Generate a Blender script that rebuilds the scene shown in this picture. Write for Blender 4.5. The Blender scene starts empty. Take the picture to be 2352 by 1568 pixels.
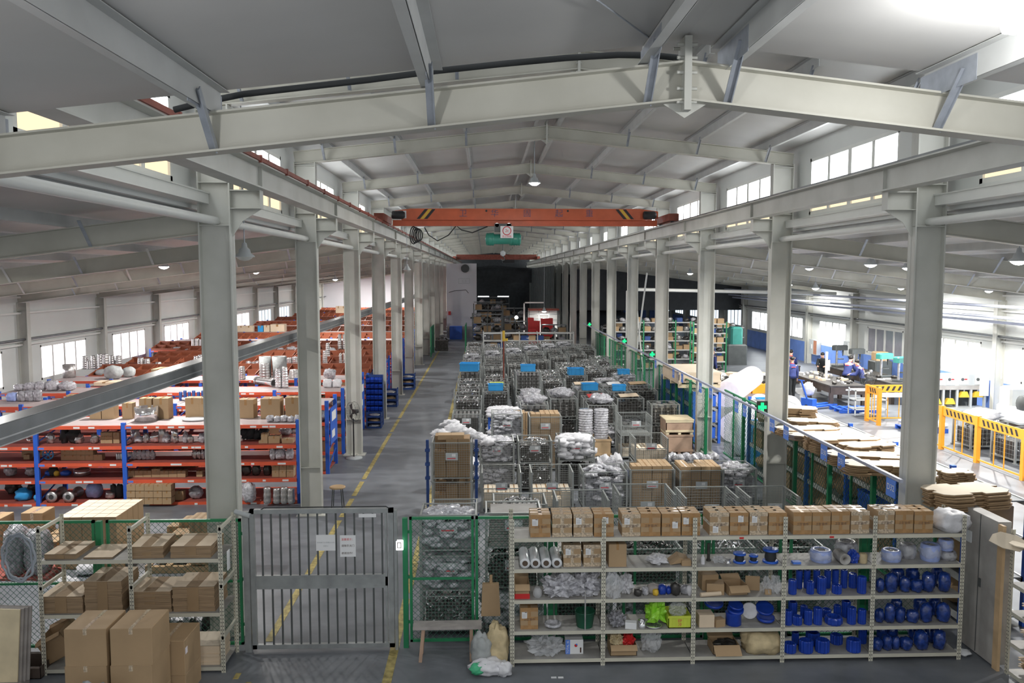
import bpy, math, random
from mathutils import Vector, Matrix, noise
R = random.Random(7)
PI = math.pi
C = bpy.context.scene.collection
SC = bpy.context.scene
# ---------------------------------------------------------------- camera
FPX, YAW, PIT, ROL, CH = 1896.4, .0336, .0817, -.0006, 5.27
def cam_axes():
    cy, sy, cp, sp = math.cos(YAW), math.sin(YAW), math.cos(PIT), math.sin(PIT)
    fw = Vector((sy*cp, cy*cp, -sp)); r = Vector((cy, -sy, 0)); u = r.cross(fw)
    cr, sr = math.cos(ROL), math.sin(ROL)
    return fw, r*cr+u*sr, u*cr-r*sr
FW, RT, UP = cam_axes()
cd = bpy.data.cameras.new('camera'); cam = bpy.data.objects.new('camera', cd); C.objects.link(cam)
cd.sensor_width = 36; cd.lens = 36*FPX/2352; cd.clip_start = .1; cd.clip_end = 400
cam.matrix_world = Matrix(((RT.x, UP.x, -FW.x, 0), (RT.y, UP.y, -FW.y, 0), (RT.z, UP.z, -FW.z, CH), (0, 0, 0, 1)))
SC.camera = cam
def _ray(px, py): return FW + RT*((px-1176)/FPX) - UP*((py-784)/FPX)
def PZ(px, py, z=0.):            # the point of the level plane z seen at a pixel of the photograph
    d = _ray(px, py); t = (z-CH)/d.z; return (d.x*t, d.y*t)
def PY(px, py, Y):               # (x, z) on the upright plane at depth Y
    d = _ray(px, py); t = Y/d.y; return (d.x*t, CH+d.z*t)
def PX(px, py, X):
    d = _ray(px, py); t = X/d.x; return (d.y*t, CH+d.z*t)
def PJ(x, y, z):
    d = Vector((x, y, z-CH)); w_ = d.dot(FW); return 1176+FPX*d.dot(RT)/w_, 784-FPX*d.dot(UP)/w_
# ---------------------------------------------------------------- view, sky, daylight
SC.view_settings.view_transform = 'Standard'; SC.view_settings.look = 'None'
SC.view_settings.exposure = 0.12; SC.view_settings.gamma = 1; SC.view_settings.use_curve_mapping = False
SC.cycles.use_denoising = True; SC.cycles.max_bounces = 5; SC.cycles.diffuse_bounces = 3
SC.cycles.glossy_bounces = 2; SC.cycles.transparent_max_bounces = 10; SC.cycles.transmission_bounces = 2
SC.cycles.caustics_reflective = False; SC.cycles.caustics_refractive = False
SC.cycles.sample_clamp_indirect = 4
SC.render.use_persistent_data = False
w = bpy.data.worlds.new('sky'); SC.world = w; w.use_nodes = True
bg = w.node_tree.nodes['Background']; bg.inputs[0].default_value = (.93, .97, 1, 1); bg.inputs[1].default_value = .62
PANE = 7.5       # brightness of the overcast daylight in the frosted window panes
LAMP = 1.0
def area_light(name, loc, size, power, col=(1, .98, .94), rot=(0, 0, 0), size_y=None, parent=None, spread=PI):
    l = bpy.data.lights.new(name, 'AREA'); l.energy = power*LAMP; l.color = col
    l.shape = 'RECTANGLE' if size_y else 'DISK'; l.size = size
    if size_y: l.size_y = size_y
    l.spread = spread
    o = bpy.data.objects.new(name, l); C.objects.link(o); o.location = loc; o.rotation_euler = rot
    if parent: o.parent = parent
    return o
# ---------------------------------------------------------------- materials
M = {}
def mat(name, col, rough=.6, metal=0., var=.08, scale=3., bump=0., emit=0., alpha=1., coat=0., dirt=None, stretch=None, spec=.5):
    m = bpy.data.materials.new(name); m.use_nodes = True; nt = m.node_tree; b = nt.nodes['Principled BSDF']
    b.inputs['Base Color'].default_value = (*col, 1); b.inputs['Roughness'].default_value = rough
    b.inputs['Metallic'].default_value = metal; b.inputs['Specular IOR Level'].default_value = spec
    if emit:
        b.inputs['Emission Color'].default_value = (*col, 1); b.inputs['Emission Strength'].default_value = emit
    if alpha < 1: b.inputs['Alpha'].default_value = alpha
    if coat: b.inputs['Coat Weight'].default_value = coat
    if var or bump or dirt:
        tc = nt.nodes.new('ShaderNodeTexCoord'); mp = nt.nodes.new('ShaderNodeMapping')
        nt.links.new(tc.outputs['Object'], mp.inputs[0])
        if stretch: mp.inputs['Scale'].default_value = stretch
        n = nt.nodes.new('ShaderNodeTexNoise'); n.inputs['Scale'].default_value = scale; n.inputs['Detail'].default_value = 5
        nt.links.new(mp.outputs[0], n.inputs['Vector'])
        r = nt.nodes.new('ShaderNodeValToRGB'); nt.links.new(n.outputs['Fac'], r.inputs[0])
        r.color_ramp.elements[0].position = .3; r.color_ramp.elements[1].position = .7
        d = dirt or tuple(c*(1-2*var) for c in col); l = tuple(min(1, c*(1+var)) for c in col)
        r.color_ramp.elements[0].color = (*d, 1); r.color_ramp.elements[1].color = (*l, 1)
        nt.links.new(r.outputs[0], b.inputs['Base Color'])
        if bump:
            bp = nt.nodes.new('ShaderNodeBump'); bp.inputs['Strength'].default_value = bump; bp.inputs['Distance'].default_value = .02
            nt.links.new(n.outputs['Fac'], bp.inputs['Height']); nt.links.new(bp.outputs[0], b.inputs['Normal'])
    M[name] = m; return m
mat('crane_ink', (.16, .10, .16), .6, var=0)
def emis(name, col, s):
    m = bpy.data.materials.new(name); m.use_nodes = True; nt = m.node_tree; nt.nodes.clear()
    e = nt.nodes.new('ShaderNodeEmission'); o = nt.nodes.new('ShaderNodeOutputMaterial'); nt.links.new(e.outputs[0], o.inputs[0])
    e.inputs[0].default_value = (*col, 1); e.inputs[1].default_value = s; M[name] = m; return m
mat('steel_cream', (.57, .57, .53), .5, var=.05, scale=1.2, dirt=(.47, .475, .43))
mat('beam_cream', (.53, .52, .46), .5, var=.06, scale=1.5, dirt=(.45, .44, .38))
mat('roof_sheet', (.56, .555, .54), .55, var=.05, scale=.8)
mat('purlin_grey', (.52, .53, .52), .45, var=.05)
mat('galv', (.40, .43, .48), .4, metal=.35, var=.1, scale=8)
mat('wall_white', (.66, .68, .66), .6, var=.03, scale=.5)
mat('wall_blue', (.18, .32, .78), .5, var=.08, scale=1.5)
mat('plaster', (.72, .72, .76), .8, var=.03, scale=.4)
mat('frame_white', (.72, .73, .70), .4, var=.02)
mat('crane_rust', (.27, .07, .045), .6, var=.15, scale=4)
mat('crane_orange', (.62, .13, .05), .42, var=.07, scale=3)
mat('black', (.02, .02, .022), .5, var=0)
mat('rubber', (.03, .033, .035), .7, var=.1)
mat('line_paint', (.42, .34, .12), .6, var=.25, scale=9)
mat('yellow', (.75, .50, .05), .5, var=.05)
mat('motor_green', (.04, .27, .20), .35, var=.1)
mat('paper', (.80, .81, .82), .6, var=0)
mat('red', (.62, .03, .03), .4, var=.05)
mat('red_print', (.7, .08, .1), .6, var=0)
mat('blue_paint', (.03, .13, .62), .4, var=.07)
mat('blue_tag', (.10, .24, .75), .5, var=0)
mat('blue_crate', (.04, .36, .78), .4, var=.05)
mat('blue_dark', (.02, .06, .22), .45, var=.08)
mat('blue_plastic', (.015, .06, .42), .28, var=.12, scale=9)
mat('blue_pale', (.36, .45, .80), .3, var=.1, scale=12)
mat('orange_beam', (.72, .11, .05), .4, var=.06)
mat('orange_rail', (.86, .36, .03), .4, var=.04)
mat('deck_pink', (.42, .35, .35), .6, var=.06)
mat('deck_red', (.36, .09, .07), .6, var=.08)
mat('panel_brown', (.27, .075, .035), .5, var=.08)
mat('kraft', (.42, .29, .165), .75, var=.05, scale=2)
mat('kraft_light', (.74, .60, .44), .75, var=.05, scale=2)
mat('kraft_dark', (.33, .22, .12), .8, var=.07, scale=3)
mat('kraft_pale', (.76, .66, .52), .8, var=.04, scale=2)
mat('corrugate', (.36, .25, .15), .85, var=.22, scale=3, stretch=(1, 1, 60))
mat('tape', (.42, .24, .10), .25, var=.1, scale=20, coat=.4)
mat('tape_clear', (.62, .50, .36), .12, var=.25, scale=40, coat=1)
mat('ink', (.10, .06, .05), .7, var=0)
mat('green', (.02, .22, .09), .4, var=.08)
mat('green_dark', (.015, .10, .055), .5, var=.08)
mat('wire_green', (.03, .12, .08), .5, var=0)
mat('wire_grey', (.36, .38, .37), .4, metal=.3, var=0)
mat('gate_grey', (.36, .38, .38), .4, metal=.4, var=.1, scale=6)
mat('gate_dark', (.10, .11, .11), .5, metal=.2, var=.1)
mat('shelf_beige', (.62, .60, .50), .45, var=.05)
mat('shelf_deck', (.36, .35, .33), .6, var=.1, scale=5)
mat('hole', (.05, .05, .05), .8, var=0)
mat('chrome', (.85, .85, .86), .13, metal=.85, var=.10, scale=14)
mat('steel_dull', (.60, .59, .58), .32, metal=.75, var=.15, scale=10)
mat('steel_dark', (.10, .095, .09), .4, metal=.7, var=.2, scale=8)
mat('wrap', (.56, .56, .60), .18, var=.25, scale=18, coat=.8, bump=.9)
mat('wrap_grey', (.36, .36, .39), .2, var=.3, scale=14, coat=.7, bump=.6)
mat('sack_white', (.70, .70, .73), .55, var=.07, scale=12, bump=.3)
mat('sack_grey', (.38, .40, .40), .7, var=.12, scale=9, bump=.4)
mat('sack_tan', (.58, .47, .28), .75, var=.12, scale=9, bump=.5)
mat('sack_green', (.07, .48, .24), .5, var=.1)
mat('film', (.74, .77, .80), .15, var=.15, scale=7, stretch=(1, .05, 1), coat=.6)
mat('film_end', (.72, .74, .76), .4, var=.05)
mat('core', (.10, .07, .05), .8, var=0)
mat('cellophane', (.85, .87, .9), .06, var=.02, scale=20, bump=.8, alpha=.34, coat=1)
mat('cello_blue', (.015, .05, .26), .12, var=.3, scale=14, coat=.6, bump=.5)
mat('foam_pink', (.86, .80, .86), .6, var=.03, scale=8, emit=0)
mat('foam_white', (.82, .83, .84), .6, var=.05, scale=10, bump=.4)
mat('lime', (.34, .75, .05), .35, var=.12, scale=10)
mat('crate_yellow', (.62, .72, .08), .45, var=.05)
mat('wood', (.60, .42, .24), .65, var=.08, scale=4)
mat('wood_pale', (.78, .66, .44), .65, var=.06, scale=4)
mat('wood_red', (.46, .31, .22), .7, var=.10, scale=4)
mat('wood_dark', (.08, .06, .05), .6, var=.15, scale=4)
mat('wood_grey', (.38, .35, .33), .7, var=.12, scale=5)
mat('bench_steel', (.09, .085, .08), .5, metal=.3, var=.2)
mat('panel_grey', (.40, .39, .37), .6, var=.10, scale=2.5, dirt=(.30, .28, .26))
mat('cab_grey', (.48, .51, .52), .5, var=.05)
mat('cab_rust', (.45, .20, .12), .6, var=.1)
mat('machine_white', (.74, .76, .74), .4, var=.04)
mat('machine_green', (.05, .28, .24), .4, var=.08)
mat('cloth_blue', (.03, .045, .17), .8, var=.12, scale=10)
mat('cloth_black', (.015, .018, .02), .85, var=.1)
mat('skin', (.62, .38, .28), .5, var=.03)
mat('hair', (.015, .013, .012), .5, var=0)
mat('hose', (.36, .40, .45), .25, var=.1, coat=.5)
mat('curtain_dark', (.085, .10, .10), .8, var=.15)
mat('dark_wall', (.05, .055, .06), .8, var=.1)
mat('glass_dark', (.30, .30, .34), .15, var=.05)
mat('cable_blue', (.42, .45, .56), .4, metal=.3, var=.05)
mat('trunk_grey', (.20, .21, .22), .4, metal=.5, var=.1)
mat('trunk_light', (.46, .47, .48), .35, metal=.5, var=.05)
emis('daylight', (.93, .97, 1.0), PANE)
emis('daylight_pink', (1.0, .92, .98), PANE*.75)
emis('daylight_warm', (1.0, .78, .50), 1.25)
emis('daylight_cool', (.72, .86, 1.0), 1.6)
emis('lamp_glow', (1, .99, .96), 30)
emis('screen_glow', (1, 1, 1), 2.5)
emis('green_glow', (.02, 1, .25), 1.6)
def floor_mat():
    m = bpy.data.materials.new('concrete'); m.use_nodes = True; nt = m.node_tree; b = nt.nodes['Principled BSDF']
    tc = nt.nodes.new('ShaderNodeTexCoord')
    n1 = nt.nodes.new('ShaderNodeTexNoise'); n1.inputs['Scale'].default_value = .45; n1.inputs['Detail'].default_value = 8; n1.inputs['Roughness'].default_value = .65
    mp = nt.nodes.new('ShaderNodeMapping'); mp.inputs['Scale'].default_value = (.5, 2.2, 1); nt.links.new(tc.outputs['Object'], mp.inputs[0])
    n2 = nt.nodes.new('ShaderNodeTexNoise'); n2.inputs['Scale'].default_value = 2.2; n2.inputs['Detail'].default_value = 6
    nt.links.new(mp.outputs[0], n1.inputs['Vector']); nt.links.new(tc.outputs['Object'], n2.inputs['Vector'])
    mx = nt.nodes.new('ShaderNodeMath'); mx.operation = 'ADD'; nt.links.new(n1.outputs[0], mx.inputs[0]); nt.links.new(n2.outputs[0], mx.inputs[1])
    r = nt.nodes.new('ShaderNodeValToRGB'); r.color_ramp.elements[0].position = .35; r.color_ramp.elements[1].position = .72
    r.color_ramp.elements[0].color = (.115, .125, .14, 1); r.color_ramp.elements[1].color = (.235, .25, .275, 1)
    hf = nt.nodes.new('ShaderNodeMath'); hf.operation = 'MULTIPLY'; hf.inputs[1].default_value = .5
    nt.links.new(mx.outputs[0], hf.inputs[0]); nt.links.new(hf.outputs[0], r.inputs[0]); nt.links.new(r.outputs[0], b.inputs['Base Color'])
    rr = nt.nodes.new('ShaderNodeMapRange'); rr.inputs[3].default_value = .28; rr.inputs[4].default_value = .55
    nt.links.new(n2.outputs[0], rr.inputs[0]); nt.links.new(rr.outputs[0], b.inputs['Roughness'])
    M['concrete'] = m
floor_mat()
# ---------------------------------------------------------------- mesh builder
class MB:
    def __init__(s): s.v = []; s.f = []; s.m = []; s.sm = []
    def add(s, vs, fs, m=0, sm=False):
        o = len(s.v); s.v += [tuple(p) for p in vs]
        for f in fs: s.f.append([i+o for i in f]); s.m.append(m); s.sm.append(sm)
        return s
    def bx(s, x0, x1, y0, y1, z0, z1, m=0):
        return s.add([(x0, y0, z0), (x1, y0, z0), (x1, y1, z0), (x0, y1, z0), (x0, y0, z1), (x1, y0, z1), (x1, y1, z1), (x0, y1, z1)],
                     [(0, 3, 2, 1), (4, 5, 6, 7), (0, 1, 5, 4), (1, 2, 6, 5), (2, 3, 7, 6), (3, 0, 4, 7)], m)
    def rbx(s, x0, x1, y0, y1, z0, z1, c, m=0):     # box with chamfered upright and top edges
        p = [(x0+c, y0), (x1-c, y0), (x1, y0+c), (x1, y1-c), (x1-c, y1), (x0+c, y1), (x0, y1-c), (x0, y0+c)]
        cx, cy = (x0+x1)/2, (y0+y1)/2
        kx = 1-2*c/(x1-x0); ky = 1-2*c/(y1-y0)
        q = [(cx+(a-cx)*kx, cy+(b-cy)*ky) for a, b in p]
        vs = [(a, b, z0) for a, b in p]+[(a, b, z1-c) for a, b in p]+[(a, b, z1) for a, b in q]
        fs = [tuple(range(7, -1, -1)), tuple(range(16, 24))]
        for k in (0, 8):
            for i in range(8): j = (i+1) % 8; fs.append((k+i, k+j, k+8+j, k+8+i))
        return s.add(vs, fs, m)
    def hull8(s, P, m=0):
        return s.add(P, [(0, 3, 2, 1), (4, 5, 6, 7), (0, 1, 5, 4), (1, 2, 6, 5), (2, 3, 7, 6), (3, 0, 4, 7)], m)
    def bar(s, p, q, w, h=None, m=0, up=(0, 0, 1)):
        p = Vector(p); q = Vector(q); h = h or w; d = (q-p).normalized(); u = Vector(up)
        if abs(d.dot(u)) > .98: u = Vector((0, 1, 0))
        a = d.cross(u).normalized()*w/2; b = a.cross(d).normalized()*h/2
        P = [p-a-b, p+a-b, p+a+b, p-a+b, q-a-b, q+a-b, q+a+b, q-a+b]
        return s.add(P, [(0, 1, 2, 3), (7, 6, 5, 4), (0, 4, 5, 1), (1, 5, 6, 2), (2, 6, 7, 3), (3, 7, 4, 0)], m)
    def cyl(s, p, q, r0, r1=None, n=10, m=0, cap=True, sm=True):
        r1 = r0 if r1 is None else r1; p = Vector(p); q = Vector(q); d = (q-p).normalized()
        u = Vector((0, 0, 1)) if abs(d.z) < .9 else Vector((1, 0, 0)); a = d.cross(u).normalized(); b = d.cross(a)
        vs = []
        for c, r in ((p, r0), (q, r1)):
            for i in range(n): t = 2*PI*i/n; vs.append(c+a*math.cos(t)*r+b*math.sin(t)*r)
        s.add(vs, [(i, (i+1) % n, n+(i+1) % n, n+i) for i in range(n)], m, sm)
        if cap:
            s.add(vs[:n], [tuple(range(n-1, -1, -1))], m); s.add(vs[n:], [tuple(range(n))], m)
        return s
    def tube(s, pts, r, n=6, m=0, closed=False):
        pts = [Vector(p) for p in pts]; k = len(pts); vs = []; prev = None
        for i, p in enumerate(pts):
            if closed: d = pts[(i+1) % k]-pts[i-1]
            else: d = pts[min(i+1, k-1)]-pts[max(i-1, 0)]
            d.normalize()
            if prev is None: u = Vector((0, 0, 1)) if abs(d.z) < .9 else Vector((1, 0, 0)); a = d.cross(u).normalized()
            else: a = (prev-d*prev.dot(d)).normalized()
            prev = a; b = d.cross(a); rr = r[i] if isinstance(r, (list, tuple)) else r
            for j in range(n): t = 2*PI*j/n; vs.append(p+a*math.cos(t)*rr+b*math.sin(t)*rr)
        fs = []
        for i in range(k if closed else k-1):
            o, q = i*n, ((i+1) % k)*n
            for j in range(n): fs.append((o+j, o+(j+1) % n, q+(j+1) % n, q+j))
        s.add(vs, fs, m, True)
        if not closed: s.add(vs[:n], [tuple(range(n-1, -1, -1))], m); s.add(vs[-n:], [tuple(range(n))], m)
        return s
    def lathe(s, prof, n=16, m=0, c=(0, 0, 0), axis='z', flute=0., rz=0):
        vs = []
        for r, z in prof:
            for i in range(n):
                t = 2*PI*i/n; rr = r*(1-flute*(i % 2))
                a, b = rr*math.cos(t), rr*math.sin(t)
                if axis == 'z': p = (a, b, z)
                elif axis == 'y': p = (a, z, b)
                else: p = (z, a, b)
                if rz: p = (p[0]*math.cos(rz)-p[1]*math.sin(rz), p[0]*math.sin(rz)+p[1]*math.cos(rz), p[2])
                vs.append((p[0]+c[0], p[1]+c[1], p[2]+c[2]))
        fs = []
        for k in range(len(prof)-1):
            for i in range(n): fs.append((k*n+i, k*n+(i+1) % n, (k+1)*n+(i+1) % n, (k+1)*n+i))
        s.add(vs, fs, m, not flute)
        if prof[0] == prof[-1]: return s
        if prof[0][0] > .0005: s.add(vs[:n], [tuple(range(n-1, -1, -1))], m)
        if prof[-1][0] > .0005: s.add(vs[-n:], [tuple(range(n))], m)
        return s
    def prism(s, pts, z0, z1, m=0):
        n = len(pts); vs = [(x, y, z0) for x, y in pts]+[(x, y, z1) for x, y in pts]
        return s.add(vs, [tuple(range(n-1, -1, -1)), tuple(range(n, 2*n))]+[(i, (i+1) % n, n+(i+1) % n, n+i) for i in range(n)], m)
    def blob(s, c, r, amp=.25, fr=2.5, nu=14, nv=9, seed=0, flat=.85, m=0, sm=True, box=0.):
        rx, ry, rz = r if isinstance(r, (tuple, list)) else (r, r, r); vs = []
        for j in range(nv+1):
            ph = PI*j/nv
            for i in range(nu):
                t = 2*PI*i/nu; d = Vector((math.sin(ph)*math.cos(t), math.sin(ph)*math.sin(t), -math.cos(ph)))
                if box:
                    k = max(abs(d.x), abs(d.y), abs(d.z)); d = d*((1-box)+box/k)
                sv = Vector((seed*3.7, seed*1.3, seed*.7)); a = 1+amp*noise.noise(d*fr+sv)
                if amp > .33: a += amp*.5*noise.noise(d*fr*2.7+sv)
                z = d.z*a*rz
                if z < -rz*flat: z = -rz*flat
                vs.append((c[0]+d.x*a*rx, c[1]+d.y*a*ry, c[2]+z+rz*flat))
        fs = [(j*nu+i, j*nu+(i+1) % nu, (j+1)*nu+(i+1) % nu, (j+1)*nu+i) for j in range(nv) for i in range(nu)]
        return s.add(vs, fs, m, sm)
    def xf(s, mtx, start=0):
        for i in range(start, len(s.v)): s.v[i] = tuple(mtx @ Vector(s.v[i]))
        return s
    def build(s, name, mats, parent=None, loc=None, rz=None):
        me = bpy.data.meshes.new(name); me.from_pydata(s.v, [], s.f)
        if isinstance(mats, str): mats = [mats]
        for k in mats: me.materials.append(M[k])
        me.polygons.foreach_set('material_index', s.m); me.polygons.foreach_set('use_smooth', s.sm); me.update()
        o = bpy.data.objects.new(name, me); C.objects.link(o)
        if parent: o.parent = parent
        if loc is not None: o.location = loc
        if rz is not None: o.rotation_euler = (0, 0, rz)
        return o
def T(o, label, cat, group=None, kind=None):
    o['label'] = label; o['category'] = cat
    if group: o['group'] = group
    elif 'group' in o: del o['group']
    if kind: o['kind'] = kind
    return o
def E(name, loc=(0, 0, 0), rz=0):
    o = bpy.data.objects.new(name, None); C.objects.link(o); o.location = loc; o.rotation_euler = (0, 0, rz); o.empty_display_size = .1; return o
KIDS = {}
def kids(o):
    k = o.name
    if k not in KIDS: KIDS[k] = list(o.children)
    return KIDS[k]
def dup(src, loc=None, rz=None, label=None, group=None, cat=None, parent=None, scale=None):
    c = src.copy(); C.objects.link(c); c.parent = parent
    if loc is not None: c.location = loc
    if rz is not None: c.rotation_euler = (0, 0, rz)
    if scale is not None: c.scale = scale if isinstance(scale, (tuple, list)) else (scale,)*3
    if label: c['label'] = label
    if cat: c['category'] = cat
    if group: c['group'] = group
    for ch in kids(src): dup(ch, parent=c)
    return c
PROTO = {}
FIRST = set()
def put(key, maker, loc, rz=0, label='', group=None, cat=None, scale=None):
    """place a thing: the first one made is the source itself, later ones copy it with its parts"""
    if key not in PROTO:
        PROTO[key] = maker(); o = PROTO[key]; kids(o)
        for c in kids(o): kids(c)
        o.location = loc; o.rotation_euler = (0, 0, rz)
        if scale is not None: o.scale = scale if isinstance(scale, (tuple, list)) else (scale,)*3
        o['label'] = label; o['category'] = cat or key[0] if isinstance(key, tuple) else cat
        if group: o['group'] = group
        return o
    s = PROTO[key]; c = dup(s, loc, rz, label, group, cat, scale=scale or 1.0)
    if not group and 'group' in c: del c['group']
    return c
ORD = 'first second third fourth fifth sixth seventh eighth ninth tenth eleventh twelfth thirteenth fourteenth fifteenth sixteenth seventeenth eighteenth nineteenth twentieth'.split()
# ================================================================ the hall
XL, XR = -3.576, 6.258           # aisle faces of the two column rows
YB = [11.97+6*k for k in range(-1, 18)]   # frames; YB[1] is the first column in view
YEND = YB[-1]
RIDGE = 1.35
def beam_z(x): return 8.15-abs(x-RIDGE)*.105      # underside of the main roof beams
def S(o, label, cat): return T(o, label, cat, kind='structure')
f = MB().bx(-17, 20, -2, YEND+1, -.3, 0); S(f.build('floor', 'concrete'), 'grey worn concrete floor of the whole hall', 'floor')
for i, (x, y0, y1, w_) in enumerate(((-3.12, 11.6, 62, .11), (-1.28, 9.9, 62, .12))):
    b = MB()
    y = y0
    while y < y1:
        L = R.uniform(1.2, 4); b.bx(x-w_/2, x+w_/2, y, min(y+L, y1), 0, .004); y += L+R.choice((.02, .05, .25))
    S(b.build('floor_line', 'line_paint'), ('yellow painted floor line along the left columns', 'yellow painted floor line beside the mesh cages')[i], 'floor line')
b = MB().bx(10.85, 10.92, 22, 60, 0, .004); S(b.build('floor_line', 'kraft_pale'), 'faded pale floor line in the right-hand workshop aisle', 'floor line')
b = MB()
for x, y in ((-3.25, 9.95), (-3.1, 10.25), (-3.3, 10.5), (-2.85, 9.85)): b.bx(x, x+.07, y, y+.16, 0, .004)
S(b.build('floor_line', 'line_paint'), 'broken yellow floor dashes in front of the gate', 'floor line')
# ---- columns with crane corbels
def make_column(side):
    o = E('column'); s = side                       # s=+1: aisle face towards +x
    zt = 7.63
    b = MB()
    b.bx(-.02, .0, -.1, .1, 0, zt) if s > 0 else b.bx(0, .02, -.1, .1, 0, zt)
    xo = -.455*s
    b.bx(min(xo, xo+.02*s), max(xo, xo+.02*s), -.1, .1, 0, zt)
    b.bx(min(0, xo), max(0, xo), -.006, .006, 0, zt)
    for z in (1.05, 5.95, 6.55, 7.55): b.bx(min(0, xo), max(0, xo), -.095, .095, z, z+.012)
    b.build('shaft', 'steel_cream', o)
    b = MB(); a, c = (0, .42*s)
    b.bx(min(a, c), max(a, c), -.09, .09, 6.44, 6.455); b.bx(min(a, c), max(a, c), -.006, .006, 6.2, 6.45)
    b.bx(min(c, c-.012*s), max(c, c-.012*s), -.09, .09, 6.2, 6.45); b.bx(min(a, c), max(a, c), -.09, .09, 6.19, 6.2)
    b.add([(0, -.006, 6.19), (c, -.006, 6.19), (c*.35, -.006, 6.02), (0, -.006, 5.8), (0, .006, 6.19), (c, .006, 6.19), (c*.35, .006, 6.02), (0, .006, 5.8)],
          [(0, 1, 2, 3), (7, 6, 5, 4), (1, 5, 6, 2), (2, 6, 7, 3)])
    b.build('corbel', 'steel_cream', o)
    b = MB(); b.bx(min(xo-.08*s, .09*s), max(xo-.08*s, .09*s), -.2, .2, 0, .02)
    for x in (xo/2-.1, xo/2+.1):
        for y in (-.15, .15): b.cyl((x, y, .02), (x, y, .07), .015, n=6)
    b.build('base_plate', 'steel_cream', o)
    return o
for s, X, nm in ((1, XL, 'left'), (-1, XR, 'right')):
    first = None
    for k, y in enumerate(YB[1:]):
        lab = 'pale steel column with crane bracket, %s of the %s row from the camera' % (ORD[k], nm)
        if first is None: first = make_column(s); o = first; o.location = (X, y, 0)
        else: o = dup(first, (X, y, 0))
        S(o, lab, 'column')
# ---- main roof beams with fly braces
def I_beam(b, p, q, h, fl=.18, t=.014):
    """I section from p to q given along its underside"""
    p = Vector(p); q = Vector(q); up = Vector((0, 0, 1))
    b.bar(p+up*t/2, q+up*t/2, fl, t); b.bar(p+up*(h-t/2), q+up*(h-t/2), fl, t); b.bar(p+up*h/2, q+up*h/2, .008, h-2*t)
PUR = [RIDGE-.22-1.5*i for i in range(4)]+[RIDGE+.22+1.5*i for i in range(4)]
def make_beam():
    o = E('roof_beam'); b = MB(); h = .27
    for a, c in ((XL-.455, RIDGE), (XR+.455, RIDGE)): I_beam(b, (a, 0, beam_z(a)), (c, 0, beam_z(c)), h)
    b.build('girder', 'beam_cream', o)
    b = MB(); b.bx(RIDGE-.018, RIDGE+.018, -.1, .1, 8.06, 8.52)
    for z in (8.12, 8.24, 8.36, 8.48):
        for y in (-.06, .06): b.cyl((RIDGE-.04, y, z), (RIDGE+.04, y, z), .014, n=6)
    b.add([(RIDGE-.14, -.005, 8.14), (RIDGE+.14, -.005, 8.14), (RIDGE, -.005, 8.04), (RIDGE-.14, .005, 8.14), (RIDGE+.14, .005, 8.14), (RIDGE, .005, 8.04)], [(0, 1, 2), (5, 4, 3), (0, 3, 4, 1), (1, 4, 5, 2), (2, 5, 3, 0)])
    b.build('ridge_plate', 'steel_cream', o)
    for i, x in enumerate(PUR):
        if i % 4 == 0: continue
        z = beam_z(x); b = MB(); b.bar((x, -.1, z+.02), (x, -.42, z+.33), .05, .006)
        b.bar((x+.02, -.1, z+.02), (x+.02, -.42, z+.33), .006, .05); b.build('fly_brace', 'galv', o)
    return o
first = make_beam()
for k, y in enumerate(YB[1:]):
    o = first if k == 0 else dup(first)
    o.location = (0, y, 0); S(o, 'cream steel roof beam with ridge joint, %s frame of the high roof' % ORD[k], 'beam')
# ---- purlins of the high roof
for i, x in enumerate(PUR):
    b = MB(); z = beam_z(x)+.275; y0 = YB[1]-.6
    sgn = 1 if x > RIDGE else -1
    b.bx(x-.003, x+.003, y0, YEND, z, z+.17); b.bx(min(x, x+.065*sgn), max(x, x+.065*sgn), y0, YEND, z, z+.004); b.bx(min(x, x-.065*sgn), max(x, x-.065*sgn), y0, YEND, z+.166, z+.17)
    S(b.build('roof_purlin', 'purlin_grey'), 'long grey purlin under the high roof, %s from the %s of the ridge' % (ORD[i % 4], 'left' if i < 4 else 'right'), 'purlin')
for s, a, nm in ((-1, XL-.75, 'left'), (1, XR+.75, 'right')):
    b = MB(); y0 = YB[1]-.7
    z0, z1 = beam_z(RIDGE)+.45, beam_z(a)+.45
    b.hull8([(RIDGE, y0, z0), (a, y0, z1), (a, YEND, z1), (RIDGE, YEND, z0), (RIDGE, y0, z0+.08), (a, y0, z1+.08), (a, YEND, z1+.08), (RIDGE, YEND, z0+.08)])
    S(b.build('ceiling_'+nm, 'roof_sheet'), 'grey roof sheeting, %s slope of the high central roof' % nm, 'roof')
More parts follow.
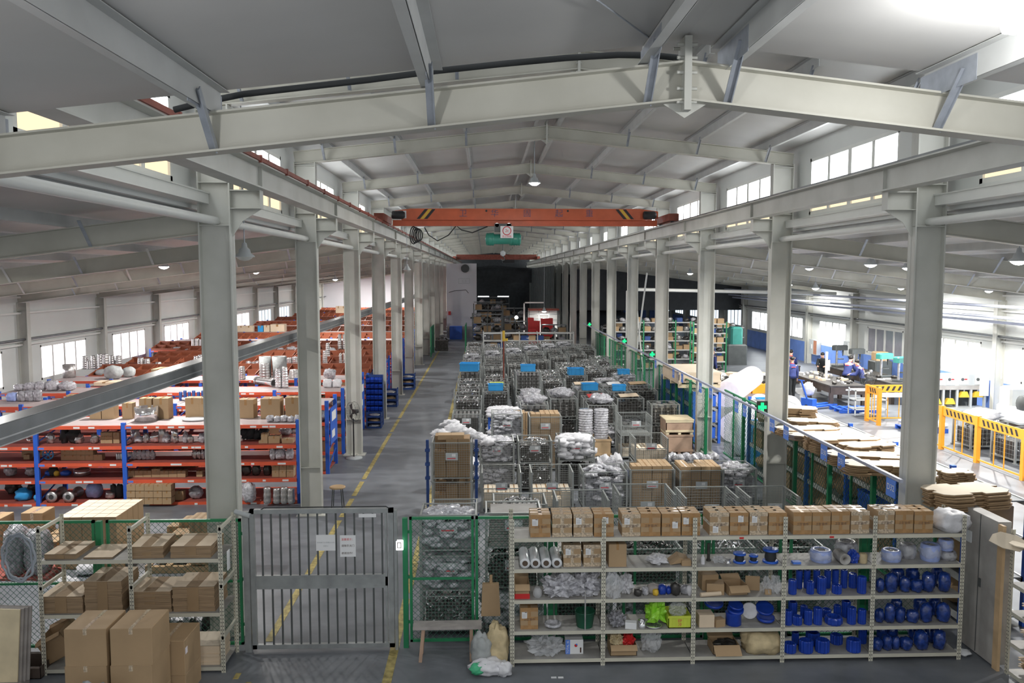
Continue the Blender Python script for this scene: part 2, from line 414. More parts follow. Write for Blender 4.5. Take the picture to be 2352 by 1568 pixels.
# ---- clerestory walls, windows, gutters
def wall_with_windows(name, x0, x1, y0, y1, z0, z1, wins, zb, zt, m, label):
    """wall in the YZ plane with rectangular openings wins=[(ya,yb)]"""
    b = MB(); b.bx(x0, x1, y0, y1, z0, zb); b.bx(x0, x1, y0, y1, zt, z1); y = y0
    for a, c in wins: b.bx(x0, x1, y, a, zb, zt); y = c
    b.bx(x0, x1, y, y1, zb, zt)
    return S(b.build(name, m), label, 'wall')
WN = [0]
def window(x, ya, yb, z0, z1, n, face, label, panes=('daylight',), horiz=None):
    """a framed window in a side wall, face = +1 when the room lies towards +x"""
    WN[0] += 1; o = E('window_%d' % WN[0], (x, (ya+yb)/2, z0)); L = yb-ya; H = z1-z0; b = MB(); t = .07
    b.bx(-.04, .04, -L/2, L/2, 0, t); b.bx(-.04, .04, -L/2, L/2, H-t, H); b.bx(-.04, .04, -L/2, -L/2+t, 0, H); b.bx(-.04, .04, L/2-t, L/2, 0, H)
    for i in range(1, n):
        y = -L/2+L*i/n; w_ = .075 if i*2 == n else .055; b.bx(-.035, .035, y-w_, y+w_, t, H-t)
    if horiz: b.bx(-.03, .03, -L/2, L/2, horiz*H-.02, horiz*H+.02)
    b.build('window_frame', 'frame_white', o)
    zc = [0, H] if len(panes) == 1 else [0, H*horiz, H]
    for i in range(n):
        a = -L/2+L*i/n+.05; c = -L/2+L*(i+1)/n-.05
        b = MB()
        for j in range(len(panes)): b.bx(-.006, .006, a, c, zc[j]+.03, zc[j+1]-.01, j)
        b.build('pane', list(panes), o)
    return S(o, label, 'window')
for s, xw, nm in ((-1, XL-.62, 'left'), (1, XR+.62, 'right')):
    wins = [(y+1.6, y+5.35) for y in YB[:-1]]
    wall_with_windows('wall_clerestory_'+nm, xw-.04, xw+.04, YB[0]-6, YEND, 6.2, beam_z(xw)+.5, wins, 6.5, 7.66, 'wall_white',
                      'pale clerestory wall above the %s column row' % nm)
    for k, (a, c) in enumerate(wins):
        window(xw, a, c, 6.5, 7.66, 4, -s, 'clerestory window above the %s columns, %s from the camera' % (nm, ORD[k]), ('daylight_warm', 'daylight'), .34)
    b = MB(); xa = xw-.30*s
    b.bx(min(xw, xa), max(xw, xa), YB[0]-6, YEND, 6.26, 6.40); b.bx(min(xw, xa)-.02, max(xw, xa)+.02, YB[0]-6, YEND, 6.40, 6.42)
    S(b.build('trim_'+('1' if s < 0 else '2'), 'frame_white'), 'white flashing ledge under the %s clerestory windows' % nm, 'trim')
# ---- crane girders, rails
for s, X, nm in ((1, -3.2, 'left'), (-1, 5.86, 'right')):
    o = E('crane_girder', (X, 0, 0)); b = MB(); y0, y1 = YB[0]-2, YEND-1
    b.bx(-.13, .13, y0, y1, 6.455, 6.475); b.bx(-.15, .15, y0, y1, 6.78, 6.80); b.bx(-.006, .006, y0, y1, 6.475, 6.78)
    for k in range(1, 14):
        b.bx(-.06, .06, YB[k]-.005, YB[k]+.005, 6.475, 6.78)
    b.build('web', 'steel_cream', o)
    b = MB(); b.bx(-.035, .035, y0, y1, 6.80, 6.86); b.build('rail', 'crane_rust' if s > 0 else 'trunk_grey', o)
    if s > 0:
        b = MB(); b.bx(.152, .18, y0, y1, 6.80, 6.86)
        for k in range(60): b.bx(.14, .19, y0+k*1.5, y0+k*1.5+.05, 6.78, 6.88)
        b.build('conductor_bar', 'crane_rust', o)
    T(o, 'long pale crane runway girder on the %s column brackets' % nm, 'girder', kind='structure')
# ---- service pipes and cable trunking through the column rows
for s, X, nm in ((1, -3.8, 'left'), (-1, 6.5, 'right')):
    b = MB().cyl((X, 4, 6.02), (X, 62, 6.02), .06, n=10); T(b.build('water_pipe', 'frame_white'), 'white water pipe running high through the %s columns' % nm, 'pipe')
b = MB(); X = -4.25
b.bx(X-.14, X+.10, 5.6, 62, 3.80, 3.82, 0); b.bx(X+.09, X+.11, 5.6, 62, 3.80, 3.98, 0); b.bx(X-.15, X-.13, 5.6, 62, 3.80, 3.98, 0)
b.bx(X+.111, X+.122, 5.6, 62, 3.86, 3.875, 1); b.bx(X+.05, X+.125, 5.6, 62, 3.80, 3.812, 1); b.bx(X-.13, X+.09, 5.6, 62, 3.97, 3.985, 1)
T(b.build('cable_tray', ['trunk_grey', 'trunk_light']), 'dark steel cable trunking sloping along the left columns', 'cable tray')
# ---- aisle roofs left and right
def abeam_z(x): return 5.83-(abs(x-RIDGE)-5.36)*.125
for s, x0, x1, nm in ((-1, XL-.46, -16.6, 'left'), (1, XR+.46, 19.3, 'right')):
    first = None
    for k, y in enumerate(YB[1:]):
        if first is None:
            first = E('aisle_beam'); b = MB(); I_beam(b, (x0, 0, abeam_z(x0)), (x1, 0, abeam_z(x1)), .32, .16); b.build('girder', 'beam_cream', first)
            n = int(abs(x1-x0)/1.5)
            for i in range(1, n):
                x = x0+s*1.5*i; z = abeam_z(x); b = MB(); b.bar((x, -.08, z+.02), (x, -.40, z+.36), .05, .008)
                if i % 2: b.build('fly_brace', 'galv', first)
                else: b.build('fly_brace', 'purlin_grey', first)
            o = first
        else: o = dup(first)
        o.location = (0, y, 0); S(o, 'sloping cream beam of the %s aisle roof, %s from the camera' % (nm, ORD[k]), 'beam')
    n = int(abs(x1-x0)/1.5)
    for i in range(0, n+1):
        x = x0+s*(1.5*i+.3); z = abeam_z(x)+.325; b = MB()
        b.bx(x-.003, x+.003, 4, YEND, z, z+.16); b.bx(min(x, x+.06*s), max(x, x+.06*s), 4, YEND, z, z+.004)
        S(b.build('aisle_purlin', 'purlin_grey'), 'grey purlin under the %s aisle roof, %s out from the columns' % (nm, ORD[i]), 'purlin')
    b = MB(); xa, xb = x0, x1+.2*s
    za, zb = abeam_z(xa)+.5, abeam_z(xb)+.5
    b.hull8([(xa, 3, za), (xb, 3, zb), (xb, YEND, zb), (xa, YEND, za), (xa, 3, za+.06), (xb, 3, zb+.06), (xb, YEND, zb+.06), (xa, YEND, za+.06)])
    S(b.build('ceiling_aisle_'+nm, 'roof_sheet'), 'grey sheet roof of the %s side aisle' % nm, 'roof')
# ---- outer walls of the aisles
XWL, XWR = -16.6, 19.3
for s, xw, nm, lastw in ((1, XWL, 'left', 14), (-1, XWR, 'right', 16)):
    wins = [(y+1.35, y+4.9) for y in YB[1:lastw]]
    if s > 0: ya, yb = 4, 86.2
    else: ya, yb = 4, YEND
    wins = [q for q in wins if q[1] < yb]
    zt = abeam_z(xw)+.45
    xo = xw-.1*s
    wall_with_windows('wall_'+nm, min(xw, xo), max(xw, xo), ya, yb, 1.2 if s < 0 else 0, zt, wins, 1.32, 2.62, 'wall_white', 'pale %s outer wall of the hall' % nm)
    if s < 0:
        b = MB().bx(min(xw, xo)-.0, max(xw, xo), ya, yb, 0, 1.2); S(b.build('wall_right_dado', 'wall_blue'), 'blue painted lower band of the right outer wall', 'wall')
    for k, (a, c) in enumerate(wins):
        p = ('daylight_pink',) if s > 0 else ('daylight',)
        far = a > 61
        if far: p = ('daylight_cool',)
        if s < 0 and k == 4: p = ('glass_dark',)
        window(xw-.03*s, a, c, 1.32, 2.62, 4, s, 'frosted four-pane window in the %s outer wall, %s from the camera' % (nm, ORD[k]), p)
    # wall columns (girt posts) and girts
    first = None
    for k, y in enumerate(YB[1:]):
        if y > yb: break
        for d in (0,):
            if first is None:
                b = MB(); zt2 = abeam_z(xw)
                b.bx(-.0, .02, -.11, .11, 0, zt2); b.bx(.34, .36, -.11, .11, 0, zt2); b.bx(0, .36, -.006, .006, 0, zt2)
                b.bx(.0, .34, -.10, .10, zt2-.3, zt2-.29)
                first = b.build('wall_column', 'steel_cream'); o = first
            else: o = dup(first)
            o.location = (xw if s > 0 else xw-.36, y, 0); S(o, 'cream steel column on the %s outer wall, %s from the camera' % (nm, ORD[k]), 'column')
    for j, z in enumerate((2.72, 2.86, 3.85, 4.42)):
        b = MB(); w_ = .12; b.bx(xw if s > 0 else xw-w_, xw+w_ if s > 0 else xw, ya, yb, z, z+.03)
        b.bx(xw+w_ if s > 0 else xw-w_-.01, xw+w_+.01 if s > 0 else xw-w_, ya, yb, z, z+.07)
        S(b.build('wall_girt', 'frame_white'), 'horizontal rail on the %s outer wall, %s one up above the windows' % (nm, ORD[j]), 'girt')
    b = MB().cyl((xw+.2*s, ya, 2.95), (xw+.2*s, yb, 2.95), .045, n=8)
    T(b.build('wall_pipe', 'trunk_grey'), 'dark horizontal pipe above the windows of the %s outer wall' % nm, 'pipe')
# ---- end walls and partitions
b = MB().bx(XWL, XL-.4, 86.2, 86.4, 0, 5.9); S(b.build('wall_end_left', 'plaster'), 'plain white end wall of the left aisle', 'wall')
b = MB().bx(XL-.4, XWR, YEND, YEND+.2, 0, 8.7); S(b.build('wall_end', 'dark_wall'), 'dark far end wall of the central hall', 'wall')
o = E('wall_partition_white', (0, 68.2, 0)); b = MB(); b.bx(-3.1, -.62, 0, .2, 0, 6.12); b.build('wall_face', 'plaster', o)
b = MB().bx(-3.1, -.62, -.005, 0, 0, .95); b.build('wall_dado', 'panel_grey', o)
S(o, 'tall plain white partition wall closing the left half of the far bay', 'wall')
b = MB()
n = 70
for i in range(n):
    y = 68.5+i*.5; d = .05 if i % 2 else 0; b.bx(XR-.5+d, XR-.46+d, y, y+.5, 1.0, 5.95)
S(b.build('wall_corrugated', 'curtain_dark'), 'dark corrugated partition along the far right columns', 'wall')
b = MB().bx(XR+.2, XWR, 61.5, 61.6, 2.55, 5.6); S(b.build('wall_partition_right', 'dark_wall'), 'dark partition above the far end of the right workshop', 'wall')
# gable frame in the distance
b = MB(); I_beam(b, (XL, 100, 5.55), (RIDGE, 100, 6.1), .2); I_beam(b, (XR, 100, 5.55), (RIDGE, 100, 6.1), .2); b.bx(XL, XR, 100.2, 100.3, 4.2, 6.0)
S(b.build('wall_gable', 'dark_wall'), 'dark inner gable with a sloping beam deep in the hall', 'wall')
# ================================================================ the low roof bay over the camera
YA = 5.87
def lz(x): return 6.47-abs(x-1.41)*.112
o = E('roof_beam', (0, YA, 0)); b = MB()
for a in (-6.5, 9.4): I_beam(b, (a, 0, lz(a)), (1.41, 0, 6.47), .27, .17)
b.build('girder', 'beam_cream', o)
b = MB(); b.bx(1.385, 1.435, -.1, .1, 6.4, 6.9)
for z in (6.46, 6.55, 6.66, 6.76, 6.85):
    for y in (-.06, .06): b.cyl((1.34, y, z), (1.48, y, z), .013, n=6)
b.add([(1.25, -.005, 6.46), (1.57, -.005, 6.46), (1.41, -.005, 6.36), (1.25, .005, 6.46), (1.57, .005, 6.46), (1.41, .005, 6.36)], [(0, 1, 2), (5, 4, 3), (0, 3, 4, 1), (1, 4, 5, 2), (2, 5, 3, 0)])
b.build('ridge_plate', 'steel_cream', o)
LP = [1.14-1.5*i for i in range(5)]+[1.70+1.5*i for i in range(5)]
for i, x in enumerate(LP):
    z = lz(x); b = MB(); b.bar((x, -.02, z+.01), (x-.0, -.36, z+.36), .055, .008); b.bar((x+.024, -.02, z+.01), (x+.024, -.36, z+.36), .008, .05)
    b.build('fly_brace', 'galv', o)
S(o, 'large cream roof beam of the near low bay, crossing the whole view', 'beam')
for i, x in enumerate(LP):
    z = lz(x)+.275; b = MB(); s = 1 if x > 1.41 else -1
    b.bx(x-.004, x+.004, -2.5, YA+.15, z, z+.17); b.bx(min(x, x+.07*s), max(x, x+.07*s), -2.5, YA+.15, z, z+.005); b.bx(min(x, x-.07*s), max(x, x-.07*s), -2.5, YA+.15, z+.165, z+.17)
    b.bx(x-.006, x-.003, YA-.5, YA+.2, z-.02, z+.15, 1)
    S(b.build('near_purlin', ['purlin_grey', 'galv']), 'wide grey purlin of the near low roof, %s %s of the ridge' % (ORD[i % 5], 'left' if i < 5 else 'right'), 'purlin')
for s, a, nm in ((-1, -6.6, 'left'), (1, 9.4, 'right')):
    b = MB(); z0, z1 = 6.47+.45, lz(a)+.45; y0, y1 = -2.5, 6.0
    b.hull8([(1.41, y0, z0), (a, y0, z1), (a, y1, z1), (1.41, y1, z0), (1.41, y0, z0+.07), (a, y0, z1+.07), (a, y1, z1+.07), (1.41, y1, z0+.07)])
    S(b.build('ceiling_near_'+nm, 'roof_sheet'), 'plain grey sheeting of the near low roof, %s slope' % nm, 'roof')
# black hose lying on the near beam, thin rod
pts = []
for px, py in ((400, 252), (480, 232), (560, 216), (700, 200), (850, 183), (1000, 163), (1150, 147), (1300, 133), (1420, 126), (1500, 127), (1570, 134)):
    x, z = PY(px, py, YA+.42); pts.append((x, YA+.42, z))
T(MB().tube(pts, .024, 8).build('black_hose', 'rubber'), 'thick black hose lying along the top of the near roof beam', 'hose')
a = PY(1372, 0, 4.6); c = PY(1492, 88, YA-.05)
T(MB().cyl((a[0], 4.6, a[1]), (c[0], YA-.05, c[1]), .006, n=6).build('tie_rod', 'galv'), 'thin steel tie rod slanting to the near roof beam', 'rod')
# ================================================================ lamps
def make_highbay():
    o = E('high_bay_lamp'); MB().lathe([(.03, .30), (.05, .28), (.06, .2), (.11, .16), (.13, .08), (.20, .03), (.21, 0)], 16).build('lamp_shade', 'cab_grey', o)
    MB().lathe([(.0, -.085), (.08, -.07), (.14, -.035), (.185, .012)], 16).build('lamp_glow', 'lamp_glow', o); return o
def lamp(x, y, z, label, power, lit=True, scale=None, group=None):
    if x < XL-.3 or x > XR+.3: z = min(z, abeam_z(x)+.12); top = abeam_z(x)+.49
    else: top = beam_z(x)+.44 if y > 7 else lz(x)+.44
    o = put(('lamp', lit), make_highbay, (x, y, z), 0, label, group, 'lamp', scale=scale)
    k = scale or 1; MB().cyl((0, 0, .3), (0, 0, (top-z)/k), .012, n=6).build('stem', 'galv', o)
    if not lit:
        for c in o.children:
            if c.name.startswith('lamp_glow'): c.data = c.data.copy(); c.data.materials[0] = M['frame_white']
    if power: area_light('lamp_light', (x, y, z-.10*k), .42*k, power)
    return o
# ================================================================ front: slotted-angle racks, fence, gate
TXT = {}
def text(name, body, size, loc, rot, m, parent=None, align='CENTER'):
    k = (body, size, m, align)
    if k not in TXT:
        cu = bpy.data.curves.new(name, 'FONT'); cu.body = body; cu.size = size; cu.align_x = align; cu.align_y = 'CENTER'
        t = bpy.data.objects.new(name, cu); C.objects.link(t); bpy.context.view_layer.update()
        me = bpy.data.meshes.new_from_object(t); bpy.data.objects.remove(t); bpy.data.curves.remove(cu)
        me.materials.clear(); me.materials.append(M[m]); TXT[k] = me
    o = bpy.data.objects.new(name, TXT[k]); C.objects.link(o); o.location = loc; o.rotation_euler = rot
    if parent: o.parent = parent
    return o
UPR = (PI/2, 0, 0)      # writing that faces the camera side
def slotted_rack(loc, bays, bay, depth, levels, h, label, rz=0, rails=None):
    o = E('slotted_angle_rack', loc, rz)
    for i in range(bays+1):
        for y, sy in ((0, 1), (depth, -1)):
            b = MB(); x = i*bay; a = .058
            b.bx(x-a/2, x+a/2, y, y+.003*sy if sy > 0 else y, 0, h) if False else b.bx(x-a/2, x+a/2, min(y, y+.004*sy), max(y, y+.004*sy), 0, h, 0)
            b.bx(x-.002, x+.002, min(y, y+.04*sy), max(y, y+.04*sy), 0, h, 0)
            z = .03
            while z < h-.02:
                for dx in (-.015, .015): b.bx(x+dx-.0055, x+dx+.0055, y-.0015 if sy > 0 else y-.0055, y-.0005 if sy > 0 else y-.0045, z, z+.014, 1)
                z += .05
            b.build('upright', ['shelf_beige', 'hole'], o)
    for z in levels:
        for i in range(bays):
            b = MB(); x0 = i*bay+.006; x1 = (i+1)*bay-.006
            b.bx(x0, x1, .004, depth-.006, z-.012, z, 1); b.bx(x0, x1, .003, .006, z-.05, z, 0); b.bx(x0, x1, depth-.008, depth-.005, z-.05, z, 0)
            b.build('shelf', ['shelf_beige', 'shelf_deck'], o)
    for (i, z) in rails or ():
        MB().bx(i*bay-.015, i*bay+.015, .0, depth, z-.045, z).build('side_rail', 'shelf_beige', o)
    return T(o, label, 'shelf rack')
RY = 10.71; LV = [1.765, 1.345, .92, .49, .10]
slotted_rack((.36, RY, 0), 5, 1.224, .52, LV, 2.02, 'long beige slotted-angle rack of five bays in front of the mesh fence')
def fxr(px, z, Y): return PY(px, 1350, Y)[0]
# ---- item builders: base centre at the origin, front towards -y
def carton_body(w_, d, h, m='kraft', c=.004): return MB().rbx(-w_/2, w_/2, -d/2, d/2, 0, h, c)
def taped_carton(w_=.255, d=.34, h=.30, kind=0):
    def mk():
        o = carton_body(w_, d, h).build('carton', 'kraft'); b = MB(); e = .0015
        for z in (0, h*.42, h-.05): b.bx(-w_/2, w_/2, -d/2-e, -d/2-.0002, z, z+.055 if z != h*.42 else z+.05)
        b.bx(-.022, .022, -d/2-e*1.3, -d/2-.0002, 0, h); b.bx(-.022, .022, -d/2, d/2, h, h+e); b.bx(-w_/2, w_/2, -d/6, -d/6+.05, h, h+e); b.bx(-w_/2, w_/2, d/5, d/5+.05, h, h+e)
        b.bx(-w_/2-e, -w_/2, -d/2, d/2, h*.42, h*.42+.05)
        b.build('tape', 'tape_clear' if kind > 3 else 'tape', o)
        text('printed_text', '卫生管件', .042, (0, -d/2-.003, h*.46), UPR, 'ink', o)
        if kind in (1, 2, 3, 5, 6):
            x, z = {1: (-.07, .2), 2: (.05, .15), 3: (.02, .22), 5: (-.05, .08), 6: (-.06, .21)}[kind]
            b = MB().bx(x-.037, x+.037, -d/2-.004, -d/2-.002, z-.045, z+.045, 0); b.bx(x+.005, x+.033, -d/2-.005, -d/2-.004, z+.035, z+.044, 1)
            for q in range(4): b.bx(x-.03, x+.02, -d/2-.005, -d/2-.004, z-.03+q*.014, z-.028+q*.014, 1)
            b.build('shipping_label', ['paper', 'ink'], o)
        return o
    return mk
def plain_carton(w_, d, h, m='kraft', tape='tape'):
    def mk():
        o = carton_body(w_, d, h).build('carton', m)
        MB().bx(-w_*.07, w_*.07, -d/2, d/2, h, h+.0015).bx(-w_*.07, w_*.07, -d/2-.0015, -d/2, h*.75, h).build('tape', tape, o); return o
    return mk
groups = [[(1217, 1265, 1), (1268, 1314, 4), (1316, 1361, 6), (1363, 1409, 3)], [(1427, 1470, 6), (1470, 1516, 0), (1518, 1562, 2), (1564, 1607, 1)],
          [(1627, 1672, 5), (1674, 1717, 3), (1718, 1760, 6), (1762, 1804, 0)], [(1818, 1861, 0), (1862, 1904, 0), (1905, 1948, 0), (1950, 1993, 4)], [(2012, 2050, 4), (2051, 2093, 0), (2095, 2138, 0)]]
for g, gr in enumerate(groups):
    for i, (a, c, k) in enumerate(gr):
        x0, x1 = fxr(a, 0, RY+.04), fxr(c, 0, RY+.04); o = put(('taped', k), taped_carton(kind=k), ((x0+x1)/2, RY+.215+R.uniform(-.004, .01), 1.766), R.uniform(-.012, .012),
            'taped carton%s on the beige rack top, %s in the %s bay' % (' with white label' if k in (1, 2, 3, 5, 6) else '', ORD[i], ORD[g]), 'taped cartons along the rack top', 'carton')
        o.scale = (min(1.05, (x1-x0-.006)/.255), 1, 1+R.uniform(-.02, .02))
def onrack(px0, px1, lev, mk_name, builder, mats, label, cat, y=.2, rz=0, group=None):
    """a one-mesh thing standing on rack level lev between two pixel columns; builder(w) -> MB"""
    x0, x1 = fxr(px0, 0, RY+y), fxr(px1, 0, RY+y)
    o = builder(x1-x0).build(mk_name, mats); o.location = ((x0+x1)/2, RY+y, LV[lev]+.001); o.rotation_euler = (0, 0, rz)
    return T(o, label, cat, group)
# bag on top right
onrack(2140, 2210, 0, 'plastic_sack', lambda w_: MB().blob((0, 0, 0), (w_/2, .19, .14), .3, 2.2, 20, 12, 3, .9, box=.6), 'sack_white', 'white plastic sack at the right end of the beige rack top', 'sack')
# film rolls
def film_roll():
    o = MB().lathe([(.075, -.24), (.075, .24)], 24, axis='y', c=(0, 0, .075)).build('film_roll', 'film')
    MB().lathe([(.04, -.243), (.0745, -.243), (.0745, -.24), (.04, -.24), (.04, -.243)], 24, axis='y', c=(0, 0, .075)).build('roll_end', 'film_end', o)
    MB().lathe([(.041, -.2445), (.041, .2)], 20, axis='y', c=(0, 0, .075)).build('core_tube', 'core', o); return o
for i, px in enumerate((1206, 1230, 1254.5, 1279)):
    put('film', film_roll, (fxr(px, 0, RY+.02), RY+.27, 1.346), 0, 'clear stretch-film roll lying on the second shelf, %s from the left post' % ORD[i], 'film rolls', 'film roll', scale=(.93, 1, .93))
for px0, px1, k, n in ((1293, 1336, 6, 'beside the film rolls'), (1340, 1381, 6, 'left of the second post')):
    put(('taped', k), taped_carton(kind=k), ((fxr(px0, 0, RY+.05)+fxr(px1, 0, RY+.05))/2, RY+.23, 1.346), 0, 'taped carton with label on the second shelf '+n, None, 'carton', scale=(.93, .9, .98))
put('plainA', plain_carton(.24, .34, .31), (fxr(1418, 0, RY+.05), RY+.22, 1.346), 0, 'plain brown carton on the second shelf right of the second post', None, 'carton')
put(('taped', 1), taped_carton(kind=1), (fxr(1216, 0, RY+.05), RY+.22, .491), 0, 'single labelled carton on the fourth shelf by the left post', None, 'carton', scale=(.93, .9, .98))
def crumple(seed, amp=.5, fr=3.2, fl=.8, h=.12, d=.16): return lambda w_: MB().blob((0, 0, 0), (w_/2, d, h), amp, fr, 26, 16, seed, fl, sm=False)
onrack(1488, 1530, 1, 'foam_piece', crumple(5, .6, 2, .8, .06, .12), 'sack_white', 'white curved plastic piece on the second shelf of bay two', 'packaging')
b = lambda w_: MB().add([(-w_/2, -.1, 0), (w_/2, -.12, .05), (w_/2, .12, .07), (-w_/2, .1, .02), (0, -.12, .10), (0, .12, .11)], [(0, 4, 5, 3), (4, 1, 2, 5), (0, 1, 4), (3, 5, 2), (0, 3, 2, 1)])
onrack(1535, 1578, 1, 'folded_paper', b, 'kraft', 'folded brown paper on the second shelf of bay two', 'paper')
def cart(w_, d, h, m='kraft'): return lambda ww: carton_body(ww, d, h)
onrack(1563, 1585, 1, 'small_carton', cart(.12, .1, .075), 'kraft', 'small plain carton at the end of the second shelf, bay two', 'carton', .1)
onrack(1608, 1618, 1, 'bottle', lambda w_: MB().lathe([(.03, 0), (.03, .09), (.012, .11), (.012, .13)], 12), 'sack_white', 'small white bottle at the start of bay three, second shelf', 'bottle', .12)
onrack(1622, 1630, 1, 'steel_tube', lambda w_: MB().cyl((0, 0, 0), (0, 0, .24), .02).lathe([(.034, 0), (.034, .02)], 12), 'steel_dark', 'upright steel tube beside the small white bottle', 'tube', .25)
onrack(1636, 1662, 1, 'cellophane_scrap', crumple(8, .7, 4, .8, .04, .07), 'cellophane', 'flat clear plastic scrap beside the steel tube', 'packaging')
onrack(1662, 1680, 1, 'steel_fitting', lambda w_: MB().lathe([(.04, 0), (.025, .02), (.03, .05), (.04, .07)], 12), 'chrome', 'small shiny fitting beside the blue-rimmed spools', 'fitting', .15)
def spool(r, h):
    def mk():
        o = MB().lathe([(r*.62, .02), (r*.75, h*.3), (r*.7, h*.6), (r*.62, h-.02)], 20).build('spool', 'rubber')
        for z in (0, h-.03): MB().lathe([(r*.4, z), (r, z), (r, z+.022), (r*.4, z+.022)], 22).build('flange', 'blue_paint', o)
        return o
    return mk
for i, (px, r, h) in enumerate(((1698, .085, .14), (1730, .062, .11), (1769, .105, .19))):
    put(('spool', i), spool(r, h), (fxr(px, 0, RY+.15), RY+.17, 1.346), 0, 'black rubber joint with blue flanges on the second shelf, %s of three' % ('left', 'smallest middle', 'largest right')[i], None, 'rubber joint')
onrack(1818, 1836, 1, 'blue_strip', lambda w_: MB().bx(-w_/2, w_/2, -.04, .04, 0, .03), 'blue_tag', 'small blue strip at the left of bay four, second shelf', 'strip', .1)
def wroll(h, r, m='blue_pale'):
    def mk():
        o = MB().lathe([(r*.94, 0), (r, h*.1), (r*1.02, h*.5), (r, h*.9), (r*.9, h), (r*.55, h), (r*.5, h*.7)], 26).build('wrapped_roll', m)
        MB().lathe([(r*.6, h*.92), (r*.5, h*.4)], 18).build('core_tube', 'core', o)
        MB().blob((0, 0, .0), (r*1.1, r*1.1, h*.53), .14, 3, 18, 10, 4, .98, box=.25).build('plastic_film', 'cellophane', o); return o
    return mk
for px, h, r, m, lab, y in ((1883, .16, .14, 'blue_pale', 'wide pale-blue wrapped roll in bay four', .2), (1941, .23, .14, 'wrap_grey', 'tall grey wrapped roll behind in bay four', .33),
                       (2044, .15, .125, 'blue_pale', 'low pale-blue roll left in bay five', .18), (2081, .20, .105, 'wrap_grey', 'violet-grey wrapped roll second in bay five', .28),
                       (2133, .225, .125, 'blue_pale', 'tall pale-blue roll third in bay five', .18), (2172, .12, .11, 'wrap_grey', 'low wrapped roll carrying another, right in bay five', .2)):
    put(('wroll', px), wroll(h, r, m), (fxr(px, 0, RY+y), RY+y, 1.346), 0, lab+', second shelf', None, 'roll')
put(('wroll', 2044), wroll(.15, .125), (fxr(2170, 0, RY+.2), RY+.22, 1.346+.125), 0, 'pale-blue roll stacked on another at the right end of the second shelf', None, 'roll', scale=(.75, .75, 1.0))
onrack(1918, 1943, 1, 'grey_roll', lambda w_: MB().lathe([(w_/2, -.12), (w_/2, .12), (w_*.2, .12), (w_*.2, -.12), (w_/2, -.12)], 18, axis='y', c=(0, 0, w_/2)), 'panel_grey', 'grey foam roll lying end-on in bay four, second shelf', 'roll', .13)
onrack(1946, 1968, 1, 'blue_bag', crumple(3, .4, 3, .8, .10, .06), 'blue_plastic', 'small blue bag leaning in bay four, second shelf', 'bag', .1)
onrack(1970, 1989, 1, 'cream_jar', lambda w_: MB().lathe([(w_/2*.9, 0), (w_/2, .02), (w_/2, .11), (w_*.35, .13)], 14), 'sack_tan', 'cream plastic jar at the right of bay four, second shelf', 'jar', .1)
# ---- third shelf
def open_box(w_, d, h, flap=.09, red=False, m='kraft', fill=None):
    def mk():
        b = MB(); t = .006
        b.bx(-w_/2, w_/2, -d/2, d/2, 0, t); b.bx(-w_/2, w_/2, -d/2, -d/2+t, 0, h); b.bx(-w_/2, w_/2, d/2-t, d/2, 0, h); b.bx(-w_/2, -w_/2+t, -d/2, d/2, 0, h); b.bx(w_/2-t, w_/2, -d/2, d/2, 0, h)
        o = b.build('open_carton', m)
        for i, (p, q) in enumerate((((-w_/2, -d/2, h), (w_/2, -d/2, h)), ((-w_/2, d/2, h), (w_/2, d/2, h)))):
            s = -1 if i == 0 else 1; e = flap
            MB().hull8([(p[0], p[1], h-.004), (q[0], p[1], h-.004), (q[0], p[1]+s*e, h+(.6*e if s > 0 else -.7*e)-.004), (p[0], p[1]+s*e, h+(.6*e if s > 0 else -.7*e)-.004),
                        (p[0], p[1], h), (q[0], p[1], h), (q[0], p[1]+s*e, h+(.6*e if s > 0 else -.7*e)), (p[0], p[1]+s*e, h+(.6*e if s > 0 else -.7*e))]).build('flap', m, o)
        if red: MB().bx(-w_/2-.002, w_/2+.002, -d/2-.002, -d/2, 0, h*.35).build('red_band', 'red', o)
        return o
    return mk
put('obr', open_box(.20, .3, .2, .08, True), (fxr(1199, 0, RY+.1), RY+.2, .921), 0, 'open carton with a red band at the left of the third shelf', None, 'carton')
onrack(1223, 1246, 2, 'glass_jar', lambda w_: MB().lathe([(.05, 0), (.065, .03), (.065, .09), (.04, .12), (.035, .13)], 14), 'cellophane', 'clear jar beside the red-banded open carton', 'jar', .12)
onrack(1246, 1330, 2, 'cellophane_bags', crumple(12, .7, 3.3, .75, .15, .18), 'wrap', 'glittering heap of clear plastic bags on the third shelf, bay one', 'plastic bags', .2)
onrack(1318, 1378, 2, 'cellophane_bags', crumple(19, .7, 3.3, .75, .17, .18), 'wrap', 'taller clump of clear plastic bags beside the second post, third shelf', 'plastic bags', .22)
onrack(1388, 1428, 2, 'clear_bag', crumple(22, .5, 2, .8, .2, .14), 'cellophane', 'big clear bag hanging over at the left of bay two, third shelf', 'bag', .1)
onrack(1424, 1453, 2, 'white_bag', crumple(25, .6, 3, .8, .13, .12), 'sack_white', 'crumpled white bag beside the big clear bag', 'bag', .25)
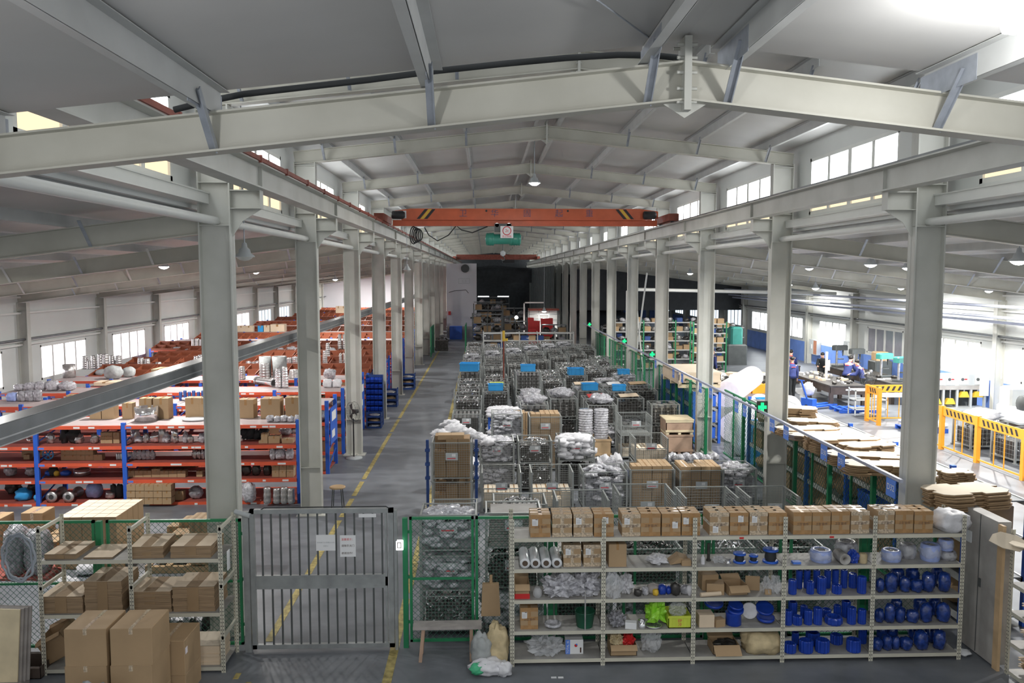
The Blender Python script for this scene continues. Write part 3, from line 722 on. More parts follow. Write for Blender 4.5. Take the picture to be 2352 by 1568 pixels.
for i, (a, c, h, m, nm, cat) in enumerate(((1456, 1474, .10, 'steel_dark', 'dark metal part', 'part'), (1474, 1490, .11, 'wrap', 'clear wrapped part', 'part'), (1486, 1512, .14, 'wood_grey', 'grey-brown block', 'block'), (1499, 1512, .09, 'yellow', 'small yellow cap', 'cap'),
                                      (1512, 1530, .14, 'blue_plastic', 'blue plastic cap', 'cap'), (1528, 1543, .1, 'blue_plastic', 'second blue plastic cap', 'cap'), (1540, 1562, .18, 'steel_dark', 'dark wire bundle', 'wire'), (1562, 1583, .13, 'wrap_grey', 'grey wrapped part', 'part'))):
    onrack(a, c, 2, nm.split()[-1] + '_item', (lambda h_, s_: lambda w_: MB().blob((0, 0, 0), (w_/2, .06, h_/2), .25, 3, 12, 8, s_, .95, box=.4))(h, i), m, nm+' among the small parts on the third shelf, bay two', cat, .12+.03*(i % 3))
onrack(1576, 1592, 2, 'lamp_bulb', lambda w_: MB().lathe([(.02, 0), (.045, .05), (.05, .09), (.03, .13), (.0, .14)], 14), 'sack_white', 'white round bulb by the third post, third shelf', 'bulb', .1)
for i, (a, c, d, h, y, nm) in enumerate(((1607, 1645, .2, .22, .36, 'tall one at the back left'), (1622, 1661, .2, .15, .2, 'one behind the rolled card'), (1712, 1744, .02, .2, .25, 'flat one leaning right'), (1757, 1771, .05, .07, .1, 'tiny one by the clear bag'))):
    onrack(a, c, 2, 'small_carton', cart(0, d, h), 'kraft', 'brown carton in bay three, third shelf: '+nm, 'carton', y, R.uniform(-.2, .2))
onrack(1608, 1657, 2, 'rolled_card', lambda w_: MB().lathe([(.03, -w_/2), (.03, w_/2)], 10, axis='x', c=(0, 0, .03)), 'kraft_light', 'small roll of light card at the front of bay three, third shelf', 'card', .05, .15)
put('obm', open_box(.27, .24, .13, .09), (fxr(1690, 0, RY+.15), RY+.2, .921), .1, 'open flapped carton in the middle of bay three, third shelf', None, 'carton')
for i, (a, c) in enumerate(((1752, 1768), (1770, 1793))): onrack(a, c, 2, 'clear_bag', crumple(30+i, .6, 3, .85, .12, .08), 'cellophane', 'clear plastic bag at the right of bay three, third shelf, %s' % ('narrow one', 'wider one by the post')[i], 'bag', .15)
# ---- fourth shelf
onrack(1250, 1290, 3, 'glass_bowl', lambda w_: MB().lathe([(w_*.3, 0), (w_*.48, .02), (w_*.5, .05), (w_*.42, .055), (w_*.3, .02)], 20), 'wrap', 'clear shallow bowl on the fourth shelf, bay one', 'bowl', .15)
o = onrack(1320, 1367, 3, 'green_bucket', lambda w_: MB().lathe([(w_*.38, 0), (w_*.5, .21), (w_*.52, .215), (w_*.48, .22), (w_*.36, .02)], 22), 'green_dark', 'dark green bucket on the fourth shelf, bay one', 'bucket', .15)
onrack(1342, 1347, 3, 'steel_strip', lambda w_: MB().bx(-.008, .008, -.004, 0, .0, .55), 'steel_dull', 'thin upright steel strip in front of the green bucket', 'strip', .0)
onrack(1400, 1436, 3, 'cellophane_bags', crumple(41, .6, 3.5, .8, .09, .14), 'wrap_grey', 'grey crumpled plastic on the fourth shelf, bay two', 'plastic bags')
onrack(1437, 1463, 3, 'white_box', lambda w_: carton_body(w_, .1, .085), 'paper', 'small white-fronted box on the fourth shelf, bay two', 'box', .07, -.2)
onrack(1466, 1485, 3, 'steel_cup', lambda w_: MB().lathe([(.05, 0), (.055, .1), (.05, .1), (.045, .01)], 16), 'chrome', 'shiny steel cup on the fourth shelf, bay two', 'cup', .08)
onrack(1482, 1522, 3, 'steel_pan', lambda w_: MB().lathe([(w_*.4, 0), (w_*.5, .03), (w_*.47, .03), (w_*.38, .008)], 22), 'chrome', 'shallow shiny steel pan under the lime bag', 'pan', .1)
o = onrack(1486, 1530, 3, 'lime_bag', crumple(44, .7, 2.4, .8, .15, .12), 'lime', 'bright lime-green plastic bag on the fourth shelf, bay two', 'bag', .22)
o.location.z = .49+.035
def ycrate():
    o = E('yellow_crate'); w_, d, h = .31, .34, .17; b = MB()
    b.bx(-w_/2, w_/2, -d/2, d/2, 0, .01)
    for a, c, e, g in ((-w_/2, w_/2, -d/2, -d/2+.008), (-w_/2, w_/2, d/2-.008, d/2), (-w_/2, -w_/2+.008, -d/2, d/2), (w_/2-.008, w_/2, -d/2, d/2)): b.bx(a, c, e, g, 0, h)
    b.bx(-w_/2-.008, w_/2+.008, -d/2-.008, -d/2, h-.03, h)
    for x in (-.10, -.05, .05, .10): b.bx(x-.003, x+.003, -d/2-.006, -d/2, .02, h-.03)
    b.build('crate_shell', 'crate_yellow', o); text('crate_text', 'EP\n冷', .055, (0, -d/2-.009, h*.45), UPR, 'red_print', o); return o
put('ycrate', ycrate, (fxr(1560, 0, RY+.1), RY+.2, .491), 0, 'lime-yellow plastic crate with red writing on the fourth shelf, bay two', None, 'crate')
onrack(1538, 1575, 3, 'clear_bag', crumple(47, .5, 3, .85, .10, .09), 'cellophane', 'clear bag standing in the yellow crate', 'bag', .2).location.z = .6
onrack(1603, 1638, 3, 'small_carton', cart(0, .2, .17), 'kraft_light', 'open-topped light carton at the left of bay three, fourth shelf', 'carton', .14)
onrack(1640, 1664, 3, 'small_carton', cart(0, .12, .10), 'kraft', 'small low carton beside the blue drum lids', 'carton', .1, .3)
def disc(px, z, r, tilt, m, lab, y=.2, h=.03, az=0):
    o = MB().lathe([(r*.3, 0), (r*.92, 0), (r, h*.3), (r, h), (r*.85, h*.8), (r*.2, h*.8)], 24).build('drum_disc', m)
    o.location = (fxr(px, 0, RY+y), RY+y, z); o.rotation_euler = (tilt, az, 0); return T(o, lab, 'lid')
onrack(1668, 1704, 3, 'blue_drum', lambda w_: MB().lathe([(w_*.46, 0), (w_*.5, .01), (w_*.48, .14), (w_*.5, .15), (w_*.5, .17)], 24), 'blue_plastic', 'blue drum lid block standing in bay three, fourth shelf', 'drum', .14)
disc(1690, .49+.175, .11, .25, 'blue_plastic', 'blue round lid lying tilted on the blue drum', .15, .05)
disc(1690, .49+.235, .10, .3, 'blue_plastic', 'upper blue round lid of the tilted pair', .17, .04, .1)
disc(1640, .49+.20, .13, .2, 'blue_plastic', 'wide blue lid at the back left of bay three, fourth shelf', .33, .05)
disc(1722, .49+.14, .11, 1.25, 'sack_white', 'whitish round disc leaning in bay three, fourth shelf', .25, .02)
disc(1760, .49+.03, .12, .1, 'blue_plastic', 'lower blue lid at the right of bay three, fourth shelf', .2, .05)
disc(1757, .49+.15, .12, .45, 'blue_plastic', 'upper tilted blue lid at the right of bay three, fourth shelf', .25, .05)
# ---- fifth shelf
onrack(1212, 1292, 4, 'cellophane_bags', crumple(51, .75, 3.4, .8, .13, .17), 'cellophane', 'heap of clear crackled plastic on the bottom shelf, bay one', 'plastic bags')
def totalbox():
    o = E('oil_carton'); MB().bx(-.12, .12, -.08, .08, 0, .20).build('box_body', 'paper', o); MB().bx(-.121, -.06, -.082, -.079, 0, .20).build('blue_side', 'blue_tag', o)
    t = text('printed_text', 'TOTAL 6L', .042, (-.09, -.084, .10), (PI/2, -PI/2, 0), 'paper', o)
    MB().cyl((.02, -.081, .12), (.02, -.083, .12), .022, n=8).build('round_mark', 'red', o)
    MB().cyl((.03, -.083, .135), (.03, -.085, .135), .012, n=8).build('round_mark', 'blue_tag', o)
    MB().bx(.075, .095, -.083, -.081, .02, .09).build('figure_mark', 'ink', o); return o
put('totalbox', totalbox, (fxr(1319, 0, RY+.2), RY+.22, .101), 0, 'white and blue printed carton on the bottom shelf, bay one', None, 'carton')
put('obl', open_box(.36, .28, .15, .07), (fxr(1432, 0, RY+.12), RY+.2, .101), 0, 'open carton full of bags on the bottom shelf, bay two', None, 'carton')
onrack(1402, 1432, 4, 'snack_bag', crumple(61, .5, 3, .85, .11, .10), 'sack_tan', 'cream crumpled bag in the open carton, bay two', 'bag', .18).location.z = .16
onrack(1430, 1458, 4, 'snack_bag', crumple(63, .5, 3, .85, .10, .10), 'red', 'red and yellow bag in the open carton, bay two', 'bag', .2).location.z = .17
onrack(1474, 1520, 4, 'clear_bag', crumple(66, .4, 2, .85, .18, .12), 'cellophane', 'upright clear plastic bag on the bottom shelf, bay two', 'bag')
put('obx', open_box(.36, .3, .13, .13), (fxr(1668, 0, RY+.12), RY+.2, .101), 0, 'wide open carton of dark bolts on the bottom shelf, bay three', None, 'carton')
onrack(1640, 1698, 4, 'bolt_heap', lambda w_: MB().blob((0, 0, 0), (w_*.48, .13, .05), .4, 9, 22, 10, 7, .8, sm=False), 'steel_dark', 'dark bolts heaped in the wide open carton', 'bolts', .2).location.z = .15
o = onrack(1706, 1792, 4, 'tan_sack', lambda w_: MB().blob((0, 0, 0), (w_/2, .2, .17), .28, 2, 24, 14, 71, .75, box=.35), 'sack_tan', 'fat tan woven sack on the bottom shelf, bay three', 'sack')
# ---- blue plastic protectors in bays four and five
def bluecyl(r, h, fl=.1, n=28):
    return lambda: MB().lathe([(r*.92, 0), (r, .01), (r, h-.01), (r*.9, h), (r*.78, h), (r*.75, h*.6)], n, flute=fl).build('blue_protector', 'blue_plastic')
def bluebag(r, h, seed): return lambda: MB().blob((0, 0, 0), (r, r*.9, h/2), .22, 2.6, 16, 12, seed, .97, box=.3).build('bagged_protectors', 'cello_blue')
BC = [(1, bluecyl(.055, .20)), (2, bluecyl(.06, .23)), (3, bluecyl(.05, .17, .16)), (4, bluecyl(.065, .12, .18)), (5, bluecyl(.045, .26, .05)), (6, bluecyl(.085, .13, .16)), (7, bluecyl(.095, .17, .1))]
rows = [  # level, depth y, pixel centres with kinds
    (2, .10, 4, [(1820, 1), (1861, 3), (1887, 2), (1922, 4), (1979, 2)]), (2, .30, 4, [(1835, 5), (1853, 5), (1875, 5), (1900, 5), (1918, 5), (1938, 5), (1958, 1)]),
    (3, .10, 4, [(1812, 1), (1833, 4), (1858, 1), (1880, 2), (1958, 2), (1982, 1)]), (3, .32, 4, [(1822, 2), (1848, 3), (1900, 4), (1925, 3), (1945, 2)]),
    (4, .10, 4, [(1818, 6), (1855, 7), (1893, 7), (1965, 7)]), (4, .34, 4, [(1830, 3), (1870, 7), (1925, 6), (1985, 1)])]
for lev, y, bay, it in rows:
    for j, (px, k) in enumerate(it):
        put(('bc', k), dict(BC)[k], (fxr(px, 0, RY+y), RY+y, LV[lev]+.001), R.random()*3, 'blue fluted plastic sleeve, bay four, %s shelf, %s row, %s from the left' % (ORD[lev], 'front' if y < .2 else 'back', ORD[j]), 'blue protectors in bay four', 'plastic protector')
o = MB().lathe([(.11, -.05), (.12, -.03), (.12, .03), (.11, .05), (.09, .05), (.09, -.05), (.11, -.05)], 24, flute=.08).build('blue_ring', 'blue_plastic'); o.location = (fxr(1918, 0, RY+.1), RY+.12, .49+.05)
T(o, 'blue half-open ring lying in the middle of bay four, fourth shelf', 'ring')
BBK = {i: (r, h) for i, (r, h) in enumerate(((.08, .27), (.07, .22), (.085, .18), (.09, .28), (.06, .2)))}
for lev, y, it in ((2, .12, [(2020, 4), (2045, 0), (2078, 1), (2105, 2), (2132, 3), (2168, 3)]), (2, .34, [(2060, 3), (2095, 3), (2150, 0)]), (3, .12, [(2022, 4), (2046, 0), (2070, 1), (2098, 2), (2128, 0), (2168, 3)]), (3, .34, [(2060, 0), (2115, 3), (2148, 0)]),
                   (4, .12, [(2018, 2), (2042, 1), (2062, 4), (2086, 2), (2120, 3), (2163, 3)]), (4, .34, [(2030, 0), (2052, 0), (2105, 3), (2140, 3)])):
    for j, (px, k) in enumerate(it):
        r, h = BBK[k]
        put(('bb', k), bluebag(r, h, k), (fxr(px, 0, RY+y), RY+y, LV[lev]+.001), R.random()*3, 'bagged blue plastic parts, bay five, %s shelf, %s row, %s from the left' % (ORD[lev], 'front' if y < .2 else 'back', ORD[j]), 'bagged blue parts in bay five', 'bagged parts')
# price tags on the rack top rail
for px, n in ((1701, 'third'), (1907, 'fourth')):
    x = fxr(px, 0, RY); T(MB().bx(x-.03, x+.03, RY+.0005, RY+.0025, 1.725, 1.75).build('red_tag', 'red'), 'small red tag on the top edge of the beige rack, %s bay' % n, 'tag')
# ---- chain-link fences
def chainlink(b, x0, x1, z0, z1, y=0., pitch=.085, r=.0022, m=0):
    W_, H_ = x1-x0, z1-z0; n = int((W_+H_)/pitch)+1
    for s in (1, -1):
        for i in range(n+1):
            c = i*pitch; a0 = max(0, c-H_); a1 = min(W_, c)
            if a1-a0 < .02: continue
            pts = [(a, c-a) for a in (a0, a1)]
            (xa, za), (xb, zb) = pts
            if s < 0: xa, xb = W_-xa, W_-xb
            b.bar((x0+xa, y+.002*s, z0+za), (x0+xb, y+.002*s, z0+zb), r*2, m=m)
def fence_panel(x0, x1, Y, zt, label, mid=True, post_l=False, post_r=False, zb=.08):
    o = E('green_fence_panel', (x0, Y, 0)); L = x1-x0; b = MB()
    b.bx(0, L, -.02, .02, zt-.035, zt); b.bx(0, L, -.02, .02, zb, zb+.035); b.bx(0, .035, -.02, .02, zb, zt); b.bx(L-.035, L, -.02, .02, zb, zt)
    if mid: b.bx(0, L, -.015, .015, zt*.52, zt*.52+.03)
    b.build('panel_frame', 'green', o); b = MB(); chainlink(b, .03, L-.03, zb+.03, zt-.03); b.build('chain_link', 'wire_green', o)
    if post_l or post_r:
        for x in ([-.06] if post_l else [])+([L+.06] if post_r else []):
            b = MB().bx(x-.035, x+.035, -.035, .035, 0, zt-.01); s = 1 if x < 0 else -1
            for z in (.35, 1.0, 1.65): b.bx(min(x, x+.1*s), max(x, x+.1*s), -.012, .012, z, z+.04)
            b.build('fence_post', 'green', o)
    return T(o, label, 'fence')
FY = 11.36
xs = [PY(p, 1190, FY)[0] for p in (-260, 225, 553)]
fence_panel(xs[0]+.08, xs[1]-.05, FY, 1.88, 'green mesh fence panel behind the beige cardboard shelf, left part', post_r=True)
fence_panel(xs[1]+.11, xs[2], FY, 1.88, 'green mesh fence panel between the cardboard shelf and the gate', post_r=True)
fence_panel(PY(940, 1190, FY)[0], PY(1088, 1190, FY)[0], FY, 1.88, 'green mesh fence panel right of the gate behind the bench', post_l=True)
x = PY(1092, 1190, FY)[0]; k = 0
while x < 6.2:
    fence_panel(x, x+1.0, FY, 1.88, 'green mesh fence panel behind the long beige rack, %s from the gate' % ORD[k], mid=False, post_r=k % 2 == 0); x += 1.12; k += 1
# ---- gate
xg0, xg1 = PY(577, 1300, 11.3)[0], PY(905, 1300, 11.3)[0]
o = E('metal_gate', (xg0, 11.3, 0)); L = xg1-xg0; ZT = 2.03
b = MB(); b.bx(0, L, -.03, .03, ZT-.06, ZT); b.bx(0, L, -.03, .03, .04, .10); b.bx(0, .06, -.03, .03, .04, ZT); b.bx(L-.07, L, -.03, .03, .04, ZT); b.bx(L-.12, L-.09, -.02, .02, .06, ZT-.05); b.build('gate_frame', 'gate_grey', o)
MB().bx(.06, L-.09, -.02, .02, .93, 1.08).bx(.06, L-.09, -.025, .025, 1.06, 1.09).bx(.06, L-.09, -.025, .025, .90, .93).build('middle_panel', 'gate_grey', o)
for i in range(14):
    x = .16+(L-.32)*i/13
    for z0, z1 in ((1.09, ZT-.06), (.1, .90)): MB().bx(x-.011, x+.011, -.012, .012, z0, z1).build('bar', 'gate_dark', o)
MB().bx(L*.82-.12, L*.82+.12, -.034, -.031, ZT-.12, ZT-.07).build('name_strip', 'paper', o)
T(o, 'grey barred metal gate across the aisle with two notices', 'gate')
T(MB().bx(xg0-.10, xg0-.015, 11.26, 11.34, 0, 2.0).build('gate_post', 'gate_grey'), 'grey gate post on the left of the gate', 'post')
T(MB().bx(xg1+.01, xg1+.05, 11.26, 11.34, 0, 2.0).build('gate_post', 'gate_grey'), 'grey gate post between the gate and the mesh panel', 'post')
for a, c, ly, lab in (((725, 1229), (770, 1265), 0, 'wide white notice taped to the gate bars'), ((780, 1230), (817, 1279), 1, 'upright white notice with red lines on the gate')):
    p, q = PY(*a, 11.25), PY(*c, 11.25); o = MB().bx(p[0], q[0], 11.268, 11.27, q[1], p[1]).build('paper_notice', 'paper'); cx = (p[0]+q[0])/2
    if ly:
        for z, s_ in ((p[1]-.06, '温馨提示：'), (p[1]-.15, '请随手关门'), (q[1]+.05, '谢谢合作！')): text('printed_text', s_, .036, (cx, 11.266, z), UPR, 'red_print' if s_[0] == '温' else 'ink', o)
    else:
        for z, s_ in ((p[1]-.11, '非本部门人员禁止入内'), (p[1]-.16, '请登记')): text('printed_text', s_, .024, (cx, 11.266, z), UPR, 'cab_grey', o)
    T(o, lab, 'notice')
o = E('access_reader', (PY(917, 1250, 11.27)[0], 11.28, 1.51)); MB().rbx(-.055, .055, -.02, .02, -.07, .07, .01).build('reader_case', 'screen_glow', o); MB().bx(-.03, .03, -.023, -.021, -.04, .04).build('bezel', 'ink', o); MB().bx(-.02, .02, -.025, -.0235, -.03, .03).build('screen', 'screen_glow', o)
T(o, 'small glowing white access reader on the green gate post', 'access reader')
p = [(xg0-.16, 11.3, 1.96), (xg0-.02, 11.3, 1.93), (xg0+.2, 11.29, 2.05), (xg0+1, 11.29, 2.055), (xg1-.1, 11.29, 2.055), (xg1+.02, 11.3, 1.98)]
T(MB().tube(p, .008, 6).build('black_cable', 'rubber'), 'black cable running along the top of the gate', 'cable')
o = E('gate_camera', (PY(560, 1175, 11.3)[0], 11.3, 1.98)); MB().cyl((-.12, 0, .02), (.10, -.05, -.03), .035, n=10).build('camera_tube', 'cab_grey', o); MB().bar((-.02, 0, 0), (.0, .02, -.12), .03).build('bracket', 'gate_dark', o)
T(o, 'grey tube-shaped camera above the left gate post', 'camera')
# ---- bench, bags
x0, x1 = PY(950, 1435, 11.05)[0], PY(1106, 1435, 11.05)[0]
o = E('wooden_bench', ((x0+x1)/2, 11.02, 0)); L = (x1-x0)/2
MB().bx(-L, L, -.11, .11, .44, .48).build('seat', 'wood_grey', o)
for sx in (-1, 1):
    for sy in (-1, 1): MB().bar((sx*(L-.14), sy*.07, .44), (sx*(L-.10)-.04*(sx > 0), sy*.13, 0), .045, .03).build('leg', 'wood_red', o)
    MB().bar((sx*(L-.12), -.11, .18), (sx*(L-.12), .11, .18), .03).build('stretcher', 'wood_red', o)
T(o, 'narrow worn wooden bench in front of the mesh panel', 'bench')
def sack(px, Y, z, r, m, lab, seed, cat='sack', name='sack', **k):
    o = MB().blob((0, 0, 0), r, k.get('amp', .35), k.get('fr', 2.3), 22, 14, seed, k.get('fl', .88), box=k.get('box', .2)).build(name, m); o.location = (PY(px, 1400, Y)[0], Y, z); o.rotation_euler = (0, 0, k.get('rz', 0)); return T(o, lab, cat)
sack(1108, 10.75, 0, (.14, .14, .24), 'sack_grey', 'grey-green crumpled sack left of the tan sack by the rack post', 81)
sack(1143, 10.78, 0, (.15, .15, .30), 'sack_tan', 'tall tan crumpled sack against the left rack post', 83)
sack(1118, 10.55, 0, (.22, .14, .10), 'sack_white', 'low white sack with green print in front of the tan sack', 85)
o = sack(1100, 10.48, .04, (.13, .08, .07), 'sack_green', 'green printed plastic bag on the low white sack', 86, 'bag', 'bag', rz=.5)
sack(1158, 10.5, 0, (.10, .1, .09), 'sack_white', 'small white rag at the foot of the left rack post', 88, 'rag', 'rag')
x = PY(1128, 1380, 11.2)[0]; T(MB().hull8([(x-.14, 11.2, .5), (x+.13, 11.2, .5), (x+.13, 11.27, .52), (x-.14, 11.27, .52), (x-.12, 11.22, .95), (x+.11, 11.22, .95), (x+.11, 11.30, .95), (x-.12, 11.30, .95)]).bx(x-.02, x+.02, 11.27, 11.30, .95, 1.06).build('hanging_card', 'kraft'), 'piece of brown corrugated card hanging on the mesh fence', 'card')
sack(1735, 9.62, 0, (.20, .16, .10), 'sack_white', 'white crumpled sack on the floor in front of the rack', 90, amp=.5)
for px in (1272, 1288): T(MB().bx(-.035, .035, -.02, .02, 0, .004).build('paper_scrap', 'paper'), 'small white paper scrap on the floor before bay one, %s' % ('left one' if px < 1280 else 'right one'), 'scrap').location = (*PZ(px, 1556), .002)
# ---- left cardboard shelf
LX, LB = -5.80, 1.165
slotted_rack((LX, 10.68, 0), 2, LB, .6, [1.55, .82, .08], 2.0, 'beige slotted-angle shelf of two bays stacked with flattened cartons', rails=[(0, 1.97), (1, 1.97), (2, 1.97), (0, 1.2), (1, 1.2), (2, 1.2), (2, .5)])
def card_stack(x0, x1, y0, y1, z, h, lab, skew=(0, 0), m=('corrugate', 'kraft_light'), rz=0, tape=True):
    b = MB(); w_, d = (x1-x0)/2, (y1-y0)/2; n = max(2, int(h/.035)); rr = random.Random(int(x0*100)+int(z*100)); zz = 0
    for i in range(n):
        hh = h/n*(.94 if i % 4 == 3 else 1); dx = rr.uniform(-.006, .006)+skew[0]*i/n; dy = rr.uniform(-.006, .006)+skew[1]*i/n
        b.bx(-w_+dx, w_+dx, -d+dy, d+dy, zz, zz+hh, 0); zz += h/n
    b.bx(-w_+dx, w_+dx, -d+dy, d+dy, h-.004, h+.001, 1)
    o = b.build('flattened_carton_stack', list(m))
    if tape: MB().bx(-w_*.35+dx, w_*.25+dx, -d+dy, d+dy, h+.001, h+.002).bx(-w_*.3+dx, w_*.25+dx, -d+dy-.003, -d+dy, 0.01, h-.01).build('printed_band', 'kraft_dark', o)
    o.location = ((x0+x1)/2, (y0+y1)/2, z+.001); o.rotation_euler = (0, 0, rz); return T(o, lab, 'cardboard stack')
def lx(px): return PY(px, 1350, 10.75)[0]
card_stack(lx(108), lx(180), 10.73, 11.27, 1.55, .07, 'low stack of flattened cartons at the left of the top level', (.0, .0))
card_stack(lx(196), lx(262), 10.73, 11.27, 1.55, .02, 'thin light cardboard pile, second on the top level', tape=False)
card_stack(lx(302), lx(375), 10.73, 11.27, 1.55, .16, 'tilted cardboard stack just right of the middle post, top level', rz=.07)
card_stack(lx(396), lx(488), 10.73, 11.27, 1.55, .16, 'cardboard stack at the right end of the top level')
card_stack(lx(93), lx(190), 10.73, 11.27, .82, .23, 'cardboard stack at the left of the second level')
card_stack(lx(195), lx(281), 10.73, 11.27, .82, .43, 'tallest cardboard stack, second on the second level')
card_stack(lx(300), lx(393), 10.73, 11.27, .82, .28, 'cardboard stack right of the middle post, second level')
card_stack(lx(397), lx(493), 10.73, 11.27, .82, .34, 'cardboard stack at the right end of the second level')
card_stack(lx(412), lx(500), 10.75, 11.2, .08, .26, 'light flattened cartons on the bottom level at the right', tape=False, m=('kraft_light', 'kraft_pale'))
o = open_box(.36, .4, .34, .05, m='kraft_dark')(); o.location = (lx(128), 11.0, .2); o.rotation_euler = (.1, -.5, 0); T(o, 'tipped open dark carton on the bottom level at the left', 'carton')
# cartons stacked in front
def bigc(w_, d, h):
    def mk():
        o = carton_body(w_, d, h, c=.006).build('large_carton', 'kraft'); MB().bx(-.022, .022, -d/2, d/2, h, h+.0015).bx(-.022, .022, -d/2-.0015, -d/2, h-.07, h).build('tape', 'tape_clear', o); return o
    return mk
for i, (x, y, z, lab) in enumerate(((-4.61, 9.63, .76, 'large plain carton, left one on top of the front pile'), (-4.09, 9.63, .76, 'large plain carton, right one on top of the front pile'),
        (-4.62, 9.63, .32, 'large carton under the left top carton'), (-4.10, 9.63, .32, 'large carton under the right top carton'), (-3.95, 10.26, .32, 'large carton with pink slip behind the front pile'),
        (-4.62, 9.63, -.0, 'large carton at the floor, left side of the pile'), (-4.10, 9.63, 0, 'large carton at the floor, right side of the pile'))):
    put('bigc', bigc(.475, .55, .44 if z else .44), (x, y, z), R.uniform(-.01, .01), lab, 'large cartons piled before the cardboard shelf', 'carton', scale=(1, 1, 1 if z else .72))
put('bigc', None, (-3.95, 10.26, 0), 0, 'large carton at the floor behind the front pile', 'large cartons piled before the cardboard shelf', 'carton', scale=(1, 1, .72))
T(MB().bx(-3.711, -3.708, 10.0, 10.07, .58, .66).build('pink_slip', 'foam_pink'), 'pink paper slip stuck on the carton behind the front pile', 'slip')
sack(205, 9.1, .0, (.24, .16, .36), 'sack_grey', 'grey translucent plastic bag in front of the large cartons', 91, 'bag', 'bag', amp=.3)
# left edge
for i in range(4):
    b = MB().bx(0, .55, 0, .02, 0, .95); o = b.build('wood_board', 'wood_pale' if i < 1 else 'wood_grey'); o.location = (PY(38, 1500, 10.3)[0]-.55+i*.03, 10.28+.035*i, .12); o.rotation_euler = (-.06, .05, 0)
    T(o, 'pale board leaning at the left edge, %s from the front' % ORD[i], 'board')
T(MB().bx(-7.2, -5.9, 9.9, 10.5, 0, .12).build('wooden_platform', 'wood_grey'), 'low grey platform on the floor at the left edge', 'platform')
o = open_box(.5, .4, .16, .02, m='wood_dark')(); o.location = (PY(48, 1500, 10.6)[0], 10.78, .01); T(o, 'dark low box on the floor by the left shelf post', 'box')
pts = []
for k in range(100):
    t = k/99*2*PI*3.2; e = .012*math.sin(k*1.7); pts.append((-6.03+(.19+e+.012*(k % 7)/7)*math.cos(t)+.035*math.sin(t*.37), 10.62+.02*math.cos(t*.5), 1.62+(.30+e)*math.sin(t)-.02*math.cos(t*.4)))
T(MB().tube(pts, .014, 6).build('hose_coil', 'hose'), 'coil of clear grey hose hung on the left post of the cardboard shelf', 'hose')
T(MB().bx(-3.41, -3.40, 10.76, 10.86, 1.36, 1.62).build('white_sheet', 'paper'), 'white paper sheet hung on the side of the cardboard shelf', 'paper')
# ---- right cabinet and curved cardboard shelf
b = MB().bx(6.80, 6.98, 10.48, 11.30, .03, 1.99); o = b.build('metal_cabinet', 'panel_grey'); MB().bx(6.79, 6.83, 10.36, 10.47, 0, 1.97).build('cabinet_edge', 'wood', o)
MB().bx(6.794, 6.799, 10.86, 10.87, .05, 1.98).bx(6.788, 6.798, 10.80, 10.84, .98, 1.1).build('door_seam', 'gate_dark', o); MB().bx(6.785, 6.799, 11.05, 11.2, 1.52, 1.68).build('taped_sheet', 'film_end', o)
T(o, 'tall dusty grey cabinet standing at the right end of the beige rack', 'cabinet')
T(MB().blob((0, 0, 0), (.11, .09, .04), .5).build('paper_scrap', 'film_end'), 'crumpled grey paper on the floor at the foot of the cabinet', 'scrap').location = (6.62, 10.85, 0)
slotted_rack((6.87, 10.29, 0), 2, 1.0, .62, [.07, .46, .87, 1.25, 1.80], 1.95, 'beige slotted shelf with curved cardboard at the right edge', rz=-PI/2)
def curved_card(seed, L=.8, w_=.5):
    rr = random.Random(seed); b = MB(); n = 9
    for k in range(2):
        vs = []; z0 = k*.03
        for i in range(n):
            t = i/(n-1); x = -L/2+L*t; z = z0+.10*math.sin(t*PI*.8+seed)*.7; ww = w_/2*(1-.25*abs(math.sin(t*PI*2+seed)))
            vs += [(x, -ww, z), (x, ww, z), (x, ww, z+.012), (x, -ww, z+.012)]
        fs = []
        for i in range(n-1):
            o = i*4; q = o+4; fs += [(o, o+1, q+1, q), (o+3, q+3, q+2, o+2), (o, q, q+3, o+3), (o+1, o+2, q+2, q+1)]
        fs += [(0, 3, 2, 1), (n*4-4, n*4-3, n*4-2, n*4-1)]
        b.add(vs, fs, 0)
    return b
k = 0
for q, z in enumerate((.08, .47, .88, 1.26)):
    for j in range((5, 2, 3, 6)[q]):
        o = curved_card(k, .84, .5).build('bent_cardboard', 'kraft' if k % 3 else 'kraft_light'); o.location = (7.20, 9.76, z+.03+j*.062); o.rotation_euler = (0, 0, PI/2+R.uniform(-.05, .05))
        T(o, 'bent cardboard on the right-edge shelf, %s level up, %s in its pile' % (ORD[q], ORD[j]), 'cardboard', 'bent cardboard on the right-edge shelf'); k += 1
def cutout(seed, r=.35, n=28):
    rr = random.Random(seed); a, c, d = rr.random()*6, rr.random()*6, rr.random()*6
    pts = []
    for i in range(n):
        t = 2*PI*i/n; q = r*(1+.22*math.sin(3*t+a)+.14*math.sin(5*t+c)); pts.append((q*1.25*math.cos(t), q*.8*math.sin(t)))
    return pts
for i, (x, y, z, r, rz) in enumerate(((7.15, 9.95, 1.82, .36, .4), (7.25, 9.85, 1.87, .38, 1.3), (7.3, 9.75, 1.92, .33, 2.2), (7.35, 9.4, 1.97, .3, .2))):
    o = MB().prism(cutout(i+3, r), 0, .012).build('cardboard_blank', 'kraft_pale'); o.location = (x, y, z); o.rotation_euler = (.04, .03*i, rz); T(o, 'pale die-cut cardboard blank atop the right-edge shelf, %s of four' % ('lowest', 'second', 'third', 'uppermost')[i], 'cardboard blank')
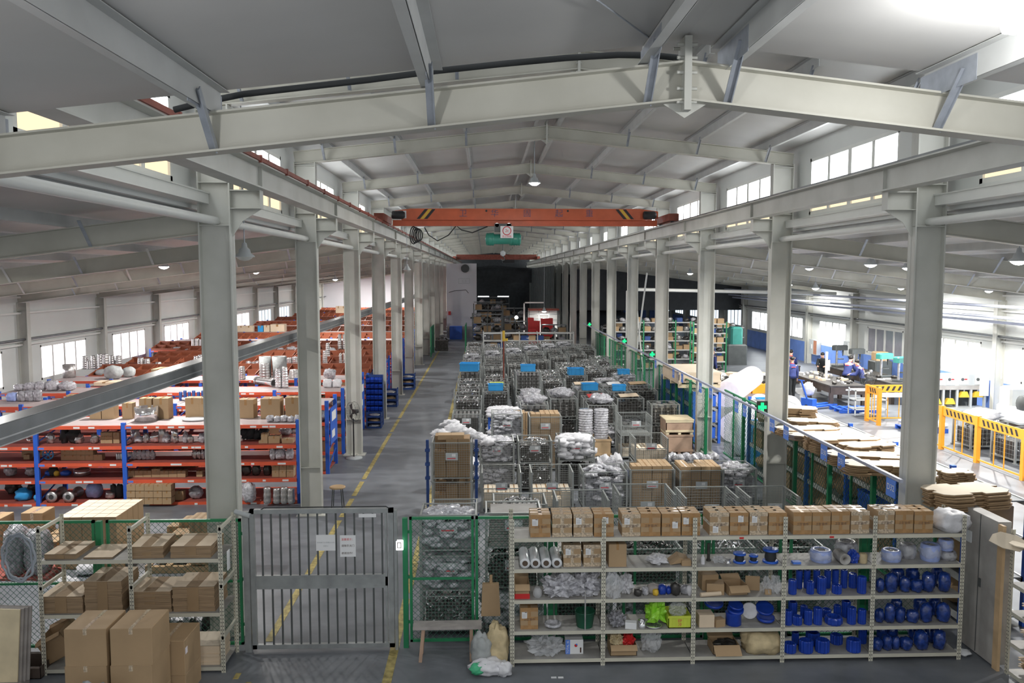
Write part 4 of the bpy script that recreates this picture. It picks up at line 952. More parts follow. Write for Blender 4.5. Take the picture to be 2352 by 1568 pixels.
o = MB().prism([(-.09, -.2), (.07, -.22), (.13, -.05), (.1, .16), (.02, .22), (-.1, .2), (-.13, 0)], 0, .01).build('cardboard_blank', 'kraft_pale'); o.location = (6.76, 10.2, 1.82); o.rotation_euler = (.1, -.6, .4); T(o, 'tongue-shaped pale cardboard drooping over the grey cabinet', 'cardboard blank')
# ================================================================ left: blue and orange pallet racks
LZ = [.06, .59, .98, 1.37, 1.84]
BAY = 1.97
def rack_parts(nb=5, depth=1.2, lv=LZ, top='deck_pink', tray=False, merged=False, tall=1.9):
    """origin at the right-hand front foot, bays run towards -x"""
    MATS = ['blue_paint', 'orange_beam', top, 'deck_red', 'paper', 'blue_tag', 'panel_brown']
    o = E('pallet_rack') if not merged else None; mb = MB() if merged else None
    def part(nm, fn, mi=0):
        if merged: fn(mb)
        else:
            b = MB(); fn(b); b.build(nm, MATS, o)
    rr = random.Random(3)
    for i in range(nb+1):
        for y in (0, depth):
            part('upright', lambda b: b.bx(-i*BAY-.05, -i*BAY+.05, y-.03, y+.03, 0, tall if i else tall+.05, 0))
        def brace(b):
            for k in range(4): b.bar((-i*BAY, .02, .1+k*.45), (-i*BAY, depth-.02, .45+k*.4), .03, .02, 0)
        part('frame_brace', brace)
    for i in range(nb):
        xa, xb = -(i+1)*BAY+.05, -i*BAY-.05
        for L, z in enumerate(lv):
            def beam(b):
                b.bx(xa, xb, -.045, -.005, z-.08, z, 1)
                b.bx(xa+.02, xa+.14, -.047, -.045, z-.065, z-.02, 5)
                for q in range(rr.randint(2, 4)):
                    x = rr.uniform(xa+.3, xb-.2); b.bx(x, x+rr.choice((.07, .14)), -.047, -.045, z-.062, z-.02, 4)
            part('beam', beam); part('beam', lambda b: b.bx(xa, xb, depth+.005, depth+.045, z-.08, z, 1))
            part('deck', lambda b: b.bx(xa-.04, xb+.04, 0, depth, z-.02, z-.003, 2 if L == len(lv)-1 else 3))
        if tray:
            def tr(b):
                z = lv[-1]; b.bx(xa-.05, xb+.05, depth-.03, depth, z, z+.36, 6); b.bx(xa-.05, xb+.05, depth*.5, depth*.5+.02, z, z+.22, 6); b.bx(xa-.05, xb+.05, -.02, 0, z, z+.10, 6)
                for q in range(5):
                    x = xa+(xb-xa)*q/4; b.add([(x, 0, z), (x, depth, z), (x, depth, z+.33), (x, 0, z+.12), (x+.02, 0, z), (x+.02, depth, z), (x+.02, depth, z+.33), (x+.02, 0, z+.12)], [(0, 3, 2, 1), (4, 5, 6, 7), (0, 4, 7, 3), (3, 7, 6, 2), (2, 6, 5, 1)], 6)
            part('compartment_tray', tr)
    if merged: o = mb.build('pallet_rack', MATS)
    return o
ROWY = [18.85, 21.65, 24.1, 26.85, 29.4, 32.0, 34.6, 37.2]
XE = [-4.27]+[-4.15]*7
for k, y in enumerate(ROWY):
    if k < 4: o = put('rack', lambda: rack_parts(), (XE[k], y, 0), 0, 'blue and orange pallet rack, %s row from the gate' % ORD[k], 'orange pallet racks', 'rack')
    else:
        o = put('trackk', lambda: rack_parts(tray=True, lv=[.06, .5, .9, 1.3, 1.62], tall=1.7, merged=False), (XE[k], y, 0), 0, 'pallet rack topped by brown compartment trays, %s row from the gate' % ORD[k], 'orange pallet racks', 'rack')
yy = 40; k = 8
while yy < 84:
    o = put(('frack', k % 2), (lambda: rack_parts(merged=True, nb=6)) if k % 2 else (lambda: rack_parts(merged=True, nb=6, tray=True, lv=[.06, .5, .9, 1.3, 1.62], tall=1.7)), (-4.2, yy, 0), 0,
            'distant red-beamed pallet rack, %s row from the gate' % ORD[k] if k < 20 else 'distant red-beamed pallet rack close to the white end wall, %s from it' % ORD[26-k], 'orange pallet racks', 'rack'); yy += 2.9; k += 1
# boards hung on the rack ends
for k, y in enumerate(ROWY[1:6]):
    o = E('rack_end_board', (-4.095, y+.6, 0)); MB().bx(0, .02, -.5, .5, .75, 1.72).build('board', 'blue_dark' if k % 2 else 'blue_paint', o); MB().bx(.021, .024, -.3, .3, 1.35, 1.6).bx(.021, .024, -.32, .1, .9, 1.1).build('notice', 'paper', o)
    T(o, 'blue notice board on the aisle end of a pallet rack, %s from the gate' % ORD[k], 'board')
ALLROWS = ROWY+[40+2.9*i for i in range(16)]
DZ = [0.]
def deck_z(k): return 1.84 if (k < 4 or (k >= 8 and k % 2)) else 1.62
def seat(z, px0, px1, yt, yb, d=0.):
    """base centre, width and height of a thing whose front foot is seen at row yb on the deck at height z"""
    pc = (px0+px1)/2; x, y = PZ(pc, yb, z)
    if z >= 1.6 and x < -4 and y > 18:
        best = None
        for k, ry in enumerate(ALLROWS):
            zd = deck_z(k); yy = PZ(pc, yb, zd)[1]; e = max(ry+.08-yy, yy-(ry+.85), 0)
            if best is None or e < best[0]-1e-6: best = (e, min(max(yy, ry+.08), ry+.85), zd)
        _, y, zd = best; x = PY(pc, yb, y)[0]; DZ[0] = zd-z if z in (1.84, 1.63, 1.62) else 0
    else: DZ[0] = 0.
    w_ = (px1-px0)*y/FPX*1.0; h = PY(pc, yt, y)[1]-z
    return x, y+d/2, w_, h
CT = {}
def ctn(z, px0, px1, yt, yb, lab, d=None, m='kraft', group=None, dy=None, name='carton', rz=None):
    x, y, w_, h = seat(z, px0, px1, yt, yb); d = d or w_*.9
    h = max(.05, h)
    o = E(name, (x, y+d/2+(dy or 0), z+.002+DZ[0]), R.uniform(-.04, .04) if rz is None else rz)
    carton_body(w_, d, h, c=.004).build('box_body', m, o)
    MB().bx(-w_*.08, w_*.08, -d/2, d/2, h, h+.002).bx(-w_*.08, w_*.08, -d/2-.002, -d/2, h*.7, h).build('tape', 'tape', o)
    return T(o, lab, 'carton', group)
def lump(z, px0, px1, yt, yb, lab, m='wrap', cat='wrapped part', name='wrapped_part', amp=.3, fr=2.5, box=.2, sc=1., d=None, seed=None):
    x, y, w_, h = seat(z, px0, px1, yt, yb); d = d or w_*.8; seed = seed or int(px0*7+yt)
    o = MB().blob((0, 0, 0), (w_/2*sc, d/2, h/1.9), amp, fr, 16, 11, seed, .93, box=box).build(name, m); o.location = (x, y+d/2, z+.002+DZ[0]); return T(o, lab, cat)
def ring(z, px0, px1, yt, yb, lab, m='chrome', name='steel_ring', thick=.12):
    x, y, w_, h = seat(z, px0, px1, yt, yb); r = w_/2
    o = MB().lathe([(r*(1-thick), 0), (r, 0), (r, h), (r*(1-thick), h), (r*(1-thick), 0)], 28).build(name, m); o.location = (x, y+r, z+.002+DZ[0]); return T(o, lab, 'steel ring')
def cups(z, px0, px1, yt, yb, lab, m='steel_dull', n=6, group=None, name='cup_stack', taper=.7):
    x, y, w_, h = seat(z, px0, px1, yt, yb); r = w_/2; pr = [(r*.75, 0)]
    for i in range(n):
        z0 = h*i/n; k = 1-(1-taper)*(i/n)**2.2; pr += [(r*k, z0+h/n*.25), (r*k, z0+h/n*.7), (r*k*.9, z0+h/n*.95)]
    pr += [(r*taper*.5, h), (.001, h*1.02)]
    o = MB().lathe(pr, 14).build(name, m); o.location = (x, y+r, z+.002+DZ[0]); return T(o, lab, 'stack of steel cups', group)
def flange(z, px, yb, r, L, lab, m='steel_dull'):
    x, y = PZ(px, yb, z); o = E('flanged_tube', (x, y+L/2, z+r+.002))
    MB().lathe([(r*.45, -L/2), (r, -L/2), (r, -L/2+.04), (r*.6, -L/2+.05), (r*.6, L/2-.05), (r, L/2-.04), (r, L/2), (r*.45, L/2), (r*.45, -L/2)], 20, axis='y').build('tube_body', m, o)
    MB().cyl((0, -L/2+.01, 0), (0, -L/2+.03, 0), r*.43, n=14).build('bore', 'hole', o); return T(o, lab, 'tube')
Z1, Z2, Z3, Z4, Z5 = .06, .59, .98, 1.37, 1.84
R1 = 'on the first orange rack'
# level four (just under the top)
x, y = PZ(63, 1019, Z4); T(MB().lathe([(.001, 0), (.05, .02), (.07, .07), (.05, .12), (.001, .14)], 16).build('steel_ball', 'chrome'), 'shiny steel ball at the far left of the first orange rack', 'ball').location = (x, y+.1, Z4)
for i, (a, c, t, m, n) in enumerate(((105, 122, 997, 'steel_dull', 'dull elbow'), (135, 155, 985, 'rubber', 'black casting'), (152, 180, 982, 'rubber', 'large black casting'), (167, 188, 997, 'steel_dull', 'grey flange casting'), (206, 224, 997, 'steel_dull', 'bent steel elbow'))):
    lump(Z4, a, c, t, 1019, n+' on the fourth level, second bay of the first orange rack', m, 'casting', 'casting', .55, 2.2, .1)
for j in range(3):
    for i, a in enumerate((231, 240, 249)): ctn(Z4+.085*j, a, a+9, 1010-8.5*j, 1018-8.5*j, 'tiny brown carton in a block, %s row up, %s across, fourth level' % (ORD[j], ORD[i]), .15, group='tiny cartons in a block on the fourth level')
ctn(Z4, 260, 274, 993, 1018, 'narrow carton pile beside the blue upright, fourth level, first rack')
for i, (a, c, t, m) in enumerate(((298, 318, 984, 'steel_dull'), (304, 326, 1001, 'wrap'), (326, 341, 995, 'steel_dull'), (342, 365, 994, 'chrome'), (362, 378, 982, 'steel_dull'), (370, 389, 994, 'wrap'), (392, 407, 982, 'chrome'), (395, 408, 1000, 'steel_dull'), (418, 431, 994, 'wrap'), (429, 443, 1000, 'steel_dull'), (455, 470, 996, 'wrap'))):
    lump(Z4, a, c, t, 1018, 'silver pipe fitting on the fourth level, third bay, %s from the left' % ORD[i], m, 'pipe fitting', 'pipe_fitting', .5, 2.4, .2)
for i, (a, c, t) in enumerate(((551, 571, 985), (562, 585, 983), (578, 600, 990), (590, 615, 985))): lump(Z4, a, c, t, 1010, 'black casting on the fourth level, last bay, %s from the column' % ORD[i], 'rubber', 'casting', 'casting', .6, 2.5, .1)
for i, (a, c, t) in enumerate(((594, 612, 1012), (600, 615, 995), (616, 642, 1002), (647, 672, 1008))): ctn(Z4, a, c, t, 1018, 'flat brown carton on the fourth level, last bay, %s from the column' % ORD[i])
lump(Z4, 640, 668, 984, 1000, 'white crumpled wrap at the right end of the fourth level, first rack', 'wrap', d=.2)
# level three
ctn(Z3, 50, 82, 1028, 1050, 'brown carton on the third level at the left edge'); ctn(Z3, 54, 68, 1044, 1055, 'small low carton on the third level at the left edge')
o = E('valve_handwheel'); MB().tube([(math.cos(2*PI*i/24)*.12, 0, math.sin(2*PI*i/24)*.12) for i in range(24)], .014, 8, closed=True).build('wheel_rim', 'blue_crate', o)
for i in range(6): MB().bar((0, 0, 0), (math.cos(PI/3*i)*.115, 0, math.sin(PI/3*i)*.115), .02, .015).build('spoke', 'blue_crate', o)
MB().cyl((0, -.02, 0), (0, .02, 0), .03).build('hub', 'blue_crate', o); x, y = PZ(111, 1056, Z3); o.location = (x, y, Z3+.135); T(o, 'bright blue hand wheel with six spokes on the third level', 'hand wheel')
for j in range(2):
    for i in range(4): ctn(Z3+.115*j, 140+18.5*i, 158.5+18.5*i, 1045-11.6*j, 1057-11.6*j, 'small brown carton in a two-high block, %s row, %s from the left, third level' % (('lower', 'upper')[j], ORD[i]), .2, group='two-high block of small cartons on the third level')
ctn(Z3, 215, 234, 1044, 1057, 'small brown carton right of the two-high block, third level')
for i in range(3):
    x, y = PZ(268+5*i, 1055, Z3); T(MB().lathe([(.025, 0), (.025, .13), (.02, .14)], 10).build('steel_can', 'steel_dull'), 'slim steel can by the blue upright, third level, %s' % ORD[i], 'can', 'slim cans on the third level').location = (x, y+.03, Z3)
for i in range(6): lump(Z3, 292+10*i, 305+10*i, 1036+R.uniform(-2, 4), 1056, 'white tied bag on the third level, third bay, %s from the left' % ORD[i], 'wrap', 'bag', 'bag', .5, 3, .1)
for i, (a, c) in enumerate(((440, 452), (450, 463), (461, 471))): lump(Z3, a, c, 1034, 1055, 'dull steel fitting in front of a yellow box, third level, %s' % ORD[i], 'steel_dull', 'pipe fitting', 'pipe_fitting', .5)
for i, (a, c) in enumerate(((618, 632), (628, 655), (655, 673))): lump(Z3, a, c, 1030, 1057, 'clear-wrapped bundle on the third level, last bay, %s' % ORD[i], 'wrap', amp=.4, fr=3)
# level two
for i, (a, c) in enumerate(((5, 32), (54, 80))): lump(Z2, a, c, 1072, 1095, 'round part in clear wrap on the second level, %s from the left edge' % ORD[i], 'wrap_grey')
for i, (a, c, m) in enumerate(((100, 118, 'blue_paint'), (108, 130, 'rubber'), (122, 134, 'yellow'), (135, 158, 'blue_paint'))): lump(Z2, a, c, 1082 if m != 'rubber' else 1074, 1094, '%s tool part on the second level, second bay, %s' % (m.split('_')[0], ORD[i]), m, 'tool part', 'tool_part')
ring(Z2, 162, 198, 1081, 1094, 'wide shiny steel ring on the second level of the first rack')
for i in range(7): ctn(Z2, 290+19.5*i, 309+19.5*i, 1081 if i not in (3,) else 1077, 1096, 'brown carton in a row on the second level, third bay, %s from the left' % ORD[i], group='row of brown cartons on the second level')
for i in range(7): ctn(Z2+.01, 296+19.5*i, 315+19.5*i, 1068, 1084, 'brown carton in the back row of the second level, third bay, %s' % ORD[i], dy=.5, group='back row of brown cartons on the second level')
ctn(Z2, 451, 465, 1082, 1095, 'lone small brown carton left of the first column, second level')
for i, (a, c) in enumerate(((553, 575), (578, 597), (603, 622))): lump(Z2, a, c, 1068, 1093, 'dark steel part on the second level, last bay, %s' % ORD[i], 'steel_dark', 'steel part', 'steel_part')
for j in range(2):
    for i in range(3): ctn(Z2+.14*j, 625+16.5*i, 641+16.5*i, 1082-13.5*j, 1095.5-13.5*j, 'tan carton at the right end of the second level, %s row, %s' % (('lower', 'upper')[j], ORD[i]), .25, group='tan cartons at the right end of the second level')
# level one
lump(Z1, 30, 65, 1125, 1152, 'bright blue part in clear wrap on the lowest level, left', 'blue_crate'); lump(Z1, 75, 92, 1137, 1152, 'small blue wrapped part by the blue upright, lowest level', 'blue_crate')
for i, (a, c) in enumerate(((10, 40), (62, 84))): lump(Z1, a, c, 1108, 1135, 'dark casting at the back of the lowest level, %s' % ('left', 'right')[i], 'steel_dark', 'casting', 'casting', .5)
for i, px in enumerate((118, 157)): flange(Z1, px, 1154, .125, .5, 'flanged steel tube end-on on the lowest level, %s' % ('left one', 'right one')[i])
lump(Z1, 192, 228, 1112, 1146, 'blue and clear wrapped casting on the lowest level, second bay', 'blue_pale'); lump(Z1, 238, 262, 1129, 1147, 'grey steel dome on the lowest level, second bay', 'steel_dull', 'steel dome', 'steel_dome')
for i, (a, c) in enumerate(((252, 266), (264, 282))): lump(Z1, a, c, 1112, 1145, 'black elbow on the lowest level by the blue upright, %s' % ORD[i], 'rubber', 'elbow', 'elbow')
for j in range(3):
    for i in range(5): ctn(Z1+.155*j, 291+20.5*i, 311+20.5*i, 1144-15.5*j, 1158-15.5*j, 'wrapped tan carton on the lowest level, %s row up, %s across' % (ORD[j], ORD[i]), .25, group='wrapped tan cartons on the lowest level')
ctn(Z1, 402, 421, 1128, 1148, 'taller tan carton beside the wrapped ones, lowest level'); lump(Z1, 430, 462, 1120, 1147, 'clear-bagged part left of the first column, lowest level', 'wrap_grey')
lump(Z1, 551, 584, 1112, 1156, 'large clear-wrapped vase-shaped part right of the first column, lowest level', 'wrap')
for i, px in enumerate((612, 634, 651, 667)): cups(Z1, px-9, px+9, 1120+i % 2*3, 1158, 'bulging grey valve body on the lowest level, %s from the left' % ORD[i], 'steel_dull', 3, 'grey valve bodies on the lowest level', 'grey_valve', .8)
# tops of the racks
TOPC = [(90, 130, 936, 959, 'low carton'), (134, 176, 920, 944, 'open-lidded carton'), (152, 171, 907, 919, 'tiny carton on another'), (206, 232, 922, 958, 'tall carton behind the trunking'), (234, 262, 922, 957, 'second tall carton behind the trunking'),
        (281, 304, 926, 957, 'pair of stacked cartons'), (320, 348, 915, 950, 'wide carton behind the steel ring'), (353, 387, 915, 962, 'tall carton right of the steel ring'), (426, 458, 914, 957, 'tall carton left of the first column'),
        (458, 472, 914, 957, 'carton tucked against the first column'), (547, 583, 918, 960, 'open carton right of the first column'), (599, 643, 916, 961, 'wide carton in the last bay'), (655, 690, 913, 960, 'carton behind the second column')]
for a, c, t, b_, lab in TOPC: ctn(Z5 if b_ > 945 else Z5+(.12 if b_ < 930 else .0), a, c, t, b_, lab+' on the top of the first orange rack', m='kraft' if a < 200 else 'kraft')
ring(Z5, 300, 352, 938, 970, 'big polished steel ring on top of the first orange rack', 'chrome')
x, y = PZ(443, 967, Z5); o = MB().lathe([(.001, 0), (.28, .01), (.30, .03), (.25, .05), (.001, .06)], 24).build('oval_plate', 'film_end'); o.location = (x, y+.15, Z5); o.scale = (1, .8, 1); T(o, 'white oval plate lying on top of the first rack by the column', 'plate')
for i in range(5): lump(Z5, 610+16*i, 628+16*i, 955+2*(i % 2), 970, 'white wrapped fitting in a line at the rack end, %s' % ORD[i], 'wrap', amp=.4)
for i, (a, c, t, b_) in enumerate(((216, 261, 878, 905), (262, 302, 878, 903))): ctn(Z5+.2, a, c, t, b_, 'large pale carton stacked on the second rack, %s' % ('left', 'right')[i], m='kraft_light')
for i, (a, c) in enumerate(((216, 248), (248, 281))): ctn(Z5, a, c, 905, 920, 'lower carton under the large pale pair, %s' % ('left', 'right')[i], m='kraft_light', d=.5)
for i, (a, c, t, b_) in enumerate(((12, 36, 903, 920), (36, 58, 899, 921), (56, 76, 897, 921), (74, 92, 895, 919))): lump(Z5, a, c, t, b_, 'silver wrapped can on the second rack top, %s from the left edge' % ORD[i], 'wrap_grey' if i else 'blue_pale', amp=.2, box=.5)
for i, (a, c, t) in enumerate(((28, 52, 883), (50, 78, 880), (76, 100, 877), (98, 130, 876), (130, 166, 877))): lump(Z5, a, c, t, 898, 'clear-wrapped bundle on the third rack top, %s from the left' % ORD[i], 'wrap', amp=.3, fr=4)
for i, px in enumerate((414, 424, 434, 444, 455, 465)): cups(Z5, px-4, px+4, 900-(i % 2)*3, 920, 'small blue and red capped part on the second rack top, %s' % ORD[i], 'blue_dark', 2, 'small capped parts on the second rack top', 'capped_part')
lump(Z5, 412, 448, 913, 921, 'white and red flat pack on the second rack top', 'sack_white', 'pack', 'pack')
ring(Z5, 139, 166, 838, 868, 'galvanised bin on the fourth rack top, left', 'steel_dull', 'steel_bin', .03)
for i, (a, c, t, b_) in enumerate(((215, 246, 835, 866), (233, 274, 842, 872), (276, 306, 844, 867))): lump(Z5, a, c, t, b_, 'grey woven sack on the fourth rack top, %s' % ('left', 'middle, largest', 'right')[i], 'sack_grey', 'sack', 'sack', .2)
o = ctn(Z5, 349, 380, 848, 873, 'cream plastic tote on the fourth rack top', m='sack_tan', d=.7, name='plastic_tote'); o['category'] = 'tote'
x, y = PZ(604, 889, Z5); o = E('steel_pipe_piece', (x, y+.3, Z5+.13)); MB().cyl((-.32, .25, 0), (.3, -.25, 0), .10, n=18, cap=False).cyl((-.34, .265, 0), (-.30, .235, 0), .13, n=18).cyl((.28, -.235, 0), (.33, -.275, 0), .12, n=18).build('pipe_body', 'chrome', o)
MB().cyl((.325, -.27, 0), (.335, -.277, 0), .095, n=16).build('bore', 'hole', o); T(o, 'polished flanged pipe lying on the third rack top between two columns', 'pipe')
def stk(z, items, lab, m='steel_dull', grp=None, n=6):
    for i, it in enumerate(items): cups(z, *it, lab % ORD[i], m, n, grp)
stk(Z5, [(630, 646, 846, 890), (645, 661, 843, 890)], 'white-shining stack of cups between the first columns, %s', 'chrome', n=8)
stk(Z5, [(546, 562, 842, 872), (593, 617, 835, 872), (660, 684, 850, 870)], 'stack of dull cups on the fourth rack between the first columns, %s')
for i, (a, c, t) in enumerate(((593, 620, 820), (622, 655, 820))): ring(Z5, a, c, t, 868, 'grey-green wrapped cup bin between the first columns, %s' % ('left', 'right')[i], 'sack_grey', 'cup_bin', .3)
lump(Z5, 742, 769, 848, 872, 'translucent wrapped bundle behind the second column', 'wrap'); lump(Z5, 741, 762, 872, 888, 'white tub in plastic on the third rack end, left', 'sack_white', box=.6); lump(Z5, 763, 783, 872, 888, 'white tub in plastic on the third rack end, right', 'sack_white', box=.6)
ZT = 1.62
stk(ZT, [(184, 200, 818, 852), (196, 209, 829, 850), (206, 219, 817, 848), (221, 235, 813, 848), (231, 248, 813, 850), (249, 262, 817, 846), (262, 277, 817, 846), (313, 329, 822, 850), (329, 343, 824, 850), (341, 354, 836, 850), (354, 369, 832, 850)], 'stack of silver cups on the fifth rack, %s from the left', 'steel_dull', 'silver cup stacks on the fifth rack')
stk(ZT, [(433, 445, 828, 850), (443, 456, 818, 850), (452, 468, 815, 848), (562, 576, 830, 850), (575, 587, 831, 850), (586, 594, 829, 850), (655, 670, 822, 848), (668, 684, 820, 848)], 'stack of silver cups on the fifth rack near the first column, %s', 'chrome', 'silver cup stacks near the first column')
stk(ZT, [(438, 448, 778, 808), (447, 457, 777, 808), (456, 467, 779, 808), (740, 752, 806, 850), (747, 758, 788, 830), (775, 785, 768, 812), (786, 795, 768, 812), (778, 786, 812, 848), (787, 796, 812, 848)], 'tall stack of silver cups on the brown-tray racks, %s', 'steel_dull', 'tall silver cup stacks', n=9)
for i, (a, c, t, b_) in enumerate(((395, 412, 797, 808), (419, 435, 802, 809), (548, 560, 826, 834), (612, 628, 808, 818), (632, 652, 800, 812), (655, 684, 797, 810), (752, 770, 800, 818))): lump(ZT, a, c, t, b_, 'pale loose part in a brown compartment, %s from the left' % ORD[i], 'wrap', 'part', 'loose_part', .5)
for i, (a, c, t, b_, m) in enumerate(((598, 624, 780, 794, 'blue_crate'), (577, 598, 785, 792, 'blue_crate'), (545, 562, 748, 757, 'kraft_light'), (562, 580, 748, 757, 'kraft_light'), (592, 604, 748, 758, 'blue_crate'), (606, 619, 747, 757, 'kraft_light'), (621, 652, 745, 757, 'kraft_light'),
        (740, 755, 741, 750, 'kraft_light'), (756, 775, 741, 750, 'kraft_light'), (830, 850, 741, 750, 'kraft_light'), (771, 783, 703, 719, 'kraft_light'), (783, 795, 703, 719, 'kraft_light'))):
    zt = ZT if a in (598, 577) else Z5
    ctn(zt, a, c, t, b_, '%s box on a distant rack top, %s' % ('bright blue' if m == 'blue_crate' else 'pale brown', ORD[i]), m=m)
# things filling the lower levels of the further racks, visible at the ends
for k, y in enumerate(ROWY[1:5]):
    for L, z in enumerate(LZ[:4] if k < 3 else (.06, .5, .9, 1.3)):
        for j in range(3):
            kind = R.randint(0, 2); o = put(('fill', kind), (lambda: carton_body(.3, .4, .26).build('carton', 'kraft')) if kind == 0 else (lambda: carton_body(.42, .5, .3).build('carton', 'kraft_dark')) if kind == 1 else (lambda: MB().blob((0, 0, 0), (.2, .2, .14), .4, 2.5, 14, 9, 5, .9).build('wrapped_part', 'wrap_grey')),
                (-4.35-.62*j, y+.3, z+.002), 0, '%s on rack %s, %s level, %s from the aisle' % (('brown carton', 'dark carton', 'wrapped part')[kind], ORD[k+1], ORD[L], ORD[j]), 'goods at the aisle ends of the racks', ('carton', 'carton', 'part')[kind])
# ---- cartons on pallets between the fence and the first rack
def pallet(w_, d, m='wood'):
    o = E('wooden_pallet')
    for i in range(5): MB().bx(-w_/2+i*(w_-.1)/4, -w_/2+i*(w_-.1)/4+.1, -d/2, d/2, .12, .14).build('top_board', m, o)
    for i in (-1, 0, 1): MB().bx(-w_/2, w_/2, i*(d/2-.05)-.045, i*(d/2-.05)+.045, 0, .12).build('bearer', m, o)
    return o
o = pallet(1.2, 1.2); o.location = (-7.1, 15.28, 0); T(o, 'wooden pallet under the block of pale-topped cartons', 'pallet')
cc = lambda: carton_body(.2, .225, .40, c=.003).build('carton', 'kraft')
def pc():
    b = MB(); b.rbx(-.1, .1, -.112, .112, 0, .40, .003, 0); b.bx(-.098, .098, -.11, .11, .3995, .4008, 1); return b.build('carton', ['kraft', 'kraft_pale'])
def pct():
    b = MB(); b.rbx(-.1, .1, -.112, .112, 0, .802, .003, 0); b.bx(-.098, .098, -.11, .11, .8015, .8028, 1); return b.build('carton', ['kraft', 'kraft_pale'])
for j in range(5):
    for i in range(5):
        for l in ((1,) if (j and i < 4) else (0, 1)):
            inner = j > 0 and i < 4
            put('pct' if inner else 'pc', pct if inner else pc, (-7.1+(i-2)*.205, 14.80+j*.235, .142+(0 if inner else .402*l)), R.uniform(-.02, .02), 'pale-topped carton in the pallet block, %s across, %s deep, %s layer' % (ORD[i], ORD[j], ('lower', 'upper')[l]), 'pale-topped cartons on the pallet', 'carton')
for i, (x, y, z, w_) in enumerate(((-8.45, 15.6, 0, .42), (-8.45, 15.6, .42, .40), (-8.02, 15.7, 0, .35), (-9.05, 15.3, 0, .4), (-9.05, 15.3, .41, .4), (-7.95, 15.2, .0, .3))):
    o = E('carton', (x, y, z)); MB().rbx(-w_/2, w_/2, -.22, .22, 0, .41, .006).build('box_body', 'kraft', o); MB().bx(-.03, .03, -.22, .22, .41, .412).bx(-.03, .03, -.222, -.22, .2, .41).build('tape', 'tape_clear', o); T(o, 'tan carton near the left edge behind the fence, %s' % ORD[i], 'carton')
for i, (x, y, z, h) in enumerate(((-5.05, 14.6, .15, .42), (-4.72, 14.6, .15, .42), (-5.05, 14.6, .58, .40), (-4.72, 14.6, .58, .40), (-5.45, 14.75, .15, .5), (-5.45, 15.2, .15, .6), (-5.85, 14.9, .15, .3), (-5.75, 15.4, .15, .45))):
    o = E('carton', (x, y, z)); MB().rbx(-.155, .155, -.2, .2, 0, h, .006).build('box_body', 'kraft', o)
    b = MB()
    for q in (-.1, .02): b.bx(q, q+.05, -.202, -.2, 0, h).bx(q, q+.05, -.2, .2, h, h+.002)
    b.build('tape', 'kraft_dark', o); T(o, 'striped tan carton on the pallet left of the first column, %s' % ORD[i], 'carton')
o = pallet(1.5, 1.1); o.location = (-5.25, 14.95, 0); T(o, 'wooden pallet left of the first column under striped cartons', 'pallet')
lump(0, 0, 45, 1215, 1330, 'tall bundle in silver wrap behind the fence at the left edge', 'wrap_grey', amp=.2, box=.4, d=.5); lump(0, 48, 100, 1222, 1330, 'second silver-wrapped bundle behind the fence', 'wrap_grey', amp=.2, box=.4, d=.5)
T(MB().bx(-.8, .8, -.5, .5, 0, .04).build('red_board', 'deck_red'), 'reddish board lying on the floor behind the fence at the left', 'board').location = (*PZ(40, 1310), 0)
lump(0, 166, 221, 1300, 1325, 'white wrapped coil on the floor behind the fence', 'sack_white', 'coil', 'coil', .3); lump(0, 110, 170, 1335, 1380, 'white plastic bundle low behind the shelf', 'sack_white', 'bundle', 'bundle')
for i in range(7): lump(0, 372+15*i, 392+15*i, 1418+(i % 3)*6, 1450, 'white and black wrapped handle bundle behind the shelf, %s' % ORD[i], 'wrap' if i % 2 else 'steel_dark', 'bundle', 'bundle', .5)
# ---- things by the left columns: fire point, bins, trolleys, fan, stool
o = E('fire_cabinet', (-4.02, 18.6, 0)); MB().bx(-.15, .15, -.06, .06, .6, 1.2).build('cabinet_body', 'red', o); MB().bx(-.1, .1, -.062, -.06, .9, 1.05).build('notice', 'paper', o); MB().bx(-.15, .15, -.1, .1, 0, .6).build('stand', 'blue_dark', o); T(o, 'red fire cabinet on a stand at the end of the first rack', 'fire cabinet')
o = E('bin_rack', (-3.85, 28.75, 0)); o.scale = (.6, 1, 1); MB().bx(-.5, .5, .18, .2, 0, 1.75).bx(-.5, -.47, 0, .2, 0, 1.75).bx(.47, .5, 0, .2, 0, 1.75).build('rack_frame', 'blue_dark', o)
for j in range(8):
    for i in range(4): MB().hull8([(-.46+i*.235, 0, .1+j*.2), (-.25+i*.235, 0, .1+j*.2), (-.25+i*.235, .17, .1+j*.2), (-.46+i*.235, .17, .1+j*.2), (-.46+i*.235, -.04, .2+j*.2), (-.25+i*.235, -.04, .2+j*.2), (-.25+i*.235, .17, .26+j*.2), (-.46+i*.235, .17, .26+j*.2)]).build('parts_bin', 'blue_plastic', o)
T(o, 'rack of small bright blue parts bins between the third and fourth columns', 'bin rack')
def crate_unit():
    o = E('blue_crate_stack')
    for j in range(3):
        b = MB(); z = j*.3
        b.bx(-.4, .4, -.3, .3, z, z+.03); b.bx(-.4, .4, -.3, -.28, z+.03, z+.10); b.bx(-.4, .4, .28, .3, z+.03, z+.25)
        for sx in (-1, 1):
            b.bx(sx*.39-.01, sx*.39+.01, -.3, .3, z+.03, z+.25)
            for sy in (-1, 1): b.bx(sx*.38-.03, sx*.38+.03, sy*.28-.03, sy*.28+.03, z, z+.3)
        b.build('crate_tier', 'blue_dark', o); MB().blob((0, 0, z+.03), (.34, .25, .08), .4, 4, 14, 8, j+3, .9).build('contents', ['wrap', 'kraft', 'steel_dull'][j], o)
    return o
